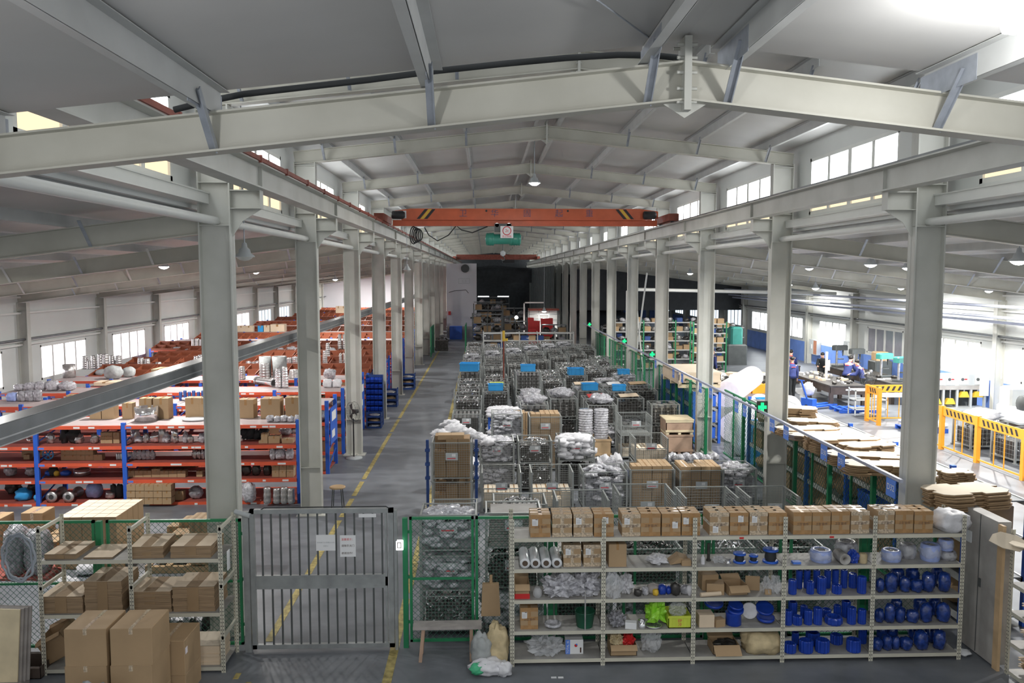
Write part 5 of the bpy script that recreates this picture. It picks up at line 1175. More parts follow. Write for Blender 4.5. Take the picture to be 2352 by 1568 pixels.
for i, (px, py, s_) in enumerate(((858, 985, .62), (893, 935, .8), (936, 895, .8))):
    x, y = PZ(px, py); put('cunit', crate_unit, (x, y+.3, 0), 0, 'dark blue stacked crate trolley with small goods beside the left columns, %s' % ORD[i], None, 'crate trolley', scale=s_)
def fan(h=1.35):
    o = E('standing_fan'); MB().lathe([(.24, 0), (.24, .03), (.05, .05)], 20).build('base', 'cab_grey', o); MB().cyl((0, 0, .03), (0, 0, h-.2), .02).build('pole', 'black', o)
    b = MB()
    for q in (-.06, .06): b.tube([(math.cos(2*PI*i/24)*.28, q, h+math.sin(2*PI*i/24)*.28) for i in range(24)], .006, 4, closed=True)
    for i in range(20): a = 2*PI*i/20; b.tube([(0, -.1, h), (math.cos(a)*.27, -.06, h+math.sin(a)*.27), (math.cos(a)*.27, .06, h+math.sin(a)*.27)], .003, 3)
    b.build('guard', 'gate_dark', o)
    for i in range(3):
        a = 2*PI*i/3; MB().hull8([(math.cos(a+t)*r, y, h+math.sin(a+t)*r) for y in (-.02, -.01) for r, t in ((.04, -.2), (.24, -.35), (.24, .35), (.04, .3))]).build('blade', 'black', o)
    MB().cyl((0, .0, h), (0, .16, h), .07, .05, n=12).build('motor', 'black', o); return o
o = fan(); o.location = (*PZ(813, 1052), 0); o.rotation_euler = (0, 0, -.9); T(o, 'black standing fan against the third left column', 'fan')
o = E('round_stool', (*PZ(776, 1165), 0)); MB().lathe([(.17, .45), (.18, .46), (.18, .48), (.16, .49)], 20).build('seat', 'wood', o)
for i in range(4): a = PI/4+PI/2*i; MB().bar((math.cos(a)*.13, math.sin(a)*.13, .45), (math.cos(a)*.17, math.sin(a)*.17, 0), .02).build('leg', 'gate_dark', o)
T(o, 'round stool with an orange wooden seat behind the gate', 'stool')
# ================================================================ centre: wire mesh cages full of fittings
def cage(w_=.84, d=.70, h=.62, pitch=.05, merged=False, plate=True, openf=False):
    def mk():
        o = E('wire_cage'); f = .09
        b = MB()
        for sx in (-1, 1):
            for sy in (-1, 1):
                b.bx(sx*w_/2-.02, sx*w_/2+.02, sy*d/2-.02, sy*d/2+.02, 0, h)
                b.bx(sx*w_/2-.035, sx*w_/2+.035, sy*d/2-.035, sy*d/2+.035, 0, .02)
        for z in (f, h):
            for sy in (-1, 1): b.bx(-w_/2, w_/2, sy*d/2-.012, sy*d/2+.012, z-.02, z) if not (openf and z == h and sy < 0) else b.bx(-w_/2, w_/2, sy*d/2-.012, sy*d/2+.012, h*.6-.02, h*.6)
            for sx in (-1, 1): b.bx(sx*w_/2-.012, sx*w_/2+.012, -d/2, d/2, z-.02, z)
        b.bx(-w_/2, w_/2, -d/2, d/2, f-.01, f)
        b.build('cage_frame', 'wire_grey', o)
        r = .004 if not merged else .0045; full = MB()
        def panel(ax, c, L, z1, nm):
            b = full if merged else MB(); n = int(L/pitch)
            for i in range(1, n):
                t = -L/2+L*i/n
                if ax == 'x': b.bx(t-r/2, t+r/2, c-r/2, c+r/2, f, z1)
                else: b.bx(c-r/2, c+r/2, t-r/2, t+r/2, f, z1)
            m = int((z1-f)/pitch)
            for j in range(1, m):
                z = f+(z1-f)*j/m
                if ax == 'x': b.bx(-L/2, L/2, c-r/2, c+r/2, z-r/2, z+r/2)
                else: b.bx(c-r/2, c+r/2, -L/2, L/2, z-r/2, z+r/2)
            if not merged: b.build(nm, 'wire_grey', o)
        panel('x', -d/2, w_, h*.6 if openf else h, 'wire_front'); panel('x', d/2, w_, h, 'wire_back'); panel('y', -w_/2, d, h, 'wire_side'); panel('y', w_/2, d, h, 'wire_side')
        if merged: full.build('wire_mesh', 'wire_grey', o)
        if plate: MB().bx(-.13, .13, -d/2-.012, -d/2-.006, h*.55, h*.55+.16, 0).bx(-.10, .08, -d/2-.014, -d/2-.012, h*.55+.03, h*.55+.05, 1).bx(0, .08, -d/2-.014, -d/2-.012, h*.55+.08, h*.55+.14, 2).build('label_plate', ['cab_grey', 'red_print', 'paper'], o)
        return o
    return mk
def heap(kind, w_, d, h, seed, n=70):
    rr = random.Random(seed); b = MB(); core = {'shiny': 1, 'wrapped': 1, 'pipes': 1, 'flanges': 1, 'dark': 1, 'bags': 0, 'plates': 1}[kind]
    w_, d = w_*.92, d*.9
    if core: b.bx(-w_/2+.03, w_/2-.03, -d/2+.03, d/2-.03, 0, h*.8, 1)
    def piece(c, s):
        k = rr.random(); a = Vector((rr.uniform(-1, 1), rr.uniform(-1, 1), rr.uniform(-1, 1))).normalized(); c = Vector(c)
        if kind == 'wrapped' or kind == 'bags': b.blob((c.x, c.y, c.z-s*.5), (s*1.2, s*1.1, s*.6), .5, 2.6, 8, 6, rr.randint(0, 99), 1, 0, True)
        elif k < .45: b.cyl(c-a*s*.5, c+a*s*.5, s*.38, n=7, m=0)
        elif k < .7: b.cyl(c-a*s*.12, c+a*s*.12, s*.62, n=9, m=0)
        else:
            u = a.orthogonal().normalized(); b.tube([c-a*s*.6, c-a*s*.1, c+u*s*.3, c+u*s*.8], s*.27, 6, 0)
    if kind in ('shiny', 'dark', 'wrapped', 'bags'):
        s0 = {'shiny': .062, 'dark': .085, 'wrapped': .095, 'bags': .13}[kind]
        for i in range(n):
            if i < n*.6: x, y = rr.uniform(-1, 1), rr.uniform(-1, 1); p = (x*w_*.42, y*d*.42, h*.82+h*.22*(1-(x*x+y*y)*.5)*rr.uniform(.6, 1.1))
            elif i < n*.85: p = (rr.uniform(-.45, .45)*w_, -d*.45, rr.uniform(.08, .85)*h)
            else: p = (rr.choice((-.45, .45))*w_, rr.uniform(-.42, .42)*d, rr.uniform(.08, .85)*h)
            piece(p, s0*rr.uniform(.7, 1.2))
    elif kind == 'pipes':
        nx = 6
        for j in range(4):
            for i in range(nx):
                x, y = -w_/2+w_*(i+.5)/nx, -d/2+d*(j+.5)/4
                for q in range(4): b.cyl((x, y, h*q/4), (x, y, h*(q+.55)/4), w_/nx*.42, n=8); b.cyl((x, y, h*(q+.55)/4), (x, y, h*(q+1)/4), w_/nx*.3, n=8)
    elif kind == 'flanges':
        for j in range(3):
            for i in range(4):
                x, y = -w_/2+w_*(i+.5)/4, -d/2+d*(j+.5)/3; z = 0
                while z < h*rr.uniform(.85, 1.05): b.cyl((x, y, z), (x, y, z+.03), w_/9*rr.uniform(.9, 1.05), n=10); z += .04
    elif kind == 'plates':
        z = 0
        while z < h: dx = rr.uniform(-.02, .02); b.bx(-w_/2+.02+dx, w_/2-.02+dx, -d/2+.02, d/2-.02, z, z+.025); z += .035
    mm = {'shiny': ['chrome', 'steel_dark'], 'wrapped': ['wrap', 'wrap_grey'], 'pipes': ['steel_dull', 'steel_dark'], 'flanges': ['steel_dull', 'steel_dark'], 'dark': ['steel_dark', 'steel_dark'], 'bags': ['sack_white', 'wrap'], 'plates': ['panel_grey', 'steel_dark']}[kind]
    return b, mm
HN = {'shiny': 'shiny steel fittings', 'wrapped': 'plastic-wrapped fittings', 'pipes': 'upright pipe sections', 'flanges': 'stacked steel discs', 'dark': 'dark castings', 'bags': 'white bagged parts', 'plates': 'grey flat plates', 'cartons': 'brown cartons', 'pale': 'small pale cartons', 'empty': 'nothing'}
HNAME = {'shiny': 'fittings_heap', 'wrapped': 'wrapped_fittings', 'pipes': 'pipe_sections', 'flanges': 'steel_discs', 'dark': 'castings_heap', 'bags': 'bagged_parts', 'plates': 'flat_plates'}
def heap_put(kind, x, y, z, w_, d, h, where, var=0, n=70, rz=0.):
    key = ('heap', kind, var, round(w_, 2), round(h, 2), n)
    def mk(): b, mm = heap(kind, w_, d, h, var*13+5, n); return b.build(HNAME[kind], mm)
    o = put(key, mk, (x, y, z), rz, '%s heaped %s' % (HN[kind], where), 'loose goods in the mesh cages', 'heap'); o['kind'] = 'stuff'; return o
def cartons_in(x, y, z, w_, d, nx, ny, layers, ch, where, m='kraft', gap=.004, top_light=False):
    cw, cd_ = w_*.92/nx, d*.88/ny
    key = ('ci', round(cw, 3), round(cd_, 3), round(ch, 3), m)
    def mk(n=1):
        hh = ch*n; b = MB().rbx(-cw/2+gap, cw/2-gap, -cd_/2+gap, cd_/2-gap, 0, hh-.004, .004, 0); b.bx(-cw*.07, cw*.07, -cd_/2+gap-.001, cd_/2-gap, hh-.004, hh-.003, 1)
        return b.build('pale_box' if m == 'kraft_pale' else 'carton', [m, 'tape'])
    pale = m == 'kraft_pale'
    for l in range(layers):
        for j in range(ny):
            for i in range(nx):
                if l < layers-1 and j > 0: continue
                if l == layers-1 and (i*3+j*5+int(x*10)) % 7 == 0: continue
                tall = l == layers-1 and j > 0
                put(key+(tall,), (lambda: mk(layers)) if tall else mk, (x-w_*.46+cw*(i+.5), y-d*.44+cd_*(j+.5), z+(0 if tall else ch*l)), R.uniform(-.02, .02), '%s %s; layer %s, %s across, %s deep' % ('pale box' if pale else 'carton', where, ORD[l], ORD[i], ORD[j]), 'pale boxes in mesh cages' if pale else 'cartons inside mesh cages', 'box' if pale else 'carton')
# ---- near stacks: x centre, y front, cage size, contents from the floor up
NEAR = [
 (-.53, 11.72, .80, .62, .60, ['shiny', 'wrapped', 'wrapped'], 'just right of the gate'), (.42, 11.80, .80, .62, .60, ['bags', 'dark', 'plates'], 'second from the gate, behind the rack post'),
 (1.45, 11.85, .84, .62, .60, ['dark', 'plates'], 'behind the first bay of the beige rack'), (2.5, 11.9, .84, .62, .60, ['wrapped', 'dark'], 'behind the second bay of the beige rack'),
 (3.6, 11.9, .84, .62, .60, ['dark', 'shiny'], 'behind the third bay of the beige rack'), (4.65, 11.9, .84, .62, .60, ['plates', 'dark'], 'behind the fourth bay of the beige rack'),
 (.62, 14.2, .92, .75, .62, ['plates', 'shiny'], 'second row, nearest the yellow line'), (1.75, 14.4, .92, .75, .62, ['wrapped', 'empty'], 'second row, second stack'), (2.95, 14.6, 1.0, .8, .64, ['dark', 'empty'], 'second row, middle stack'),
 (4.1, 14.5, .95, .8, .62, ['plates', 'empty'], 'second row, fourth stack'), (5.25, 14.5, .9, .8, .62, ['wrapped', 'empty'], 'second row beside the right columns'),
 (-.55, 14.4, .80, .7, .55, ['pale', 'empty'], 'second row at the yellow line'),
 (-.70, 17.35, .83, .8, .85, ['cartons', 'cartons'], 'third row at the yellow line, tall'), (.37, 18.0, .86, .8, .88, ['pale'], 'third row, second stack'), (1.50, 18.0, .92, .8, .88, ['pale'], 'third row, third stack'),
 (2.68, 18.0, .97, .8, .88, ['wrapped'], 'third row, fourth stack, full of white wrap'), (3.74, 18.0, .98, .8, .92, ['cartons'], 'third row, fifth stack'), (4.82, 17.9, .96, .8, .92, ['cartons'], 'third row, sixth stack'), (5.72, 18.1, .78, .8, .9, ['wrapped'], 'third row beside the second right column'),
 (.30, 19.7, .80, .75, .62, ['wrapped', 'wrapped'], 'fourth row, first stack'), (1.22, 19.7, .80, .75, .62, ['shiny', 'shiny'], 'fourth row, second stack'), (2.25, 19.9, .86, .8, .62, ['dark', 'bags'], 'fourth row, tall open cage of white bags'),
 (4.10, 19.9, .80, .75, .62, ['cartons', 'pale'], 'fourth row by the wooden crate'), (5.2, 19.9, .9, .75, .60, ['wrapped'], 'fourth row, low wrapped load at the right'),
 (.60, 21.7, .80, .75, .78, ['wrapped', 'wrapped'], 'fifth row, big wrapped load with label'), (1.62, 21.7, .84, .75, .74, ['cartons', 'cartons'], 'fifth row, large carton block'),
 (4.30, 23.0, .86, .8, .62, ['pale', 'empty'], 'fifth row, open cage by the wooden crate'), (-.52, 23.4, .78, .75, .64, ['shiny', 'pipes'], 'fifth row at the yellow line'), (-.6, 20.6, .8, .7, .5, ['bags'], 'low cage under white bags at the yellow line')]
for x, y, w_, d, h, ks, where in NEAR:
    for l, k in enumerate(ks):
        lv = ('bottom', 'middle' if len(ks) == 3 else 'upper', 'top')[l] if len(ks) > 1 else 'single'
        op = k in ('pale', 'empty', 'bags')
        put(('cage', w_, d, h, op, l > 0), cage(w_, d, h, .05, plate=not (l == 0 and len(ks) > 1), openf=op), (x, y+d/2, l*h), 0, 'grey wire mesh cage, %s one, %s' % (lv, where), 'wire mesh cages near the gate', 'cage')
        wh = 'in %s cage, %s' % (lv, ' '.join(where.replace(',', '').split()[:5])); z = l*h+.092
        if k in HNAME: heap_put(k, x, y+d/2, z, w_, d, (h-.16) if l < len(ks)-1 else h-.12, 'in the %s cage, %s' % (lv, where), var=int(x*10) % 3, n=90)
        elif k == 'cartons': cartons_in(x, y+d/2, z, w_, d, 3 if h < .9 else 4, 2, 3, (h-.15)/3 if l < len(ks)-1 else (h-.02)/3, wh, 'kraft' if x > 3 or x > 1 else 'kraft_dark')
        elif k == 'pale': cartons_in(x, y+d/2, z, w_, d, 4, 2, 2, .17 if h > .8 else .12, wh, 'kraft_pale')
# open flaps, blue posts, bags over the tall stack
for sx in (-1, 1):
    b = MB(); b.bx(-.03, .03, -.03, .03, 0, 1.75)
    for z in (.1, .9, 1.2, 1.5): b.bx(-.05, .05, -.05, .05, z, z+.06)
    o = b.build('blue_trolley_post', 'blue_dark'); o.location = (-.70+sx*.52, 17.4, 0); T(o, 'dark blue trolley post %s of the tall carton cage' % ('left', 'right')[sx > 0], 'post')
for i, (px, py, z, r) in enumerate(((1010, 1000, 1.7, (.22, .2, .10)), (1045, 992, 1.7, (.25, .2, .12)), (1075, 1003, 1.7, (.22, .2, .12)), (1035, 978, 1.6, (.25, .2, .1)), (1100, 1015, 1.24, (.2, .2, .14)), (1118, 1018, 1.24, (.18, .2, .10)))):
    x, y = PZ(px, py, z); o = MB().blob((0, 0, 0), r, .6, 3, 18, 11, 60+i, .8).build('white_bag', 'sack_white'); o.location = (x, y+.15, z-.06); T(o, 'white bag with blue dots draped on the tall cage, %s from the left' % ORD[i], 'bag')
for i, (x, z, a) in enumerate(((-.86, 1.80, .3), (-.58, 1.80, .28))):
    o = MB().rbx(-.14, .14, -.15, .15, 0, .10, .004).build('flat_carton', 'kraft'); o.location = (x, 17.6, z-.06); T(o, 'flat brown carton on top of the tall cage, %s' % ('left', 'right')[i], 'carton')
# blue trolley with wrapped lumps, big crates, coils
def ptrolley():
    o = E('blue_trolley'); b = MB()
    for sx in (-1, 1):
        for sy in (-1, 1): b.bx(sx*.42-.03, sx*.42+.03, sy*.35-.03, sy*.35+.03, 0, 1.25)
    for z in (.12, .6, 1.1): b.bx(-.45, .45, -.37, -.33, z, z+.06); b.bx(-.45, .45, .33, .37, z, z+.06); b.bx(-.45, -.41, -.37, .37, z, z+.06); b.bx(.41, .45, -.37, .37, z, z+.06); b.bx(-.42, .42, -.35, .35, z, z+.02)
    b.build('trolley_frame', 'blue_paint', o); return o
o = ptrolley(); o.location = (.55, 23.6, 0); T(o, 'bright blue tiered trolley loaded with white lumps', 'trolley')
for l, z in enumerate((.62, 1.12)): heap_put('bags', .55, 23.6, z+.01, .84, .7, .25, 'on the blue trolley, %s tier' % ('middle', 'top')[l], 1, 60)
def wcrate(w_, d, h, m='wood', lid=False):
    o = E('wooden_crate'); b = MB(); t = .02
    b.bx(-w_/2, w_/2, -d/2, -d/2+t, .08, h); b.bx(-w_/2, w_/2, d/2-t, d/2, .08, h); b.bx(-w_/2, -w_/2+t, -d/2, d/2, .08, h); b.bx(w_/2-t, w_/2, -d/2, d/2, .08, h); b.bx(-w_/2, w_/2, -d/2, d/2, .06, .08)
    b.build('crate_side', m, o); b = MB()
    for i in (-1, 0, 1): b.bx(i*(w_/2-.05)-.04, i*(w_/2-.05)+.04, -d/2, d/2, 0, .06)
    b.bx(-w_/2-.012, w_/2+.012, -d/2-.012, -d/2, h-.06, h); b.bx(-w_/2-.012, w_/2+.012, -d/2-.012, -d/2, .08, .14); b.build('batten', 'wood_pale' if lid else m, o)
    if lid: MB().bx(-w_/2-.02, w_/2+.02, -d/2-.02, d/2+.02, h, h+.03).build('crate_lid', 'wood_pale', o)
    return o
x, y = PZ(1365, 1052); o = wcrate(.98, .85, .55); o.location = (x, y+.42, 0); T(o, 'open plywood crate holding wrapped coils', 'crate')
for i, (px, k) in enumerate(((1345, 0), (1381, 1))):
    xx = PY(px, 1000, y+.4)[0]; b = MB(); pr = []
    for q in range(18): z = q*.055; pr += [(.19, z), (.215, z+.02), (.215, z+.035), (.19, z+.055)]
    b.lathe([(.08, 0)]+pr+[(.08, .99)], 22); b.xf(Matrix.Scale(1.28, 4, Vector((0, 0, 1)))); o = b.build('wrapped_coil', 'wrap'); o.location = (xx, y+.4+.05*k, .09); T(o, 'tall stack of wrapped coils in the plywood crate, %s' % ('left', 'right')[i], 'coil')
o = wcrate(.80, .8, .58, 'wood_red', False); o.location = (*PZ(1560, 1043), 0); o.location.y += .4; T(o, 'lower tier of the wooden crate by the third right column', 'crate')
o = wcrate(.80, .82, .42, 'wood_red', True)
o.location = (PZ(1560, 1043)[0], PZ(1560, 1043)[1]+.40, .581); T(o, 'upper tier of the wooden crate with a pale lid by the third right column', 'crate')
cartons_in(1.02, 23.2, .5, .8, .6, 3, 2, 4, .22, 'in the tan stack beside the blue trolley', 'kraft'); o = pallet(.9, .7); o.location = (1.02, 23.2, 0); o.scale = (1, 1, 3.5); T(o, 'pallet base under the tan carton stack', 'pallet')
for i, (px, py) in enumerate(((1372, 1080), (1388, 1070), (1403, 1078), (1415, 1068), (1425, 1085))):
    x, y = PZ(px, py, .3); o = MB().blob((0, 0, 0), (.16, .16, .26), .35, 2, 16, 11, 30+i, .9).build('white_bag', 'sack_white' if i % 2 else 'wrap'); o.location = (x, y, .12); T(o, 'upright white bag between the cages in the fourth row, %s from the left' % ORD[i], 'bag')
o = pallet(1.1, .9, 'blue_dark'); o.location = (*PZ(1400, 1100, 0), 0); T(o, 'dark blue pallet under the upright white bags', 'pallet')
for i in range(8):
    x, y = PZ(1528+16*i, 1060-4*(i % 2), .62); o = MB().blob((0, 0, 0), (.13, .14, .12), .4, 2.4, 14, 9, 130+i, .9).build('wrapped_part', 'wrap'); o.location = (x, y, .58); T(o, 'grey-white wrapped part on the low load behind the third row, %s' % ORD[i], 'wrapped part')
# ---- the deep field of cages
kinds = ['shiny', 'flanges', 'pipes', 'shiny', 'dark', 'shiny', 'pipes', 'shiny', 'wrapped', 'flanges', 'shiny', 'dark']
cx = [-.55, .42, 1.5, 2.55, 3.6, 4.6, 5.45]
cagef = cage(.84, .72, .66, .09, merged=True, plate=False)
FIELD = []
rows = [25.0, 26.4, 27.9, 29.3, 30.8, 32.2, 33.6, 35.0, 36.4, 37.8, 39.2, 40.6, 42.0, 43.4, 44.8, 46.2, 47.6]
for j, y in enumerate(rows):
    for i, x in enumerate(cx):
        if j == 0 and i in (1, 3): continue
        if j == 7 and i == 3: continue
        nl = 2 if (i*3+j*2) % 5 else 1
        if i == 6 and abs((y-11.97) % 6) < .9: continue
        if j == 2 and i == 2: nl = 3
        xx = x+R.uniform(-.06, .06); yy = y+R.uniform(-.12, .12); rz = R.uniform(-.04, .04)
        FIELD.append((xx, yy, nl*.66))
        for l in range(nl):
            k = kinds[(i*5+j*7+l*3) % len(kinds)]
            wh = 'depth row %s, %s from the yellow line' % (ORD[j], ORD[i]); lv = ('bottom', 'upper', 'third')[l]
            put('cagef', cagef, (xx, yy, l*.66), rz, 'wire mesh cage, %s, %s' % (lv, wh), 'wire mesh cages in the deep field', 'cage')
            h = .5 if l < nl-1 else .55
            key = ('heapf', k, (i+j) % 2, h)
            def mk(k=k, h=h): b, mm = heap(k, .84, .72, h, 3+(i+j) % 2, 60); return b.build(HNAME[k], mm)
            o = put(key, mk, (xx, yy, l*.66+.092), rz, '%s, %s cage, %s' % (HN[k], lv, wh), 'loose goods in the deep field of cages', 'heap'); o['kind'] = 'stuff'
def on_cage(px, py):
    c = min([q for q in FIELD if q[2] > 1.3], key=lambda c: (lambda q: (q[0]-px)**2+(q[1]-py)**2)(PJ(c[0], c[1]-.2, c[2])))
    FIELD.remove(c); return c
def bcrate(w_=.5, d=.36, h=.22, m='blue_crate'):
    def mk():
        b = MB(); t = .012; b.bx(-w_/2, w_/2, -d/2, d/2, 0, t)
        for a, c, e, g in ((-w_/2, w_/2, -d/2, -d/2+t), (-w_/2, w_/2, d/2-t, d/2), (-w_/2, -w_/2+t, -d/2, d/2), (w_/2-t, w_/2, -d/2, d/2)): b.bx(a, c, e, g, 0, h)
        b.bx(-w_/2-.012, w_/2+.012, -d/2-.012, -d/2, h-.03, h); b.bx(-w_/2-.012, w_/2+.012, d/2, d/2+.012, h-.03, h); b.bx(-w_/2-.012, -w_/2, -d/2, d/2, h-.03, h); b.bx(w_/2, w_/2+.012, -d/2, d/2, h-.03, h)
        for q in (-.3, 0, .3): b.bx(q*w_-.006, q*w_+.006, -d/2-.01, -d/2, 0, h)
        return b.build('blue_crate', m)
    return mk
for i, (px, py, z, s_, lab) in enumerate(((1123, 916, 1.35, 1.0, 'beside a yellow box'), (1082, 862, 1.35, 1.5, 'over the brown tray near the yellow line'), (1371, 880, 1.35, 1.05, 'centre right of the field'), (1338, 859, 1.35, 1.2, 'further back, centre right'),
                                    (1429, 872, .9, .9, 'upper one by the fifth right column'), (1425, 884, .66, .9, 'lower one by the fifth right column'), (1222, 846, 1.35, 1.0, 'far centre of the field'))):
    x, y, z = on_cage(px, py); put('bcr', bcrate(), (x, y-.1, z+.003), R.uniform(-.1, .1), 'bright blue plastic crate on the mesh cages, '+lab, None, 'crate', scale=s_)
x, y, z = on_cage(1135, 935); T(carton_body(.5, .25, .12).build('yellow_box', 'crate_yellow'), 'yellow box below the blue crate on the cages', 'box').location = (x, y-.2, z+.003)
for i, (px, py, z, w_, m) in enumerate(((1191, 876, 1.35, .75, 'kraft_pale'), (1330, 893, 1.4, .75, 'kraft_light'), (1462, 926, 1.35, .6, 'kraft_light'), (1450, 848, 1.35, .6, 'kraft'), (1340, 905, 1.35, .5, 'red'), (1436, 910, 1.35, .45, 'paper'))):
    x, y, z = on_cage(px, py); o = MB().hull8([(-w_/2, -.25, 0), (w_/2, -.25, .03), (w_/2, .25, .05), (-w_/2, .25, .02), (-w_/2, -.25, .02), (w_/2, -.25, .05), (w_/2, .25, .07), (-w_/2, .25, .04)]).build('cover_sheet', m); o.location = (x, y, z+.01)
    T(o, '%s sheet lying over the caged goods, %s' % ({'kraft_pale': 'pale cardboard', 'kraft_light': 'light cardboard', 'kraft': 'brown cardboard', 'red': 'red', 'paper': 'white paper'}[m], ORD[i]), 'sheet')
for i, (px, py, z) in enumerate(((1255, 925, 1.35), (1395, 905, 1.35), (1320, 960, .9), (1240, 1008, .9))):
    x, y, z = on_cage(px, py); o = MB().blob((0, 0, 0), (.34, .28, .16), .5, 3.5, 20, 12, 200+i, .8).build('silver_bundle', 'wrap'); o.location = (x, y, z); T(o, 'silver crumpled bundle on top of the cages, %s' % ORD[i], 'bundle')
# tall red pole with yellow head among the cages
x, y = PZ(1157, 890, .9); o = E('marker_pole', (x, y, 0)); MB().cyl((0, 0, 0), (0, 0, 2.7), .03, n=8).build('pole', 'crane_rust', o); MB().cyl((0, 0, 2.7), (0, 0, 3.1), .05, n=8).bx(-.04, .16, -.02, .02, 2.7, 2.8).build('pole_head', 'yellow', o); MB().bx(-.06, .06, -.05, .05, .95, 1.15).build('marker_tag', 'red', o)
T(o, 'thin red-brown pole with a yellow head rising among the cages', 'pole')
# ================================================================ right: duct with bay signs, fence, cardboard racks
X0 = 6.06
b = MB().bx(X0-.025, X0+.025, 11.6, 50, 2.235, 2.285, 0)
T(b.build('cable_duct', 'cable_blue'), 'grey-blue cable duct running along the right columns above the fence', 'duct')
for px, py, s in ((2047, 1113, 'D32'), (1933, 1057, 'D31'), (1893, 1040, 'D30'), (1806, 988, 'D29'), (1774, 972, 'D28'), (1711, 938, 'D27'), (1692, 932, 'D26'), (1633, 900, 'D25'), (1609, 892, 'D24'), (1567, 871, 'D23'), (1547, 861, 'D22'), (1506, 842, 'D21')):
    y, z = PX(px, py, X0-.03); o = E('bay_sign', (X0-.034, y, 2.235)); MB().bx(-.004, 0, -.14, .14, -.27, 0).build('sign_plate', 'blue_tag', o)
    text('bay_number', s, .13, (-.007, 0, -.13), (PI/2, 0, -PI/2), 'paper', o); T(o, 'blue bay sign reading %s hanging from the cable duct' % s, 'sign')
# green fence along the columns
def yfence(X, y0, y1, h, lab):
    o = E('green_fence_panel', (X, y0, 0)); L = y1-y0; b = MB(); b.bx(-.02, .02, 0, L, h-.04, h); b.bx(-.02, .02, 0, L, .08, .12); b.bx(-.02, .02, L/2-.015, L/2+.015, .08, h); b.build('panel_frame', 'green', o)
    MB().bx(-.04, .04, -.04, .04, 0, h+.02).build('fence_post', 'green', o)
    b = MB(); chainlink(b, 0, L, .12, h-.04, pitch=.12, r=.003); b.xf(Matrix.Rotation(PI/2, 4, 'Z')); b.build('chain_link', 'wire_green', o); return T(o, lab, 'fence')
y = 12.4; k = 0
while y < 46: yfence(6.93 if y < 23 else 6.42, y, y+1.75, 1.95, 'green mesh fence panel along the right columns, %s from the gate' % ORD[k]); y += 1.85; k += 1
# racks behind the fence carrying flattened cardboard
def srack(X, y0, n, lab, bay=2.0, dx=.95, lv=(.15, .75, 1.35, 1.92), ht=1.98):
    o = E('grey_rack', (X, y0, 0))
    for i in range(n+1):
        for xx in (0, dx): MB().bx(xx-.04, xx+.04, i*bay-.04, i*bay+.04, 0, ht).build('upright', 'blue_paint', o)
    for z in lv:
        for i in range(n): MB().bx(0, .04, i*bay, (i+1)*bay, z-.09, z, 0).bx(dx-.04, dx, i*bay, (i+1)*bay, z-.09, z, 0).bx(.04, dx-.04, i*bay+.02, (i+1)*bay-.02, z-.03, z-.01, 1).build('shelf', ['purlin_grey', 'trunk_grey'], o)
    return T(o, lab, 'rack')
srack(7.12, 11.75, 5, 'grey and blue rack behind the fence loaded with flat cardboard')
srack(6.50, 25.2, 3, 'second grey and blue rack between the third and fourth right columns', dx=.8, lv=(.15, .65, 1.15, 1.62), bay=1.5, ht=1.625)
rr = random.Random(11); c = 0
for i in range(5):
    for l, z in enumerate((.15, .75, 1.35)):
        for j in range(2):
            k = rr.choice((0, 0, 1, 2)); y = 12.3+2*i+j*.95; lab = 'behind the green fence, bay %s, level %s, %s' % (ORD[i], ORD[l], ('near one', 'far one')[j])
            if k == 0: put('rk0', lambda: carton_body(.8, .7, .42).build('carton', 'kraft_dark'), (7.58, y, z), 0, 'brown carton '+lab, 'goods behind the green fence', 'carton')
            elif k == 1: put('rk1', lambda: bcrate(.6, .7, .34, 'blue_paint')(), (7.58, y, z), 0, 'blue plastic crate '+lab, 'goods behind the green fence', 'crate')
            else: put('rk2', lambda: MB().blob((0, 0, 0), (.4, .36, .2), .35, 2.6, 16, 10, 8, .9).build('brown_bundle', 'kraft'), (7.58, y, z), 0, 'brown bundle '+lab, 'goods behind the green fence', 'bundle')
for i in range(3):
    for l, z in enumerate((.15, .65, 1.15)):
        for j in range(2): put('rk1', None, (6.90, 25.6+1.5*i+j*.72, z), 0, 'blue plastic crate on the second rack, bay %s, level %s, %s' % (ORD[i], ORD[l], ('near one', 'far one')[j]), 'goods behind the green fence', 'crate')
def flatcut(seed, r):
    q = random.Random(seed); a, c, d = r*1.1, r*.62, r*.16; k = q.uniform(.15, .4)
    P = [(-a*k, -c), (-a*k, -c+d), (a*k, -c+d), (a*k, -c), (a*.8, -c*.95), (a, -c*.6), (a, -c*.1), (a*.82, -c*.1), (a*.82, c*.15), (a, c*.15), (a*.97, c*.7), (a*.75, c), (a*.2, c), (a*.2, c-d), (-a*.1, c-d), (-a*.1, c), (-a*.75, c), (-a*.98, c*.65), (-a, c*.1), (-a*.85, c*.05), (-a*.85, -c*.2), (-a, -c*.25), (-a*.9, -c*.8), (-a*.7, -c)]
    return P
def blanks(px, py, z, r, h, seed, lab, sx=1., rz=0.):
    n = int(h/.03); b = MB(); r2 = random.Random(seed)
    for q in range(n):
        pts = [(x*sx, y) for x, y in flatcut(seed, r)]; dx, dy = r2.uniform(-.03, .03), r2.uniform(-.03, .03); b.prism([(x+dx, y+dy) for x, y in pts], q*.03, q*.03+.022, 0)
    b.prism([(x+dx, y+dy) for x, y in pts], n*.03-.008, n*.03, 1)
    o = b.build('cardboard_blanks', ['kraft_dark', 'kraft_pale']); x, y = PZ(px, py, z+h); o.location = (x, y, z); o.rotation_euler = (0, 0, rz); return T(o, lab, 'cardboard')
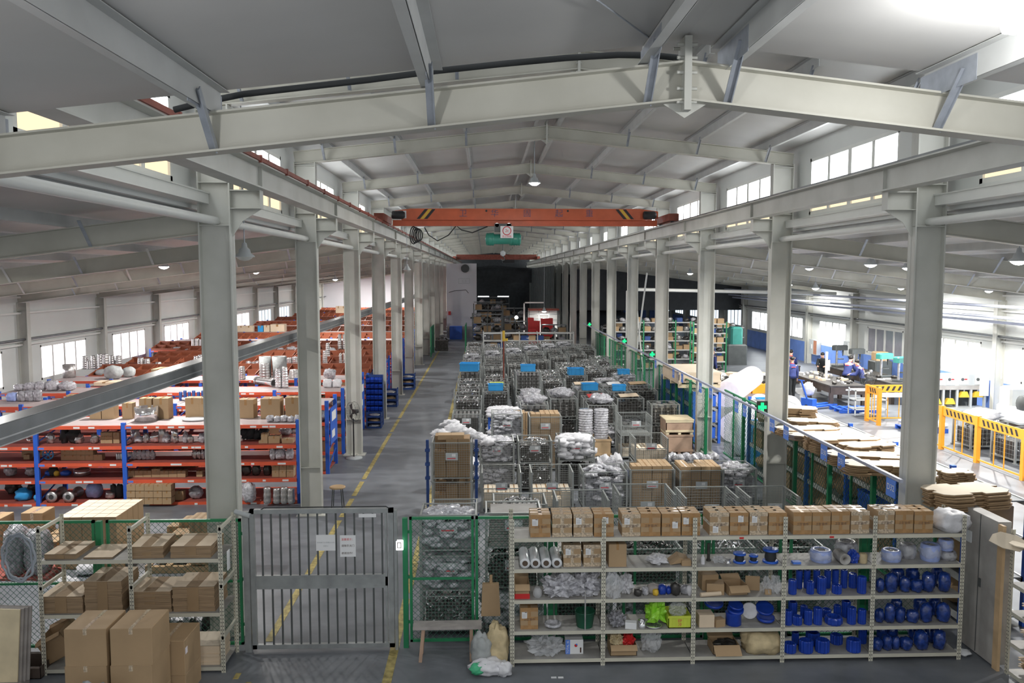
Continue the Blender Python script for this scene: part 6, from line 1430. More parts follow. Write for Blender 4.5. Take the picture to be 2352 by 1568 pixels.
for i, (px, py, h, r, sx) in enumerate(((1815, 934, .30, .42, 1.2), (1868, 962, .2, .42, 1.1), (1850, 980, .16, .45, 1.3), (1888, 992, .14, .5, 1.3), (1935, 1002, .28, .5, 1.2), (1990, 1016, .26, .42, 1.1), (1985, 1040, .2, .45, 1.3), (2012, 1060, .2, .42, 1.2), (2222, 1122, .24, .48, 1.1), (2195, 1080, .3, .28, .8))):
    blanks(px, py, 1.925, r, h, 20+i, 'stack of pale cardboard blanks on the fence-side rack, %s from the far end' % ORD[i], sx, rr.uniform(-.3, .3))
# flat box on a pallet
o = wcrate(1.35, 2.4, .38, 'kraft_light'); o.location = (6.86, 27.1, 1.75); T(o, 'wide flat box on a pallet raised beside the fourth right column', 'box'); MB().bx(-.68, .68, -1.21, 1.21, .38, .40).build('box_lid', 'kraft_pale', o)
for q in (-1.1, 0, 1.1): MB().bx(-.67, .67, q-.06, q+.06, -.11, 0).build('pallet_bearer', 'wood_pale', o)
# foam rolls
def froll(p, q, r, m, lab, n=26):
    p, q = Vector(p), Vector(q); o = MB().cyl(p, q, r, r*.97, n, 0, True).build('foam_roll', m); d = (q-p).normalized()
    MB().cyl(p-d*.004, p+d*.01, r*.25, n=14).build('roll_core', 'film_end', o); return T(o, lab, 'foam roll')
froll((7.75, 26.0, 1.42), (9.95, 30.2, 1.44), .42, 'foam_pink', 'huge pale pink foam roll, upper one beyond the third right column')
froll((7.75, 25.2, .47), (10.0, 29.4, .48), .46, 'foam_pink', 'huge pale pink foam roll, lower one beyond the third right column'); froll((8.75, 25.0, .46), (11.0, 29.2, .46), .45, 'foam_pink', 'third pale pink foam roll beside the lower one')
for i, (px, py, h, r) in enumerate(((1640, 1040, 1.5, .30), (1668, 1040, .9, .26))):
    x, y = PZ(px, py); o = MB().blob((0, 0, 0), (r, r, h/1.9), .14, 3, 20, 14, 70+i, .97, box=.25).build('wrapped_bale', 'foam_white'); o.location = (7.45+.45*i, 23.4+.5*i, 0); T(o, 'white wrapped bale standing behind the fence, %s one' % ('tall', 'short')[i], 'bale')
for j in range(4):
    for i in range(2): put('bcr2', bcrate(.55, .5, .3, 'blue_crate'), (7.6+.6*i, 22.2, .0+.31*j), 0, 'blue crate stacked behind the fence, %s column, %s up' % (ORD[i], ORD[j]), 'blue crates stacked behind the fence', 'crate')
put('bcr2', None, (9.15, 26.0, .92), .1, 'open blue crate on top of the foam rolls', None, 'crate', scale=1.2)
# green cross lights on the columns
for k, px in ((1, 1757), (3, 1500), (4, 1432), (6, 1328)):
    y = YB[1+k]-.02; z = 2.33; b = MB(); x = XR-.12; b.bx(x-.03, x+.03, y-.09, y-.06, z-.10, z+.10, 0); b.bx(x-.09, x+.09, y-.09, y-.06, z-.035, z+.035, 0); b.bx(x-.11, x+.11, y-.06, y-.02, z-.13, z+.13, 1)
    T(b.build('green_cross_light', ['green_glow', 'black']), 'glowing green cross lamp on the %s right column' % ORD[k], 'sign light')
# ---- workshop
def bench(x0, x1, y0, y1, lab, h=.86, m='bench_steel'):
    o = E('work_bench', ((x0+x1)/2, (y0+y1)/2, 0)); a, c = (x1-x0)/2, (y1-y0)/2
    MB().bx(-a, a, -c, c, h-.06, h).build('bench_top', m, o)
    MB().bx(-a+.02, a-.02, -c+.02, -c+.06, h-.36, h-.06).bx(-a+.02, -a+.06, -c, c, h-.30, h-.06).bx(a-.06, a-.02, -c, c, h-.30, h-.06).build('apron', 'wood_dark', o)
    for sx in (-1, 1):
        for sy in (-1, 0, 1): MB().bx(sx*(a-.08)-.07, sx*(a-.08)+.07, sy*(c-.1)-.07, sy*(c-.1)+.07, 0, h-.3).build('leg', 'wood_dark', o)
    MB().bx(-.1, .12, -c+.012, -c+.02, h-.2, h-.14).build('name_plate', 'paper', o); return T(o, lab, 'workbench')
bench(13.65, 15.1, 31.9, 36.4, 'long dark steel workbench in the middle of the workshop'); bench(16.4, 17.7, 32.5, 40, 'second dark workbench beside the right wall'); bench(14.2, 15.2, 39, 41, 'third workbench further back')
for i in range(26):
    x, y = R.uniform(13.8, 15.0), R.uniform(32.1, 36.2); k = i % 4
    put(('bi', k), [lambda: MB().lathe([(.06, 0), (.08, .05), (.06, .12), (.04, .13)], 10).build('steel_part', 'chrome'), lambda: carton_body(.22, .16, .10).build('small_box', 'kraft_light'), lambda: MB().blob((0, 0, 0), (.13, .1, .07), .5, 3, 10, 7, 3, .9).build('tool_item', 'steel_dark'), lambda: MB().bx(-.15, .15, -.03, .03, 0, .04).build('hand_tool', 'paper')][k],
        (x, y, .861), R.random()*3, '%s lying on the middle workbench, %s' % (('shiny part', 'light box', 'dark tool', 'white strip')[k], ORD[i//4]), 'clutter on the middle workbench', 'bench item')
for i in range(14):
    x, y = R.uniform(16.5, 17.5), R.uniform(32.8, 39.5); put(('bi', (i*3) % 4), None, (x, y, .861), R.random()*3, 'small item on the bench by the wall, %s' % ORD[i], 'clutter on the wall bench', 'bench item')
o = E('steel_post', (14.35, 34.0, .86)); MB().bx(-.04, .04, -.04, .04, 0, 1.15).build('post_body', 'frame_white', o); MB().bx(.04, .14, -.03, .03, .35, .8).build('side_box', 'cab_grey', o); T(o, 'white post fixed on the middle workbench', 'post')
# people: one continuous skinned body, clothes as children
def skinned(name, pts, edges, radii, m, parent, root=0, lv=1):
    me = bpy.data.meshes.new(name); me.from_pydata([tuple(p) for p in pts], edges, []); me.materials.append(M[m]); o = bpy.data.objects.new(name, me); C.objects.link(o)
    if parent: o.parent = parent
    k = o.modifiers.new('Skin', 'SKIN'); k.use_smooth_shade = True
    if not me.skin_vertices: pass
    sv = me.skin_vertices[0].data if me.skin_vertices else None
    if sv is None:
        return o
    for i, r in enumerate(radii): sv[i].radius = (r, r) if not isinstance(r, tuple) else r
    sv[root].use_root = True
    s = o.modifiers.new('Subdivision', 'SUBSURF'); s.levels = lv; s.render_levels = lv; return o
def tubes(b, chain, m=0, n=10):
    b.tube([c[0] for c in chain], [c[1] for c in chain], n, m)
def person(loc, rz, label, jacket='cloth_blue', bend=0., arms='work', collar=True, h=1.7, legs=(0, 0)):
    """standing figure facing +y before rotation; bend leans the trunk forward"""
    o = E('person', loc, rz); k = h/1.7
    hip = Vector((0, 0, .92*k)); d = Vector((0, math.sin(bend), math.cos(bend)))
    ch = hip+d*.40*k; nk = hip+d*.56*k; hd = nk+Vector((0, math.sin(bend*1.3), math.cos(bend*1.3)))*.13*k
    P = [hip, hip+d*.2*k, ch, nk, hd, hd+Vector((0, .01, .07))*k]; rad = [(.15, .11), (.135, .10), (.16, .11), (.055, .055), (.085, .095), (.07, .08)]
    ed = [(0, 1), (1, 2), (2, 3), (3, 4), (4, 5)]
    arm = []
    for s in (-1, 1):
        sh = ch+Vector((s*.19*k, 0, .06*k)); 
        if arms == 'work': el = sh+Vector((s*.05, .10, -.26))*k; ha = el+Vector((-s*.08, .24, -.02))*k
        elif arms == 'down': el = sh+Vector((s*.05, -.02, -.28))*k; ha = el+Vector((s*.02, .06, -.25))*k
        else: el = sh+Vector((s*.06, .06, -.26))*k; ha = el+Vector((-s*.02, .2, -.12))*k
        i = len(P); P += [sh, el, ha, ha+(ha-el).normalized()*.09*k]; rad += [(.055, .055), (.045, .045), (.03, .03), (.035, .02)]; ed += [(2, i), (i, i+1), (i+1, i+2), (i+2, i+3)]; arm.append((sh, el, ha))
    leg = []
    for s, q in ((-1, legs[0]), (1, legs[1])):
        a = hip+Vector((s*.09, 0, -.04))*k; kn = Vector((s*.10, q*.5+.02, .48))*k; an = Vector((s*.11, q, .08))*k; i = len(P); P += [a, kn, an, an+Vector((0, .14, -.05))*k]; rad += [(.09, .09), (.065, .065), (.045, .045), (.04, .03)]; ed += [(0, i), (i, i+1), (i+1, i+2), (i+2, i+3)]; leg.append((a, kn, an))
    rad = [(a*k, c*k) for a, c in rad]
    skinned('body', P, ed, rad, 'skin', o)
    # jacket
    b = MB(); 
    def ell(c, rx, ry): return [(c.x+math.cos(2*PI*i/14)*rx, c.y+math.sin(2*PI*i/14)*ry, c.z) for i in range(14)]
    rings = [ell(hip+d*-.06*k, .19*k, .145*k), ell(hip+d*.06*k, .18*k, .14*k), ell(hip+d*.22*k, .17*k, .13*k), ell(ch, .205*k, .14*k), ell(ch+d*.1*k, .16*k, .11*k), ell(nk, .075*k, .075*k)]
    vs = [p for r in rings for p in r]; fs = [(q*14+i, q*14+(i+1) % 14, (q+1)*14+(i+1) % 14, (q+1)*14+i) for q in range(5) for i in range(14)]; fs.append(tuple(range(13, -1, -1))); b.add(vs, fs, 0, True)
    for sh, el, ha in arm: b.tube([sh+Vector((0, 0, .01)), sh*.5+el*.5, el, el*.3+ha*.7, ha], [.075*k, .068*k, .06*k, .05*k, .042*k], 10)
    b.build('jacket', jacket, o)
    b = MB()
    for a, kn, an in leg: b.tube([a+Vector((0, 0, .06)), a*.5+kn*.5, kn, kn*.4+an*.6, an], [.115*k, .10*k, .08*k, .065*k, .058*k], 10)
    b.blob((hip.x, hip.y, hip.z-.14*k), (.175*k, .13*k, .12*k), 0, 1, 12, 8); b.build('trousers', 'cloth_black', o)
    b = MB()
    for a, kn, an in leg: b.blob((an.x, an.y+.05, 0), (.05*k, .13*k, .045*k), 0, 1, 10, 6)
    b.build('shoes', 'black', o)
    b = MB(); hc = hd+Vector((0, -.012, .055))*k; b.blob((hc.x, hc.y-.01, hc.z-.055*k), (.092*k, .105*k, .09*k), .05, 2, 12, 8, 3, 1); b.build('hair', 'hair', o)
    f = hd+Vector((0, .088, .0))*k
    for s in (-1, 1): MB().blob((f.x+s*.03*k, f.y, f.z+.01*k), .010*k, 0, 1, 8, 6).build('eye', 'black', o)
    MB().blob((f.x, f.y+.008, f.z-.03*k), (.012*k, .018*k, .018*k), 0, 1, 8, 6).build('nose', 'skin', o); MB().bx(f.x-.02*k, f.x+.02*k, f.y-.01, f.y+.001, f.z-.055*k, f.z-.048*k).build('mouth', 'red_print', o)
    for s in (-1, 1): MB().blob((hd.x+s*.085*k, hd.y, hd.z-.02*k), (.012*k, .02*k, .028*k), 0, 1, 8, 6).build('ear', 'skin', o)
    if collar:
        MB().lathe([(.078*k, -.02), (.085*k, .02), (.07*k, .03), (.07*k, -.02)], 14, c=tuple(nk)).build('red_collar', 'red', o)
        MB().bx(-.09*k, .09*k, ch.y-.155*k, ch.y-.143*k, ch.z+.0*k, ch.z+.03*k).build('back_print', 'red_print', o)
    # fingers
    for (sh, el, ha), s in zip(arm, (-1, 1)):
        dd = (ha-el).normalized(); sd = dd.cross(Vector((0, 0, 1))).normalized(); b = MB(); c0 = ha+dd*.06*k
        for q in range(4): p = c0+sd*(q-1.5)*.02*k; b.tube([p, p+dd*.035*k+Vector((0, 0, -.006)), p+dd*(.06+.008*(q in (1, 2)))*k+Vector((0, 0, -.022))], [.009*k, .008*k, .006*k], 5)
        p = ha+dd*.02*k-sd*s*.03*k; b.tube([p, p+dd*.03*k-sd*s*.02*k, p+dd*.055*k-sd*s*.018*k], [.010*k, .009*k, .007*k], 5); b.build('fingers', 'skin', o)
    return T(o, label, 'person')
x, y = PZ(1818, 914); person((x, y, 0), .1, 'person in blue jacket and black trousers standing with back to the camera', bend=.06, arms='down', legs=(-.1, .06))
person((14.2, 37.6, 0), -.3, 'person in blue jacket with red collar beyond the standing one', bend=.25, arms='work')
x, y = PZ(1635, 885); person((x, y, 0), -1.2, 'person in dark blue walking by the fourth right column', bend=.05, arms='down', legs=(-.12, .12), collar=False)
person((15.75, 37.6, 0), PI-.6, 'person in black bending over the far end of the bench', 'cloth_black', .55, 'work', False)
person((15.75, 35.2, 0), -1.0, 'person in blue leaning between the benches, left of a pair', bend=.45)
person((15.75, 33.6, 0), 1.0, 'person in blue with red collar, right of the pair between the benches', bend=.4)
# fan, pallet jack, blue pallet
o = fan(1.3); o.location = (PY(1991, 893, 30.4)[0], 30.4, 0); o.rotation_euler = (0, 0, .2); T(o, 'standing fan by the corner of the middle workbench', 'fan')
o = E('pallet_jack', (12.75, 31.6, 0)); MB().bx(-.28, -.1, 0, 1.2, .08, .14).bx(.1, .28, 0, 1.2, .08, .14).build('forks', 'blue_paint', o); MB().bx(-.28, .28, -.22, .02, .08, .42).build('pump_body', 'blue_paint', o)
MB().bar((0, -.2, .4), (-.05, -.5, 1.15), .05).bar((-.2, -.5, 1.15), (.1, -.5, 1.15), .03).build('handle', 'blue_paint', o); MB().lathe([(.09, -.05), (.09, .05)], 14, axis='x', c=(0, -.2, .09)).build('wheel', 'rubber', o); T(o, 'blue hand pallet truck beside the middle workbench', 'pallet truck'); o.rotation_euler = (0, 0, -1.1)
o = pallet(1.5, 1.0, 'blue_paint'); o.location = (14.2, 31.0, 0); T(o, 'blue plastic pallet in front of the middle workbench', 'pallet')
x, y = PZ(1838, 920, .6); o = MB().blob((0, 0, 0), (.22, .2, .28), .4, 3, 16, 10, 77, .9).build('white_rags', 'sack_white'); o.location = (12.9, 32.2, .43); T(o, 'white rags heaped on the pallet truck', 'rags')
# orange barrier: hazard rail fence
def barrier(pts, lab):
    o = E('orange_barrier', (pts[0][0], pts[0][1], 0)); ox, oy = pts[0]
    for i, (x, y) in enumerate(pts):
        MB().bx(x-ox-.06, x-ox+.06, y-oy-.06, y-oy+.06, 0, 1.32).build('post', 'orange_rail', o)
        if i:
            xa, ya = pts[i-1]; p, q = Vector((xa-ox, ya-oy, 0)), Vector((x-ox, y-oy, 0)); L = (q-p).length; d = (q-p)/L
            MB().bar(p+Vector((0, 0, 1.17)), q+Vector((0, 0, 1.17)), .05, .26).build('top_rail', 'orange_rail', o); MB().bar(p+Vector((0, 0, .1)), q+Vector((0, 0, .1)), .04, .04).build('lower_rail', 'orange_rail', o)
            n = int(L/.24); nb = d.cross(Vector((0, 0, 1)))*.028; b = MB()
            for j in range(n):
                c = p+d*(.2+(L-.4)*(j+.5)/n); 
                for sg in (1, -1):
                    e = nb*sg; w_ = d*.045; s2 = d*.04; z0, z1 = Vector((0, 0, 1.09)), Vector((0, 0, 1.25)); vs = [c+e-w_-s2+z0, c+e+w_-s2+z0, c+e+w_+s2+z1, c+e-w_+s2+z1]; b.add(vs, [(0, 1, 2, 3) if sg > 0 else (3, 2, 1, 0)])
            b.build('hazard_slots', 'black', o)
            for t in (.4, .62): c = p+d*L*t; MB().bx(c.x-.012, c.x+.012, c.y-.012, c.y+.012, .1, 1.05).build('rod', 'orange_rail', o)
    return T(o, lab, 'barrier')
barrier([(13.75, 18.2), (13.75, 20.3), (13.75, 22.3), (13.75, 24.1), (13.75, 26.0)], 'long orange safety barrier with black slots along the right workshop')
barrier([(13.72, 28.0), (13.72, 28.9), (15.6, 28.9)], 'orange safety barrier corner left of the first right column')
T(MB().bx(13.9, 15.3, 28.82, 28.84, .86, 1.02).build('white_board', 'paper'), 'white strip board under the orange barrier corner', 'board')
o = E('grey_cart', (14.2, 29.9, 0))
for z in (.3, .65, 1.0): MB().bx(-.6, .6, -.3, .3, z-.03, z).build('tray', 'cab_grey', o)
for sx in (-1, 1):
    for sy in (-1, 1): MB().bx(sx*.58-.02, sx*.58+.02, sy*.28-.02, sy*.28+.02, .06, 1.05).build('leg', 'cab_grey', o)
T(o, 'grey three-tray cart behind the orange barrier corner', 'cart')
o = pallet(1.3, 1.0, 'blue_paint'); o.location = (14.7, 27.0, 0); T(o, 'blue pallet of white parts inside the orange barrier corner', 'pallet'); heap_put('bags', 14.7, 27.0, .145, 1.2, .9, .16, 'on the blue pallet by the orange barrier', 2, 60)
for i, (x, y, k) in enumerate(((15.1, 24.4, 'dark'), (15.2, 22.6, 'shiny'), (15.2, 20.2, 'plates'))):
    put('cagef', None, (x, y, 0), .1*i, 'wire mesh cage behind the orange barrier, %s from the far end' % ORD[i], None, 'cage', scale=1.3); o = heap_put(k, x, y, .12, 1.1, .9, .6, 'in the cage behind the orange barrier, %s' % ORD[i], 1, 70)
o = MB().blob((0, 0, 0), (.5, .45, .18), .5, 3, 20, 12, 88, .8).build('white_cover', 'sack_white'); o.location = (15.1, 24.3, .85); T(o, 'white cloth over the cage behind the orange barrier', 'cloth')
# test stand with four dials
TY = 30.6; p, q = PY(2105, 860, TY), PY(2262, 882, TY); o = E('test_machine', (0, TY, 0)); xa, xb = p[0], q[0]
z1, z0 = p[1], PY(2200, 885, TY)[1]; MB().bx(xa, xb, 0, .5, z0, z1).build('control_box', 'cab_grey', o)
for i, px in enumerate((2082, 2116, 2146, 2186, 2241)):
    if i == 0: continue
    px = (0, 2158, 2186, 2214, 2249)[i] if False else (0, 2157, 2184, 2214, 2249)[i]
    xx = PY(px, 870, TY)[0]; zc = (z0+z1)/2; MB().bx(xx-.17, xx+.17, -.02, 0, z0+.03, z1-.03).build('dial_panel', 'machine_white', o)
    MB().cyl((xx-.06, -.03, zc+.02), (xx-.06, -.02, zc+.02), .06, n=14).build('dial', 'gate_dark', o); MB().bx(xx+.01, xx+.12, -.025, -.02, zc, zc+.05).build('red_display', 'red', o)
MB().bx(xa, xb, -.05, .45, z0-.16, z0).build('beam', 'panel_grey', o)
zt = PY(2150, 935, TY)[1]
for i in range(6): xx = xa+(xb-xa)*i/5; MB().bx(xx-.04, xx+.04, -.04, .04, zt, z0-.16).build('pillar', 'cab_grey', o)
for i in range(5):
    xx = xa+(xb-xa)*(i+.5)/5; zz = zt+(.12 if i < 3 else .38)
    MB().hull8([(xx-.2, -.06, zz), (xx+.2, -.06, zz), (xx+.2, .1, zz), (xx-.2, .1, zz), (xx-.10, -.06, zz+.22), (xx+.10, -.06, zz+.22), (xx+.1, .1, zz+.22), (xx-.1, .1, zz+.22)]).build('yellow_clamp', 'yellow', o)
    MB().cyl((xx, 0, zz+.22), (xx, 0, z0-.1), .03, n=8).build('ram', 'steel_dull', o)
MB().bx(xa-.1, xb+.05, -.45, .5, zt-.08, zt).build('table_top', 'cab_grey', o)
MB().bx(xa, xb, .45, .5, .05, z0).build('back_plate', 'gate_dark', o)
for xx in (xa+.1, (xa+xb)/2, xb-.1): MB().bx(xx-.05, xx+.05, -.44, -.34, 0, zt-.08).build('leg', 'gate_dark', o)
xx = PY(2258, 895, TY)[0]; MB().bx(xx-.18, xx+.18, -.07, -.05, z0-.4, z1+.35).build('side_board', 'paper', o)
T(o, 'long grey pressure test stand with four dials and yellow clamps', 'machine')
# drill presses, lathe, cabinets
def drill(lab, x, y, m='machine_green', s=1.):
    o = E('drill_press', (x, y, .86), 0); MB().rbx(-.2, .2, -.3, .3, 0, .08, .02).build('base', 'gate_dark', o); MB().cyl((0, .15, .08), (0, .15, 1.0), .05, n=12).build('column_tube', 'steel_dull', o)
    MB().rbx(-.16, .16, -.38, .34, .78, 1.02, .04).build('head', m, o); MB().cyl((0, -.2, .78), (0, -.2, .5), .04, .02, n=10).build('spindle', 'gate_dark', o); MB().cyl((0, -.05, .35), (0, -.05, .38), .17, n=16).build('table', 'gate_dark', o)
    for a in (0, 2.1, 4.2): MB().bar((.18, -.2, .8), (.2, -.2+.2*math.cos(a), .8+.2*math.sin(a)), .015).build('feed_handle', 'steel_dull', o)
    o.scale = (s,)*3; o.rotation_euler = (0, 0, PI/2+.3); return T(o, lab, 'drill press')
drill('green-headed drill press on the wall bench, left one', 17.1, 34.6); drill('green-headed drill press on the wall bench, right one', 17.1, 33.1); drill('dark drill press at the far end of the wall bench', 16.9, 38.6, 'gate_dark'); drill('second dark drill press behind the leaning pair', 16.9, 36.8, 'gate_dark')
o = E('belt_machine', (18.2, 37.2, 0)); MB().rbx(-.4, .4, -.4, .4, 0, 1.3, .05).build('machine_body', 'gate_dark', o); MB().rbx(-.3, .3, -.3, .3, 1.3, 1.7, .05).build('motor_cover', 'wood', o); T(o, 'dark machine with a brown motor cover by the right wall', 'machine')
o = E('lathe_machine', (17.5, 26.0, 0)); MB().rbx(-.35, .35, -.9, .9, 0, .95, .05).build('bed', 'machine_white', o); MB().rbx(-.3, .3, .2, .85, .95, 1.55, .06).build('headstock', 'machine_white', o); MB().lathe([(.05, 0), (.28, .02), (.3, .05), (.24, .05)], 18, axis='x', c=(-.36, -.4, 1.1)).build('hand_wheel', 'gate_dark', o); MB().lathe([(.04, 0), (.34, .01), (.34, .03)], 18, axis='y', c=(.1, -1.0, .9)).build('belt_wheel', 'gate_dark', o)
T(o, 'white machine with dark hand wheels at the right of the test stand', 'machine')
o = E('orange_machine', (16.6, 22.4, 0)); MB().rbx(-.5, .5, -.6, .6, .15, .9, .06).build('lower_body', 'cab_grey', o); MB().hull8([(-.5, -.6, .9), (.5, -.6, .9), (.5, .6, .9), (-.5, .6, .9), (-.3, -.3, 1.65), (.5, -.3, 1.65), (.5, .6, 1.65), (-.3, .6, 1.65)]).build('sloping_hood', 'machine_white', o)
MB().hull8([(-.52, -.4, 1.0), (-.51, .4, 1.0), (-.50, .4, 1.0), (-.51, -.4, 1.0), (-.47, -.4, 1.15), (-.47, .4, 1.15), (-.45, .4, 1.15), (-.45, -.4, 1.15)]).bx(-.3, .3, -.61, -.60, .98, 1.1).build('orange_stripe', 'crane_orange', o); T(o, 'white machine with orange stripe cut by the right edge', 'machine')
o = E('white_stool', (15.6, 22.9, 0)); MB().lathe([(.19, .55), (.2, .57), (.18, .6)], 18).build('seat', 'paper', o); MB().cyl((0, 0, .1), (0, 0, .55), .03).build('stem', 'gate_dark', o)
for i in range(5): a = 2*PI*i/5; MB().bar((0, 0, .12), (.22*math.cos(a), .22*math.sin(a), .03), .03).build('leg', 'gate_dark', o)
T(o, 'white-topped round stool near the orange machine', 'stool')
bench(16.0, 17.6, 23.9, 24.9, 'grey steel table behind the long orange barrier', .8, 'cab_grey')
for px, py, w_, h, m, lab in ((1871, 799, .55, .85, 'cab_grey', 'grey and rust electrical cabinet on the right wall'), (1951, 803, .5, .75, 'cab_grey', 'grey electrical cabinet with red label on the right wall')):
    y, z = PX(px, py, 18.9); o = E('electrical_cabinet', (19.17, y+.6, z)); MB().bx(-.12, .12, -w_, w_, -h/2, h/2).build('cabinet_body', m, o); MB().bx(-.125, -.12, -w_*.9, -w_*.1, -h/2+.04, h/2-.04).build('cabinet_door', 'cab_rust' if 'rust' in lab else 'machine_white', o); MB().bx(-.128, -.122, w_*.2, w_*.5, -.1, .15).build('label_plate', 'paper' if 'rust' in lab else 'red_print', o); T(o, lab, 'electrical cabinet')
for i, (px, py) in enumerate(((2068, 830), (2265, 850))):
    y, z = PX(px, py, 18.8); T(MB().bx(-.02, .02, -.2, .2, -.3, .3).build('notice_board', 'paper'), 'white notice board by the right wall windows, %s' % ('left one', 'right one')[i], 'notice').location = (19.27, y, z)
for i, z in enumerate((3.55, 3.75, 4.15)):
    T(MB().cyl((18.2-.3*i, 16, z), (18.2-.3*i, 60, z), .05, n=8).build('air_pipe', 'cable_blue'), 'horizontal pipe high along the right wall, %s up' % ORD[i], 'pipe')
p = [(7.6, 43.6, 0), (7.6, 43.6, 4.35), (7.7, 43.6, 4.45), (18.8, 43.6, 4.2)]; T(MB().tube(p, .09, 8).build('duct_pipe', 'frame_white'), 'white pipe rising and crossing the right aisle', 'pipe')
# far parts shelving in the right aisle
for k, (x, y, n) in enumerate(((6.9, 44.5, 3), (11.0, 43.0, 1), (7.2, 50.0, 5))):
    lv = [.15, .65, 1.15, 1.65, 2.15, 2.65] if k < 2 else [.2, .8, 1.4, 2.0]; o = frack2 = E('parts_rack', (x, y, 0)); bay = 1.75
    for i in range(n+1):
        for yy in (0, .6): MB().bx(i*bay-.035, i*bay+.035, yy-.03, yy+.03, 0, lv[-1]+.1).build('upright', 'green' if k < 2 else 'gate_dark', o)
    for z in lv:
        for i in range(n): MB().bx(i*bay, (i+1)*bay, -.02, .62, z-.05, z).build('shelf', 'purlin_grey', o)
    T(o, ('green and white parts shelving beyond the right columns', 'narrow green and white shelving with a blue box', 'dark tall shelving at the back of the right aisle')[k], 'rack')
    for i in range(n):
        for l, z in enumerate(lv):
            for j in range(4):
                if k == 2 and j == 3: continue
                t = (i*5+l*3+j*7+(i*l) % 3) % 6; t = 0 if t == 5 and (i+l) % 2 else (3 if t == 2 and j % 2 else t); put(('pr', t), [lambda: carton_body(.34, .4, .26).build('carton', 'kraft'), lambda: MB().blob((0, 0, 0), (.17, .2, .13), .5, 3, 10, 7, 2, .9).build('steel_parts', 'steel_dull'), lambda: carton_body(.3, .4, .22).build('dark_bin', 'blue_dark'), lambda: MB().blob((0, 0, 0), (.18, .2, .11), .5, 3, 10, 7, 5, .9).build('dark_parts', 'steel_dark'), lambda: MB().blob((0, 0, 0), (.17, .2, .12), .5, 3, 10, 7, 7, .9).build('wrapped_parts', 'wrap'), lambda: carton_body(.36, .4, .2).build('blue_bin', 'blue_paint' if k else 'kraft_dark')][t],
                    (x+i*bay+.25+j*.41, y+.3, z+.002), 0, '%s on the %s shelving, bay %s, shelf %s, place %s' % (('carton', 'steel parts', 'dark bin', 'dark parts', 'wrapped parts', 'blue bin')[t], ('green', 'narrow', 'dark back')[k], ORD[i], ORD[l], ORD[j]), 'goods on the far right shelving', 'goods')
# piles by the far right corner
for i in range(16):
    x, y = PZ(1650+8*i, 862+(i % 4)*8, .3); t = i % 4
    put(('pl', t), [lambda: carton_body(.5, .5, .45).build('carton', 'kraft_light'), lambda: MB().blob((0, 0, 0), (.35, .3, .3), .4, 2.5, 12, 8, 2, .9).build('white_sack', 'sack_white'), lambda: MB().blob((0, 0, 0), (.4, .35, .3), .5, 2.5, 12, 8, 5, .9).build('dark_pile', 'steel_dark'), lambda: carton_body(.6, .5, .4).build('yellow_crate', 'orange_rail')][t],
        (x, y, 0), R.random(), '%s in the jumble by the far right corner, %s' % (('pale carton', 'white sack', 'dark pile', 'orange crate')[t], ORD[i//4]), 'jumble by the far right corner', 'goods')
o = E('green_machine', (14.6, 47.5, 0)); MB().rbx(-.6, .6, -.5, .5, 0, 1.2, .08).build('machine_base', 'gate_dark', o); MB().rbx(-.35, .35, -.4, .4, 1.2, 2.2, .1).build('machine_head', 'machine_green', o); T(o, 'tall dark green machine near the corner window', 'machine')
o = MB(); 
for s in (-1, 1): o.bar((6.9, 36.5-s*1.6, .05), (6.9, 36.5+s*1.6, 5.3), .06, .06)
T(o.build('cross_brace', 'frame_white'), 'pale crossed brace between the fifth and sixth right columns', 'brace')
for i in range(30):
    x, y = 11.6+R.uniform(-.8, 1.0), 22.8+R.uniform(-.6, .6); put('bcap', lambda: MB().lathe([(.035, 0), (.04, .05), (.02, .07)], 8).build('blue_plug', 'blue_paint'), (x, y, 0), 0, 'small blue cap scattered on the aisle floor beyond the cardboard', 'scattered blue caps', 'cap')
# ================================================================ travelling crane and the far end
CY = 26.6
o = E('travelling_crane', (0, CY, 0)); x0, x1 = -3.2, 5.86
b = MB(); zt = 7.33
def seg(b, xa, xb, za0, za1, zb0, zb1, hw): b.hull8([(xa, -hw, za0), (xb, -hw, zb0), (xb, hw, zb0), (xa, hw, za0), (xa, -hw, za1), (xb, -hw, zb1), (xb, hw, zb1), (xa, hw, za1)])
seg(b, x0+.3, x0+.9, 7.03, 7.25, 6.98, zt, .17); seg(b, x0+.9, x1-.9, 6.98, zt, 6.98, zt, .17); seg(b, x1-.9, x1-.3, 6.98, zt, 7.03, 7.25, .17)
b.build('box_girder', 'crane_orange', o)
MB().bx(x0+.3, x1-.3, -.008, .008, 6.80, 6.98).bx(x0+.3, x1-.3, -.10, .10, 6.79, 6.81).bx(x0+.6, x1-.5, -.21, -.17, 6.97, 7.0).build('lower_flange', 'crane_orange', o)
for s, X in ((-1, x0), (1, x1)):
    MB().bx(X-.15, X+.15, -1.1, 1.1, 6.90, 7.12).build('end_carriage', 'crane_rust', o)
    for yy in (-.85, .85): MB().lathe([(.10, -.05), (.11, 0), (.10, .05)], 16, axis='x', c=(X, yy, 6.96)).build('wheel', 'gate_dark', o)
    MB().lathe([(.10, -.25), (.13, -.22), (.13, .1), (.08, .16)], 14, axis='x', c=(X-s*.55, -.28, 7.12)).build('drive_motor', 'black', o)
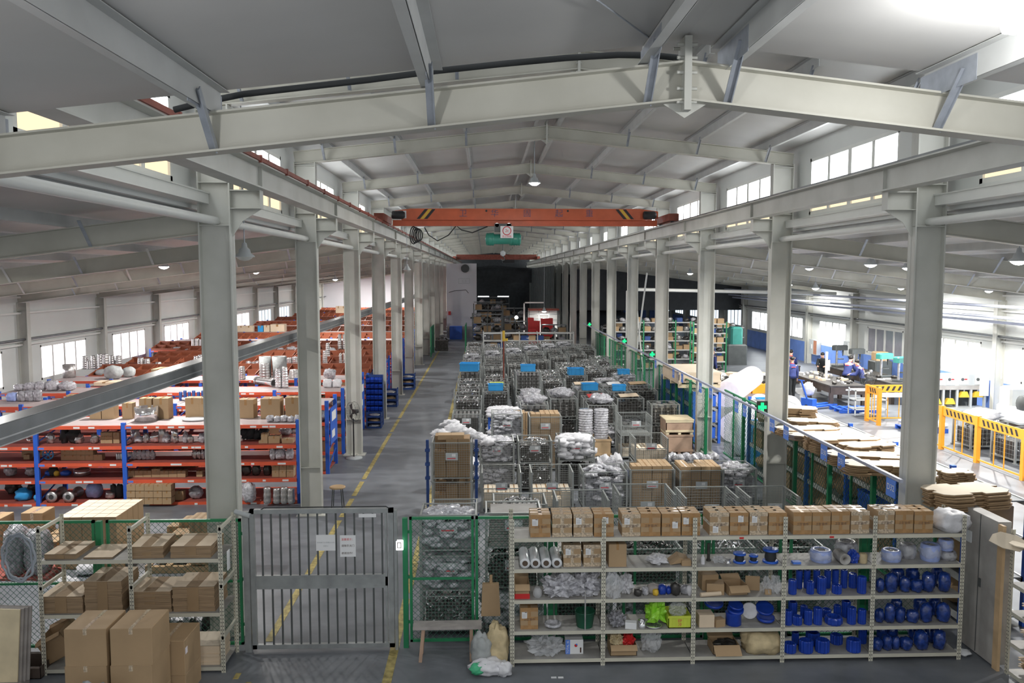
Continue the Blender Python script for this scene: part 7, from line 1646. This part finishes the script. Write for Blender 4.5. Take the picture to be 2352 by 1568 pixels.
for sx, X in ((1, x0+1.25), (-1, x1-1.25)):
    for i in range(3): q = X+sx*i*.12; MB().hull8([(q-.05-sx*.13, -.176, 7.0), (q+.05-sx*.13, -.176, 7.0), (q+.05-sx*.13, -.171, 7.0), (q-.05-sx*.13, -.171, 7.0), (q-.05+sx*.13, -.176, 7.31), (q+.05+sx*.13, -.176, 7.31), (q+.05+sx*.13, -.171, 7.31), (q-.05+sx*.13, -.171, 7.31)]).build('hazard_stripe', 'black' if i != 1 else 'yellow', o)
MB().bx(x0+.45, x0+.75, -.176, -.172, 7.02, 7.26, 0).bx(x0+.5, x0+.7, -.18, -.176, 7.05, 7.22, 1).build('rating_plate', ['paper', 'ink'], o)
for px, ch in ((1064, '卫'), (1136, '华'), (1210, '固'), (1283, '起'), (1352, '重')):
    text('crane_letter', ch, .26, (PY(px, 495, CY)[0], -.178, 7.17), UPR, 'crane_ink', o)
for px in (1117, 1303): MB().cyl((PY(px, 485, CY)[0], -.178, 7.26), (PY(px, 485, CY)[0], -.16, 7.26), .035, n=10).build('hole_mark', 'hole', o)
T(o, 'orange overhead travelling crane bridge with hazard stripes', 'crane')
hx = PY(1155, 540, CY)[0]
o = E('chain_hoist', (hx, CY, 0)); MB().bx(-.2, .2, -.12, .12, 6.68, 6.86).build('trolley_frame', 'gate_dark', o)
for sx in (-.14, .14): MB().lathe([(.05, -.12), (.05, .12)], 12, axis='y', c=(sx, 0, 6.83)).build('trolley_wheel', 'steel_dull', o)
MB().lathe([(.0, -.42), (.13, -.40), (.15, -.34), (.15, -.22), (.12, -.2), (.12, .15), (.145, .16), (.145, .40), (.10, .43), (0, .43)], 18, axis='x', c=(0, 0, 6.50)).build('drum_motor', 'motor_green', o)
for q in (-.38, -.3, -.24, .2, .26, .32, .38): MB().lathe([(.155, q), (.155, q+.015)], 18, axis='x', c=(0, 0, 6.5)).build('cooling_fin', 'motor_green', o)
MB().bx(-.06, .24, -.20, -.17, 6.52, 6.80).build('sign_board', 'paper', o); MB().lathe([(.085, -.002), (.105, -.002), (.105, .0), (.085, .0), (.085, -.002)], 20, axis='y', c=(.09, -.202, 6.69)).build('red_circle', 'red_print', o)
text('printed_text', '2t', .10, (.09, -.205, 6.69), UPR, 'red_print', o); text('printed_text', '禁止超载', .055, (.09, -.205, 6.555), UPR, 'red_print', o)
MB().cyl((.0, 0, 6.4), (.0, 0, 6.22), .012, n=6).build('hoist_chain', 'gate_dark', o); MB().lathe([(.02, 6.10), (.06, 6.13), (.06, 6.20), (.02, 6.23)], 10).build('hook_block', 'cab_grey', o)
MB().tube([(.0, 0, 6.10), (.04, 0, 6.06), (.03, 0, 6.01), (-.02, 0, 6.0), (-.04, 0, 6.04)], .012, 6).build('hook', 'gate_dark', o)
o.scale = (1.35, 1.2, 1.35); o.location.z = -6.86*.35
T(o, 'green electric hoist with white sign hanging from the orange crane', 'hoist')
def sag(name, pts, r, lab, m='rubber'):
    T(MB().tube(pts, r, 6).build(name, m), lab, 'cable')
def cpt(px, py, dy=.25): x, z = PY(px, py, CY+dy); return (x, CY+dy, z)
sag('festoon_cable', [cpt(*p) for p in ((1120, 520), (1085, 534), (1060, 528), (1048, 518), (1030, 540), (1005, 553), (985, 540), (975, 522))], .02, 'black festoon cable looping under the crane beam')
b = MB()
for k in range(4): b.tube([cpt(950+4*k+math.cos(t)*8, 540+math.sin(t)*(20-2*k), .1*k) for t in [2*PI*i/16 for i in range(16)]], .02, 5, closed=True)
b.tube([cpt(955, 522), cpt(957, 535)], .03, 6); T(b.build('cable_bundle', 'rubber'), 'bundled loops of black cable under the left end of the crane', 'cable')
o = E('travelling_crane', (0, 90, 0)); MB().bx(-3.0, 5.7, -.25, .25, 6.80, 7.35).build('box_girder', 'crane_rust', o)
for X in (x0, x1): MB().bx(X-.15, X+.15, -1.1, 1.1, 6.87, 7.15).build('end_carriage', 'crane_rust', o)
T(o, 'second crane bridge, dark red, far down the hall', 'crane'); MB().bx(2.0, 3.3, -.3, .3, 6.45, 6.8).build('hoist_body', 'black', o)
# near-wall details on the white partition
o = E('wall_fan', (-1.55, 68.1, 5.72)); MB().lathe([(.3, -.1), (.34, 0), (.3, .1), (.1, .1)], 18, axis='y').build('fan_ring', 'gate_dark', o); T(o, 'dark round fan high on the white partition', 'fan')
b = MB()
for a in ((-2.1, -1.2, 4.88, 4.9), (-2.1, -1.2, 4.48, 4.5), (-1.8, -1.5, 4.6, 4.62), (-1.8, -1.5, 4.76, 4.78)): b.bx(a[0], a[1], -.02, 0, a[2], a[3])
for x in (-2.1, -1.2, -1.8, -1.5): b.bx(x, x+.02, -.02, 0, 4.5 if x in (-2.1, -1.2) else 4.6, 4.9 if x in (-2.1, -1.2) else 4.78)
T(b.build('wall_marks', 'cab_grey'), 'faint rectangular outline marks on the white partition', 'marks').location = (0, 68.18, 0)
b = MB().tube([(-2.9, 0, 3.75), (-2.4, 0, 3.9), (-1.5, 0, 3.95), (-1.3, 0, 3.7)], .02, 5); T(b.build('wall_cable', 'rubber'), 'loose dark cable across the white partition', 'cable').location = (0, 68.15, 0)
T(MB().bx(-2.95, -2.75, 68.0, 68.2, 1.9, 2.2).build('fire_alarm', 'red'), 'small red box at the left of the white partition', 'alarm box'); T(MB().bx(-1.15, -.85, 68.1, 68.2, 1.6, 1.72).build('small_plate', 'gate_dark'), 'small dark plate low on the white partition', 'plate')
for i, (x, w_, h) in enumerate(((-2.3, 1.0, 1.05), (-.75, .35, 1.2))): T(MB().rbx(x-w_/2, x+w_/2, 66.6, 67.4, 0, h, .02).build('blue_cabinet', 'blue_paint'), 'blue cabinet at the foot of the white partition, %s' % ('wide left one', 'narrow right one')[i], 'cabinet')
# green barriers near the far left of the aisle
for i, (pa, pb, h) in enumerate(((( 990, 820), (1000, 845), 1.9), ((1069, 818), (1078, 790), 2.0))):
    xa, ya = PZ(*pa); fence = E('green_mesh_gate', (xa, ya, 0)); b = MB(); b.bx(-.03, .03, -.03, .03, 0, h); b.bx(-.03, .03, 3.0, 3.06, 0, h); b.bx(-.02, .02, 0, 3, h-.05, h); b.build('gate_frame', 'green', fence)
    b = MB(); n = len(b.v); chainlink(b, 0, 3, .1, h-.05, pitch=.15, r=.006); b.xf(Matrix.Rotation(PI/2, 4, 'Z'), 0); b.build('chain_link', 'wire_green', fence); T(fence, 'green mesh gate leaf beside the far end of the aisle, %s' % ('left', 'right')[i], 'gate')
x, y = PZ(1015, 805); heap_put('dark', x, y, 0, 1.0, .9, .9, 'on the aisle floor by the far green gate', 1, 50); 
# white open rack across the far end of the cage field
def frack(n, bay, lv, h, d=.6, m='purlin_grey'):
    o = E('open_rack')
    for i in range(n+1):
        for y in (0, d): MB().bx(i*bay-.03, i*bay+.03, y-.03, y+.03, 0, h).build('upright', m, o)
    for z in lv:
        for i in range(n): MB().bx(i*bay, (i+1)*bay, -.02, d+.02, z-.06, z).build('shelf', m, o)
    return o
o = frack(5, 1.08, [.4, .85, 1.3, 1.75], 1.8); o.location = (-.05, 49.3, 0); T(o, 'low white-beamed rack across the far end of the cages', 'rack')
for i in range(22):
    l = i % 3; x = .1+5.1*((i*7) % 22)/22; put(('fr', i % 4), (lambda: carton_body(.4, .4, .3).build('carton', 'kraft')) if i % 4 == 0 else (lambda: MB().blob((0, 0, 0), (.25, .2, .16), .4, 2.5, 12, 8, 9, .9).build('dark_part', 'steel_dark')) if i % 4 == 1 else (lambda: carton_body(.45, .4, .28).build('dark_box', 'blue_dark')) if i % 4 == 2 else (lambda: MB().blob((0, 0, 0), (.22, .2, .14), .4, 2.5, 12, 8, 4, .9).build('white_part', 'wrap')),
        (x, 49.6, [.4, .85, 1.3][l]+.002), 0, 'box or part on the far white-beamed rack, %s shelf, place %s' % (ORD[l], ORD[i % 20]) + (' end' if i > 19 else ''), 'goods on the far white-beamed rack', 'goods')
# dark store beyond: racks, machines, red panels, lit booth
for i, (x, y, w_, h) in enumerate(((.2, 56, 2.0, 2.6), (2.2, 58, 1.6, 2.2), (.3, 63, 2.2, 3.0), (2.4, 66, 1.8, 2.6), (.8, 76, 3.0, 3.2), (4.6, 54, 1.6, 1.9))):
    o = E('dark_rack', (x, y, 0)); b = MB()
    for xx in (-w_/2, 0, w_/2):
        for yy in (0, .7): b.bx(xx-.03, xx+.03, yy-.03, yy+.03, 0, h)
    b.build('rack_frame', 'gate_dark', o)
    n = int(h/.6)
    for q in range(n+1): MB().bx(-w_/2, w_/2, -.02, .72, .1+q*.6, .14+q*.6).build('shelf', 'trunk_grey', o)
    T(o, 'dark loaded rack in the dim far hall, %s' % ORD[i], 'rack')
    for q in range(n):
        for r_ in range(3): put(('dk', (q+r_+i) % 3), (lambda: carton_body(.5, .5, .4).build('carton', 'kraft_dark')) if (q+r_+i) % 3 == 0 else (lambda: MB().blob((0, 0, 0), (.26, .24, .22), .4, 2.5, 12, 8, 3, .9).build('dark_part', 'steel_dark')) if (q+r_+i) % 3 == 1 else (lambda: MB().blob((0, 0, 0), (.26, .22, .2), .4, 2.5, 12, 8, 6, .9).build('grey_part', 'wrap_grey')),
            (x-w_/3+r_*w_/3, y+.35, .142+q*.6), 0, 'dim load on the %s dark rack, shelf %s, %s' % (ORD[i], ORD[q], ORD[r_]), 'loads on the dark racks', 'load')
for i, (a, c, t, b_, Y) in enumerate(((1213, 1226, 730, 757, 58), (1226, 1240, 737, 757, 58.1), (1243, 1270, 731, 755, 58), (1217, 1232, 757, 780, 57))):
    p, q = PY(a, t, Y), PY(c, b_, Y); T(MB().bx(p[0], q[0], Y, Y+.5, 0, p[1]).build('red_screen', 'red'), 'bright red panel in the dim far hall, %s' % ORD[i], 'panel')
o = E('lit_booth', (0, 61, 0)); p, q = PY(1215, 713, 61), PY(1284, 760, 61); 
MB().bx(p[0], q[0], 1.5, 1.55, 0, p[1]).build('booth_wall', 'wall_white', o); b = MB()
for t in range(4): xx = p[0]+(q[0]-p[0])*t/3; b.bx(xx-.03, xx+.03, -.03, .03, 0, p[1])
b.bx(p[0], q[0], -.03, .03, p[1]-.3, p[1]-.26); b.bx(p[0], q[0], -.03, .03, p[1]-.72, p[1]-.68); b.build('booth_frame', 'gate_dark', o)
MB().bx(p[0], q[0], -.1, 1.6, p[1], p[1]+.12).build('booth_roof', 'crane_rust', o); T(o, 'white lit booth with a dark frame far down the hall', 'booth')
lx_, lz_ = PY(1250, 718, 60.5); lamp(lx_, 60.6, lz_+.1, 'glaring lamp in front of the far white booth', 160)
T(MB().bx(2.9, 3.0, 61, 61.1, 0, 3.2).bx(2.9, 4.4, 61, 61.1, 3.1, 3.2).build('booth_post', 'frame_white'), 'thin white frame left of the lit booth', 'frame')
for px in (1186,): x, z = PY(px, 729, 58); T(MB().blob((x, 58, z-.1), (.12, .1, .12), .1).build('small_lamp', 'lamp_glow'), 'small bright lamp above the far racks', 'lamp')
for i, (a, c) in enumerate(((1098, 1123), (1143, 1169))): p, q = PY(a, 681, 100), PY(c, 681, 100); T(MB().bx(p[0], q[0], 100, 100.2, p[1]-.06, p[1]+.06).build('tube_lamp', 'daylight'), 'thin bright tube lamp deep in the dark end, %s' % ('left', 'right')[i], 'lamp')
# ================================================================ lamps of the hall, with added fill lamps
SIDE = 370
RSIDE = 420
MAIN = 300
lamp(1.25, 20.6, 7.50, 'glaring round lamp hanging from the ridge of the high roof', MAIN, scale=.75)
for i, y in enumerate((1.0, 32.6, 44.6)): lamp(1.25, y, 7.6 if i else 6.3, 'added round fill lamp under the ridge, %s' % ('over the near shelves', 'deeper in the hall', 'far down the hall')[i], MAIN*(.75, .9, .7)[i], scale=.6)  # lamps added along the ridge for even fill; the nearest is out of view
for px, py, Y, nm in ((2340, 600, 14.3, 'near the right edge above the barrier'), (2000, 608, 20.2, 'above the work benches'), (1873, 662, 33.0, 'above the people in blue'), (1585, 628, 40.0, 'above the far parts shelving')):
    x, z = PY(px, py, Y); lamp(x, Y, z, 'bright bowl lamp hanging in the right aisle, '+nm, RSIDE, scale=.8)
for i, (x, y, k) in enumerate(((15.5, 15.0, 1.2), (16.8, 27.0, 1.3), (17.0, 33.2, 1.0), (17.0, 45.4, 1.0), (10.8, 27.2, .8), (11.0, 21.2, .8))): lamp(x, y, abeam_z(x)+.14, 'added fill lamp tucked between the beams of the right aisle roof, %s' % ORD[i], RSIDE*k, scale=.7)  # extra lamps added among the beams to brighten the right aisle and wall
for px, py, Y, nm, lit in ((562, 590, 13.2, 'beside the first left column', False), (770, 642, 43.4, 'over the far racks', True), (935, 620, 31.4, 'by the fifth left column', False)):
    x, z = PY(px, py, Y); lamp(x, Y, z, 'bowl lamp hanging in the left aisle, '+nm, SIDE if lit else 0, lit, scale=.75)
for i, (x, y, k) in enumerate(((-9, 15, .8), (-8, 21, .8), (-9, 27, .9), (-9, 33, .9), (-10, 45, 1), (-10, 57, 1), (-10, 69, 1.2), (-7.5, 80, 2.2), (-12.5, 80.5, 2.0))): lamp(x, y, abeam_z(x)+.14, 'added fill lamp tucked between the beams over the orange racks, %s' % ORD[i], SIDE*k, scale=.7)  # lamps added up in the roof to light the racks and white end wall
# bare bulb added under the near roof to brighten the upper right
o = E('ceiling_bulb', (2.75, 4.3, 6.62)); MB().lathe([(.0, -.12), (.06, -.10), (.08, -.04), (.05, .03), (.03, .05)], 14).build('bulb_glass', 'lamp_glow', o); MB().cyl((0, 0, .04), (0, 0, .14), .035, n=10).build('socket', 'paper', o)
T(o, 'added bare bulb brightening the near low roof at the upper right', 'lamp'); l = bpy.data.lights.new('added_fill_light', 'POINT'); l.energy = 70; l.shadow_soft_size = .1; q = bpy.data.objects.new('added_fill_light', l); C.objects.link(q); q.location = (2.75, 4.3, 6.35)

o = E('ceiling_bulb', (-2.2, 1.2, 6.2)); MB().lathe([(.0, -.12), (.06, -.10), (.08, -.04), (.05, .03), (.03, .05)], 14).build('bulb_glass', 'lamp_glow', o); MB().cyl((0, 0, .04), (0, 0, .30), .035, n=10).build('socket', 'paper', o)  # second bulb, added out of view to lighten the near roof sheeting
T(o, 'added bare bulb out of view, lighting the near low roof over the camera', 'lamp'); l = bpy.data.lights.new('added_fill_light', 'POINT'); l.energy = 185; l.shadow_soft_size = .15; q = bpy.data.objects.new('added_fill_light', l); C.objects.link(q); q.location = (-2.2, 1.2, 5.9)
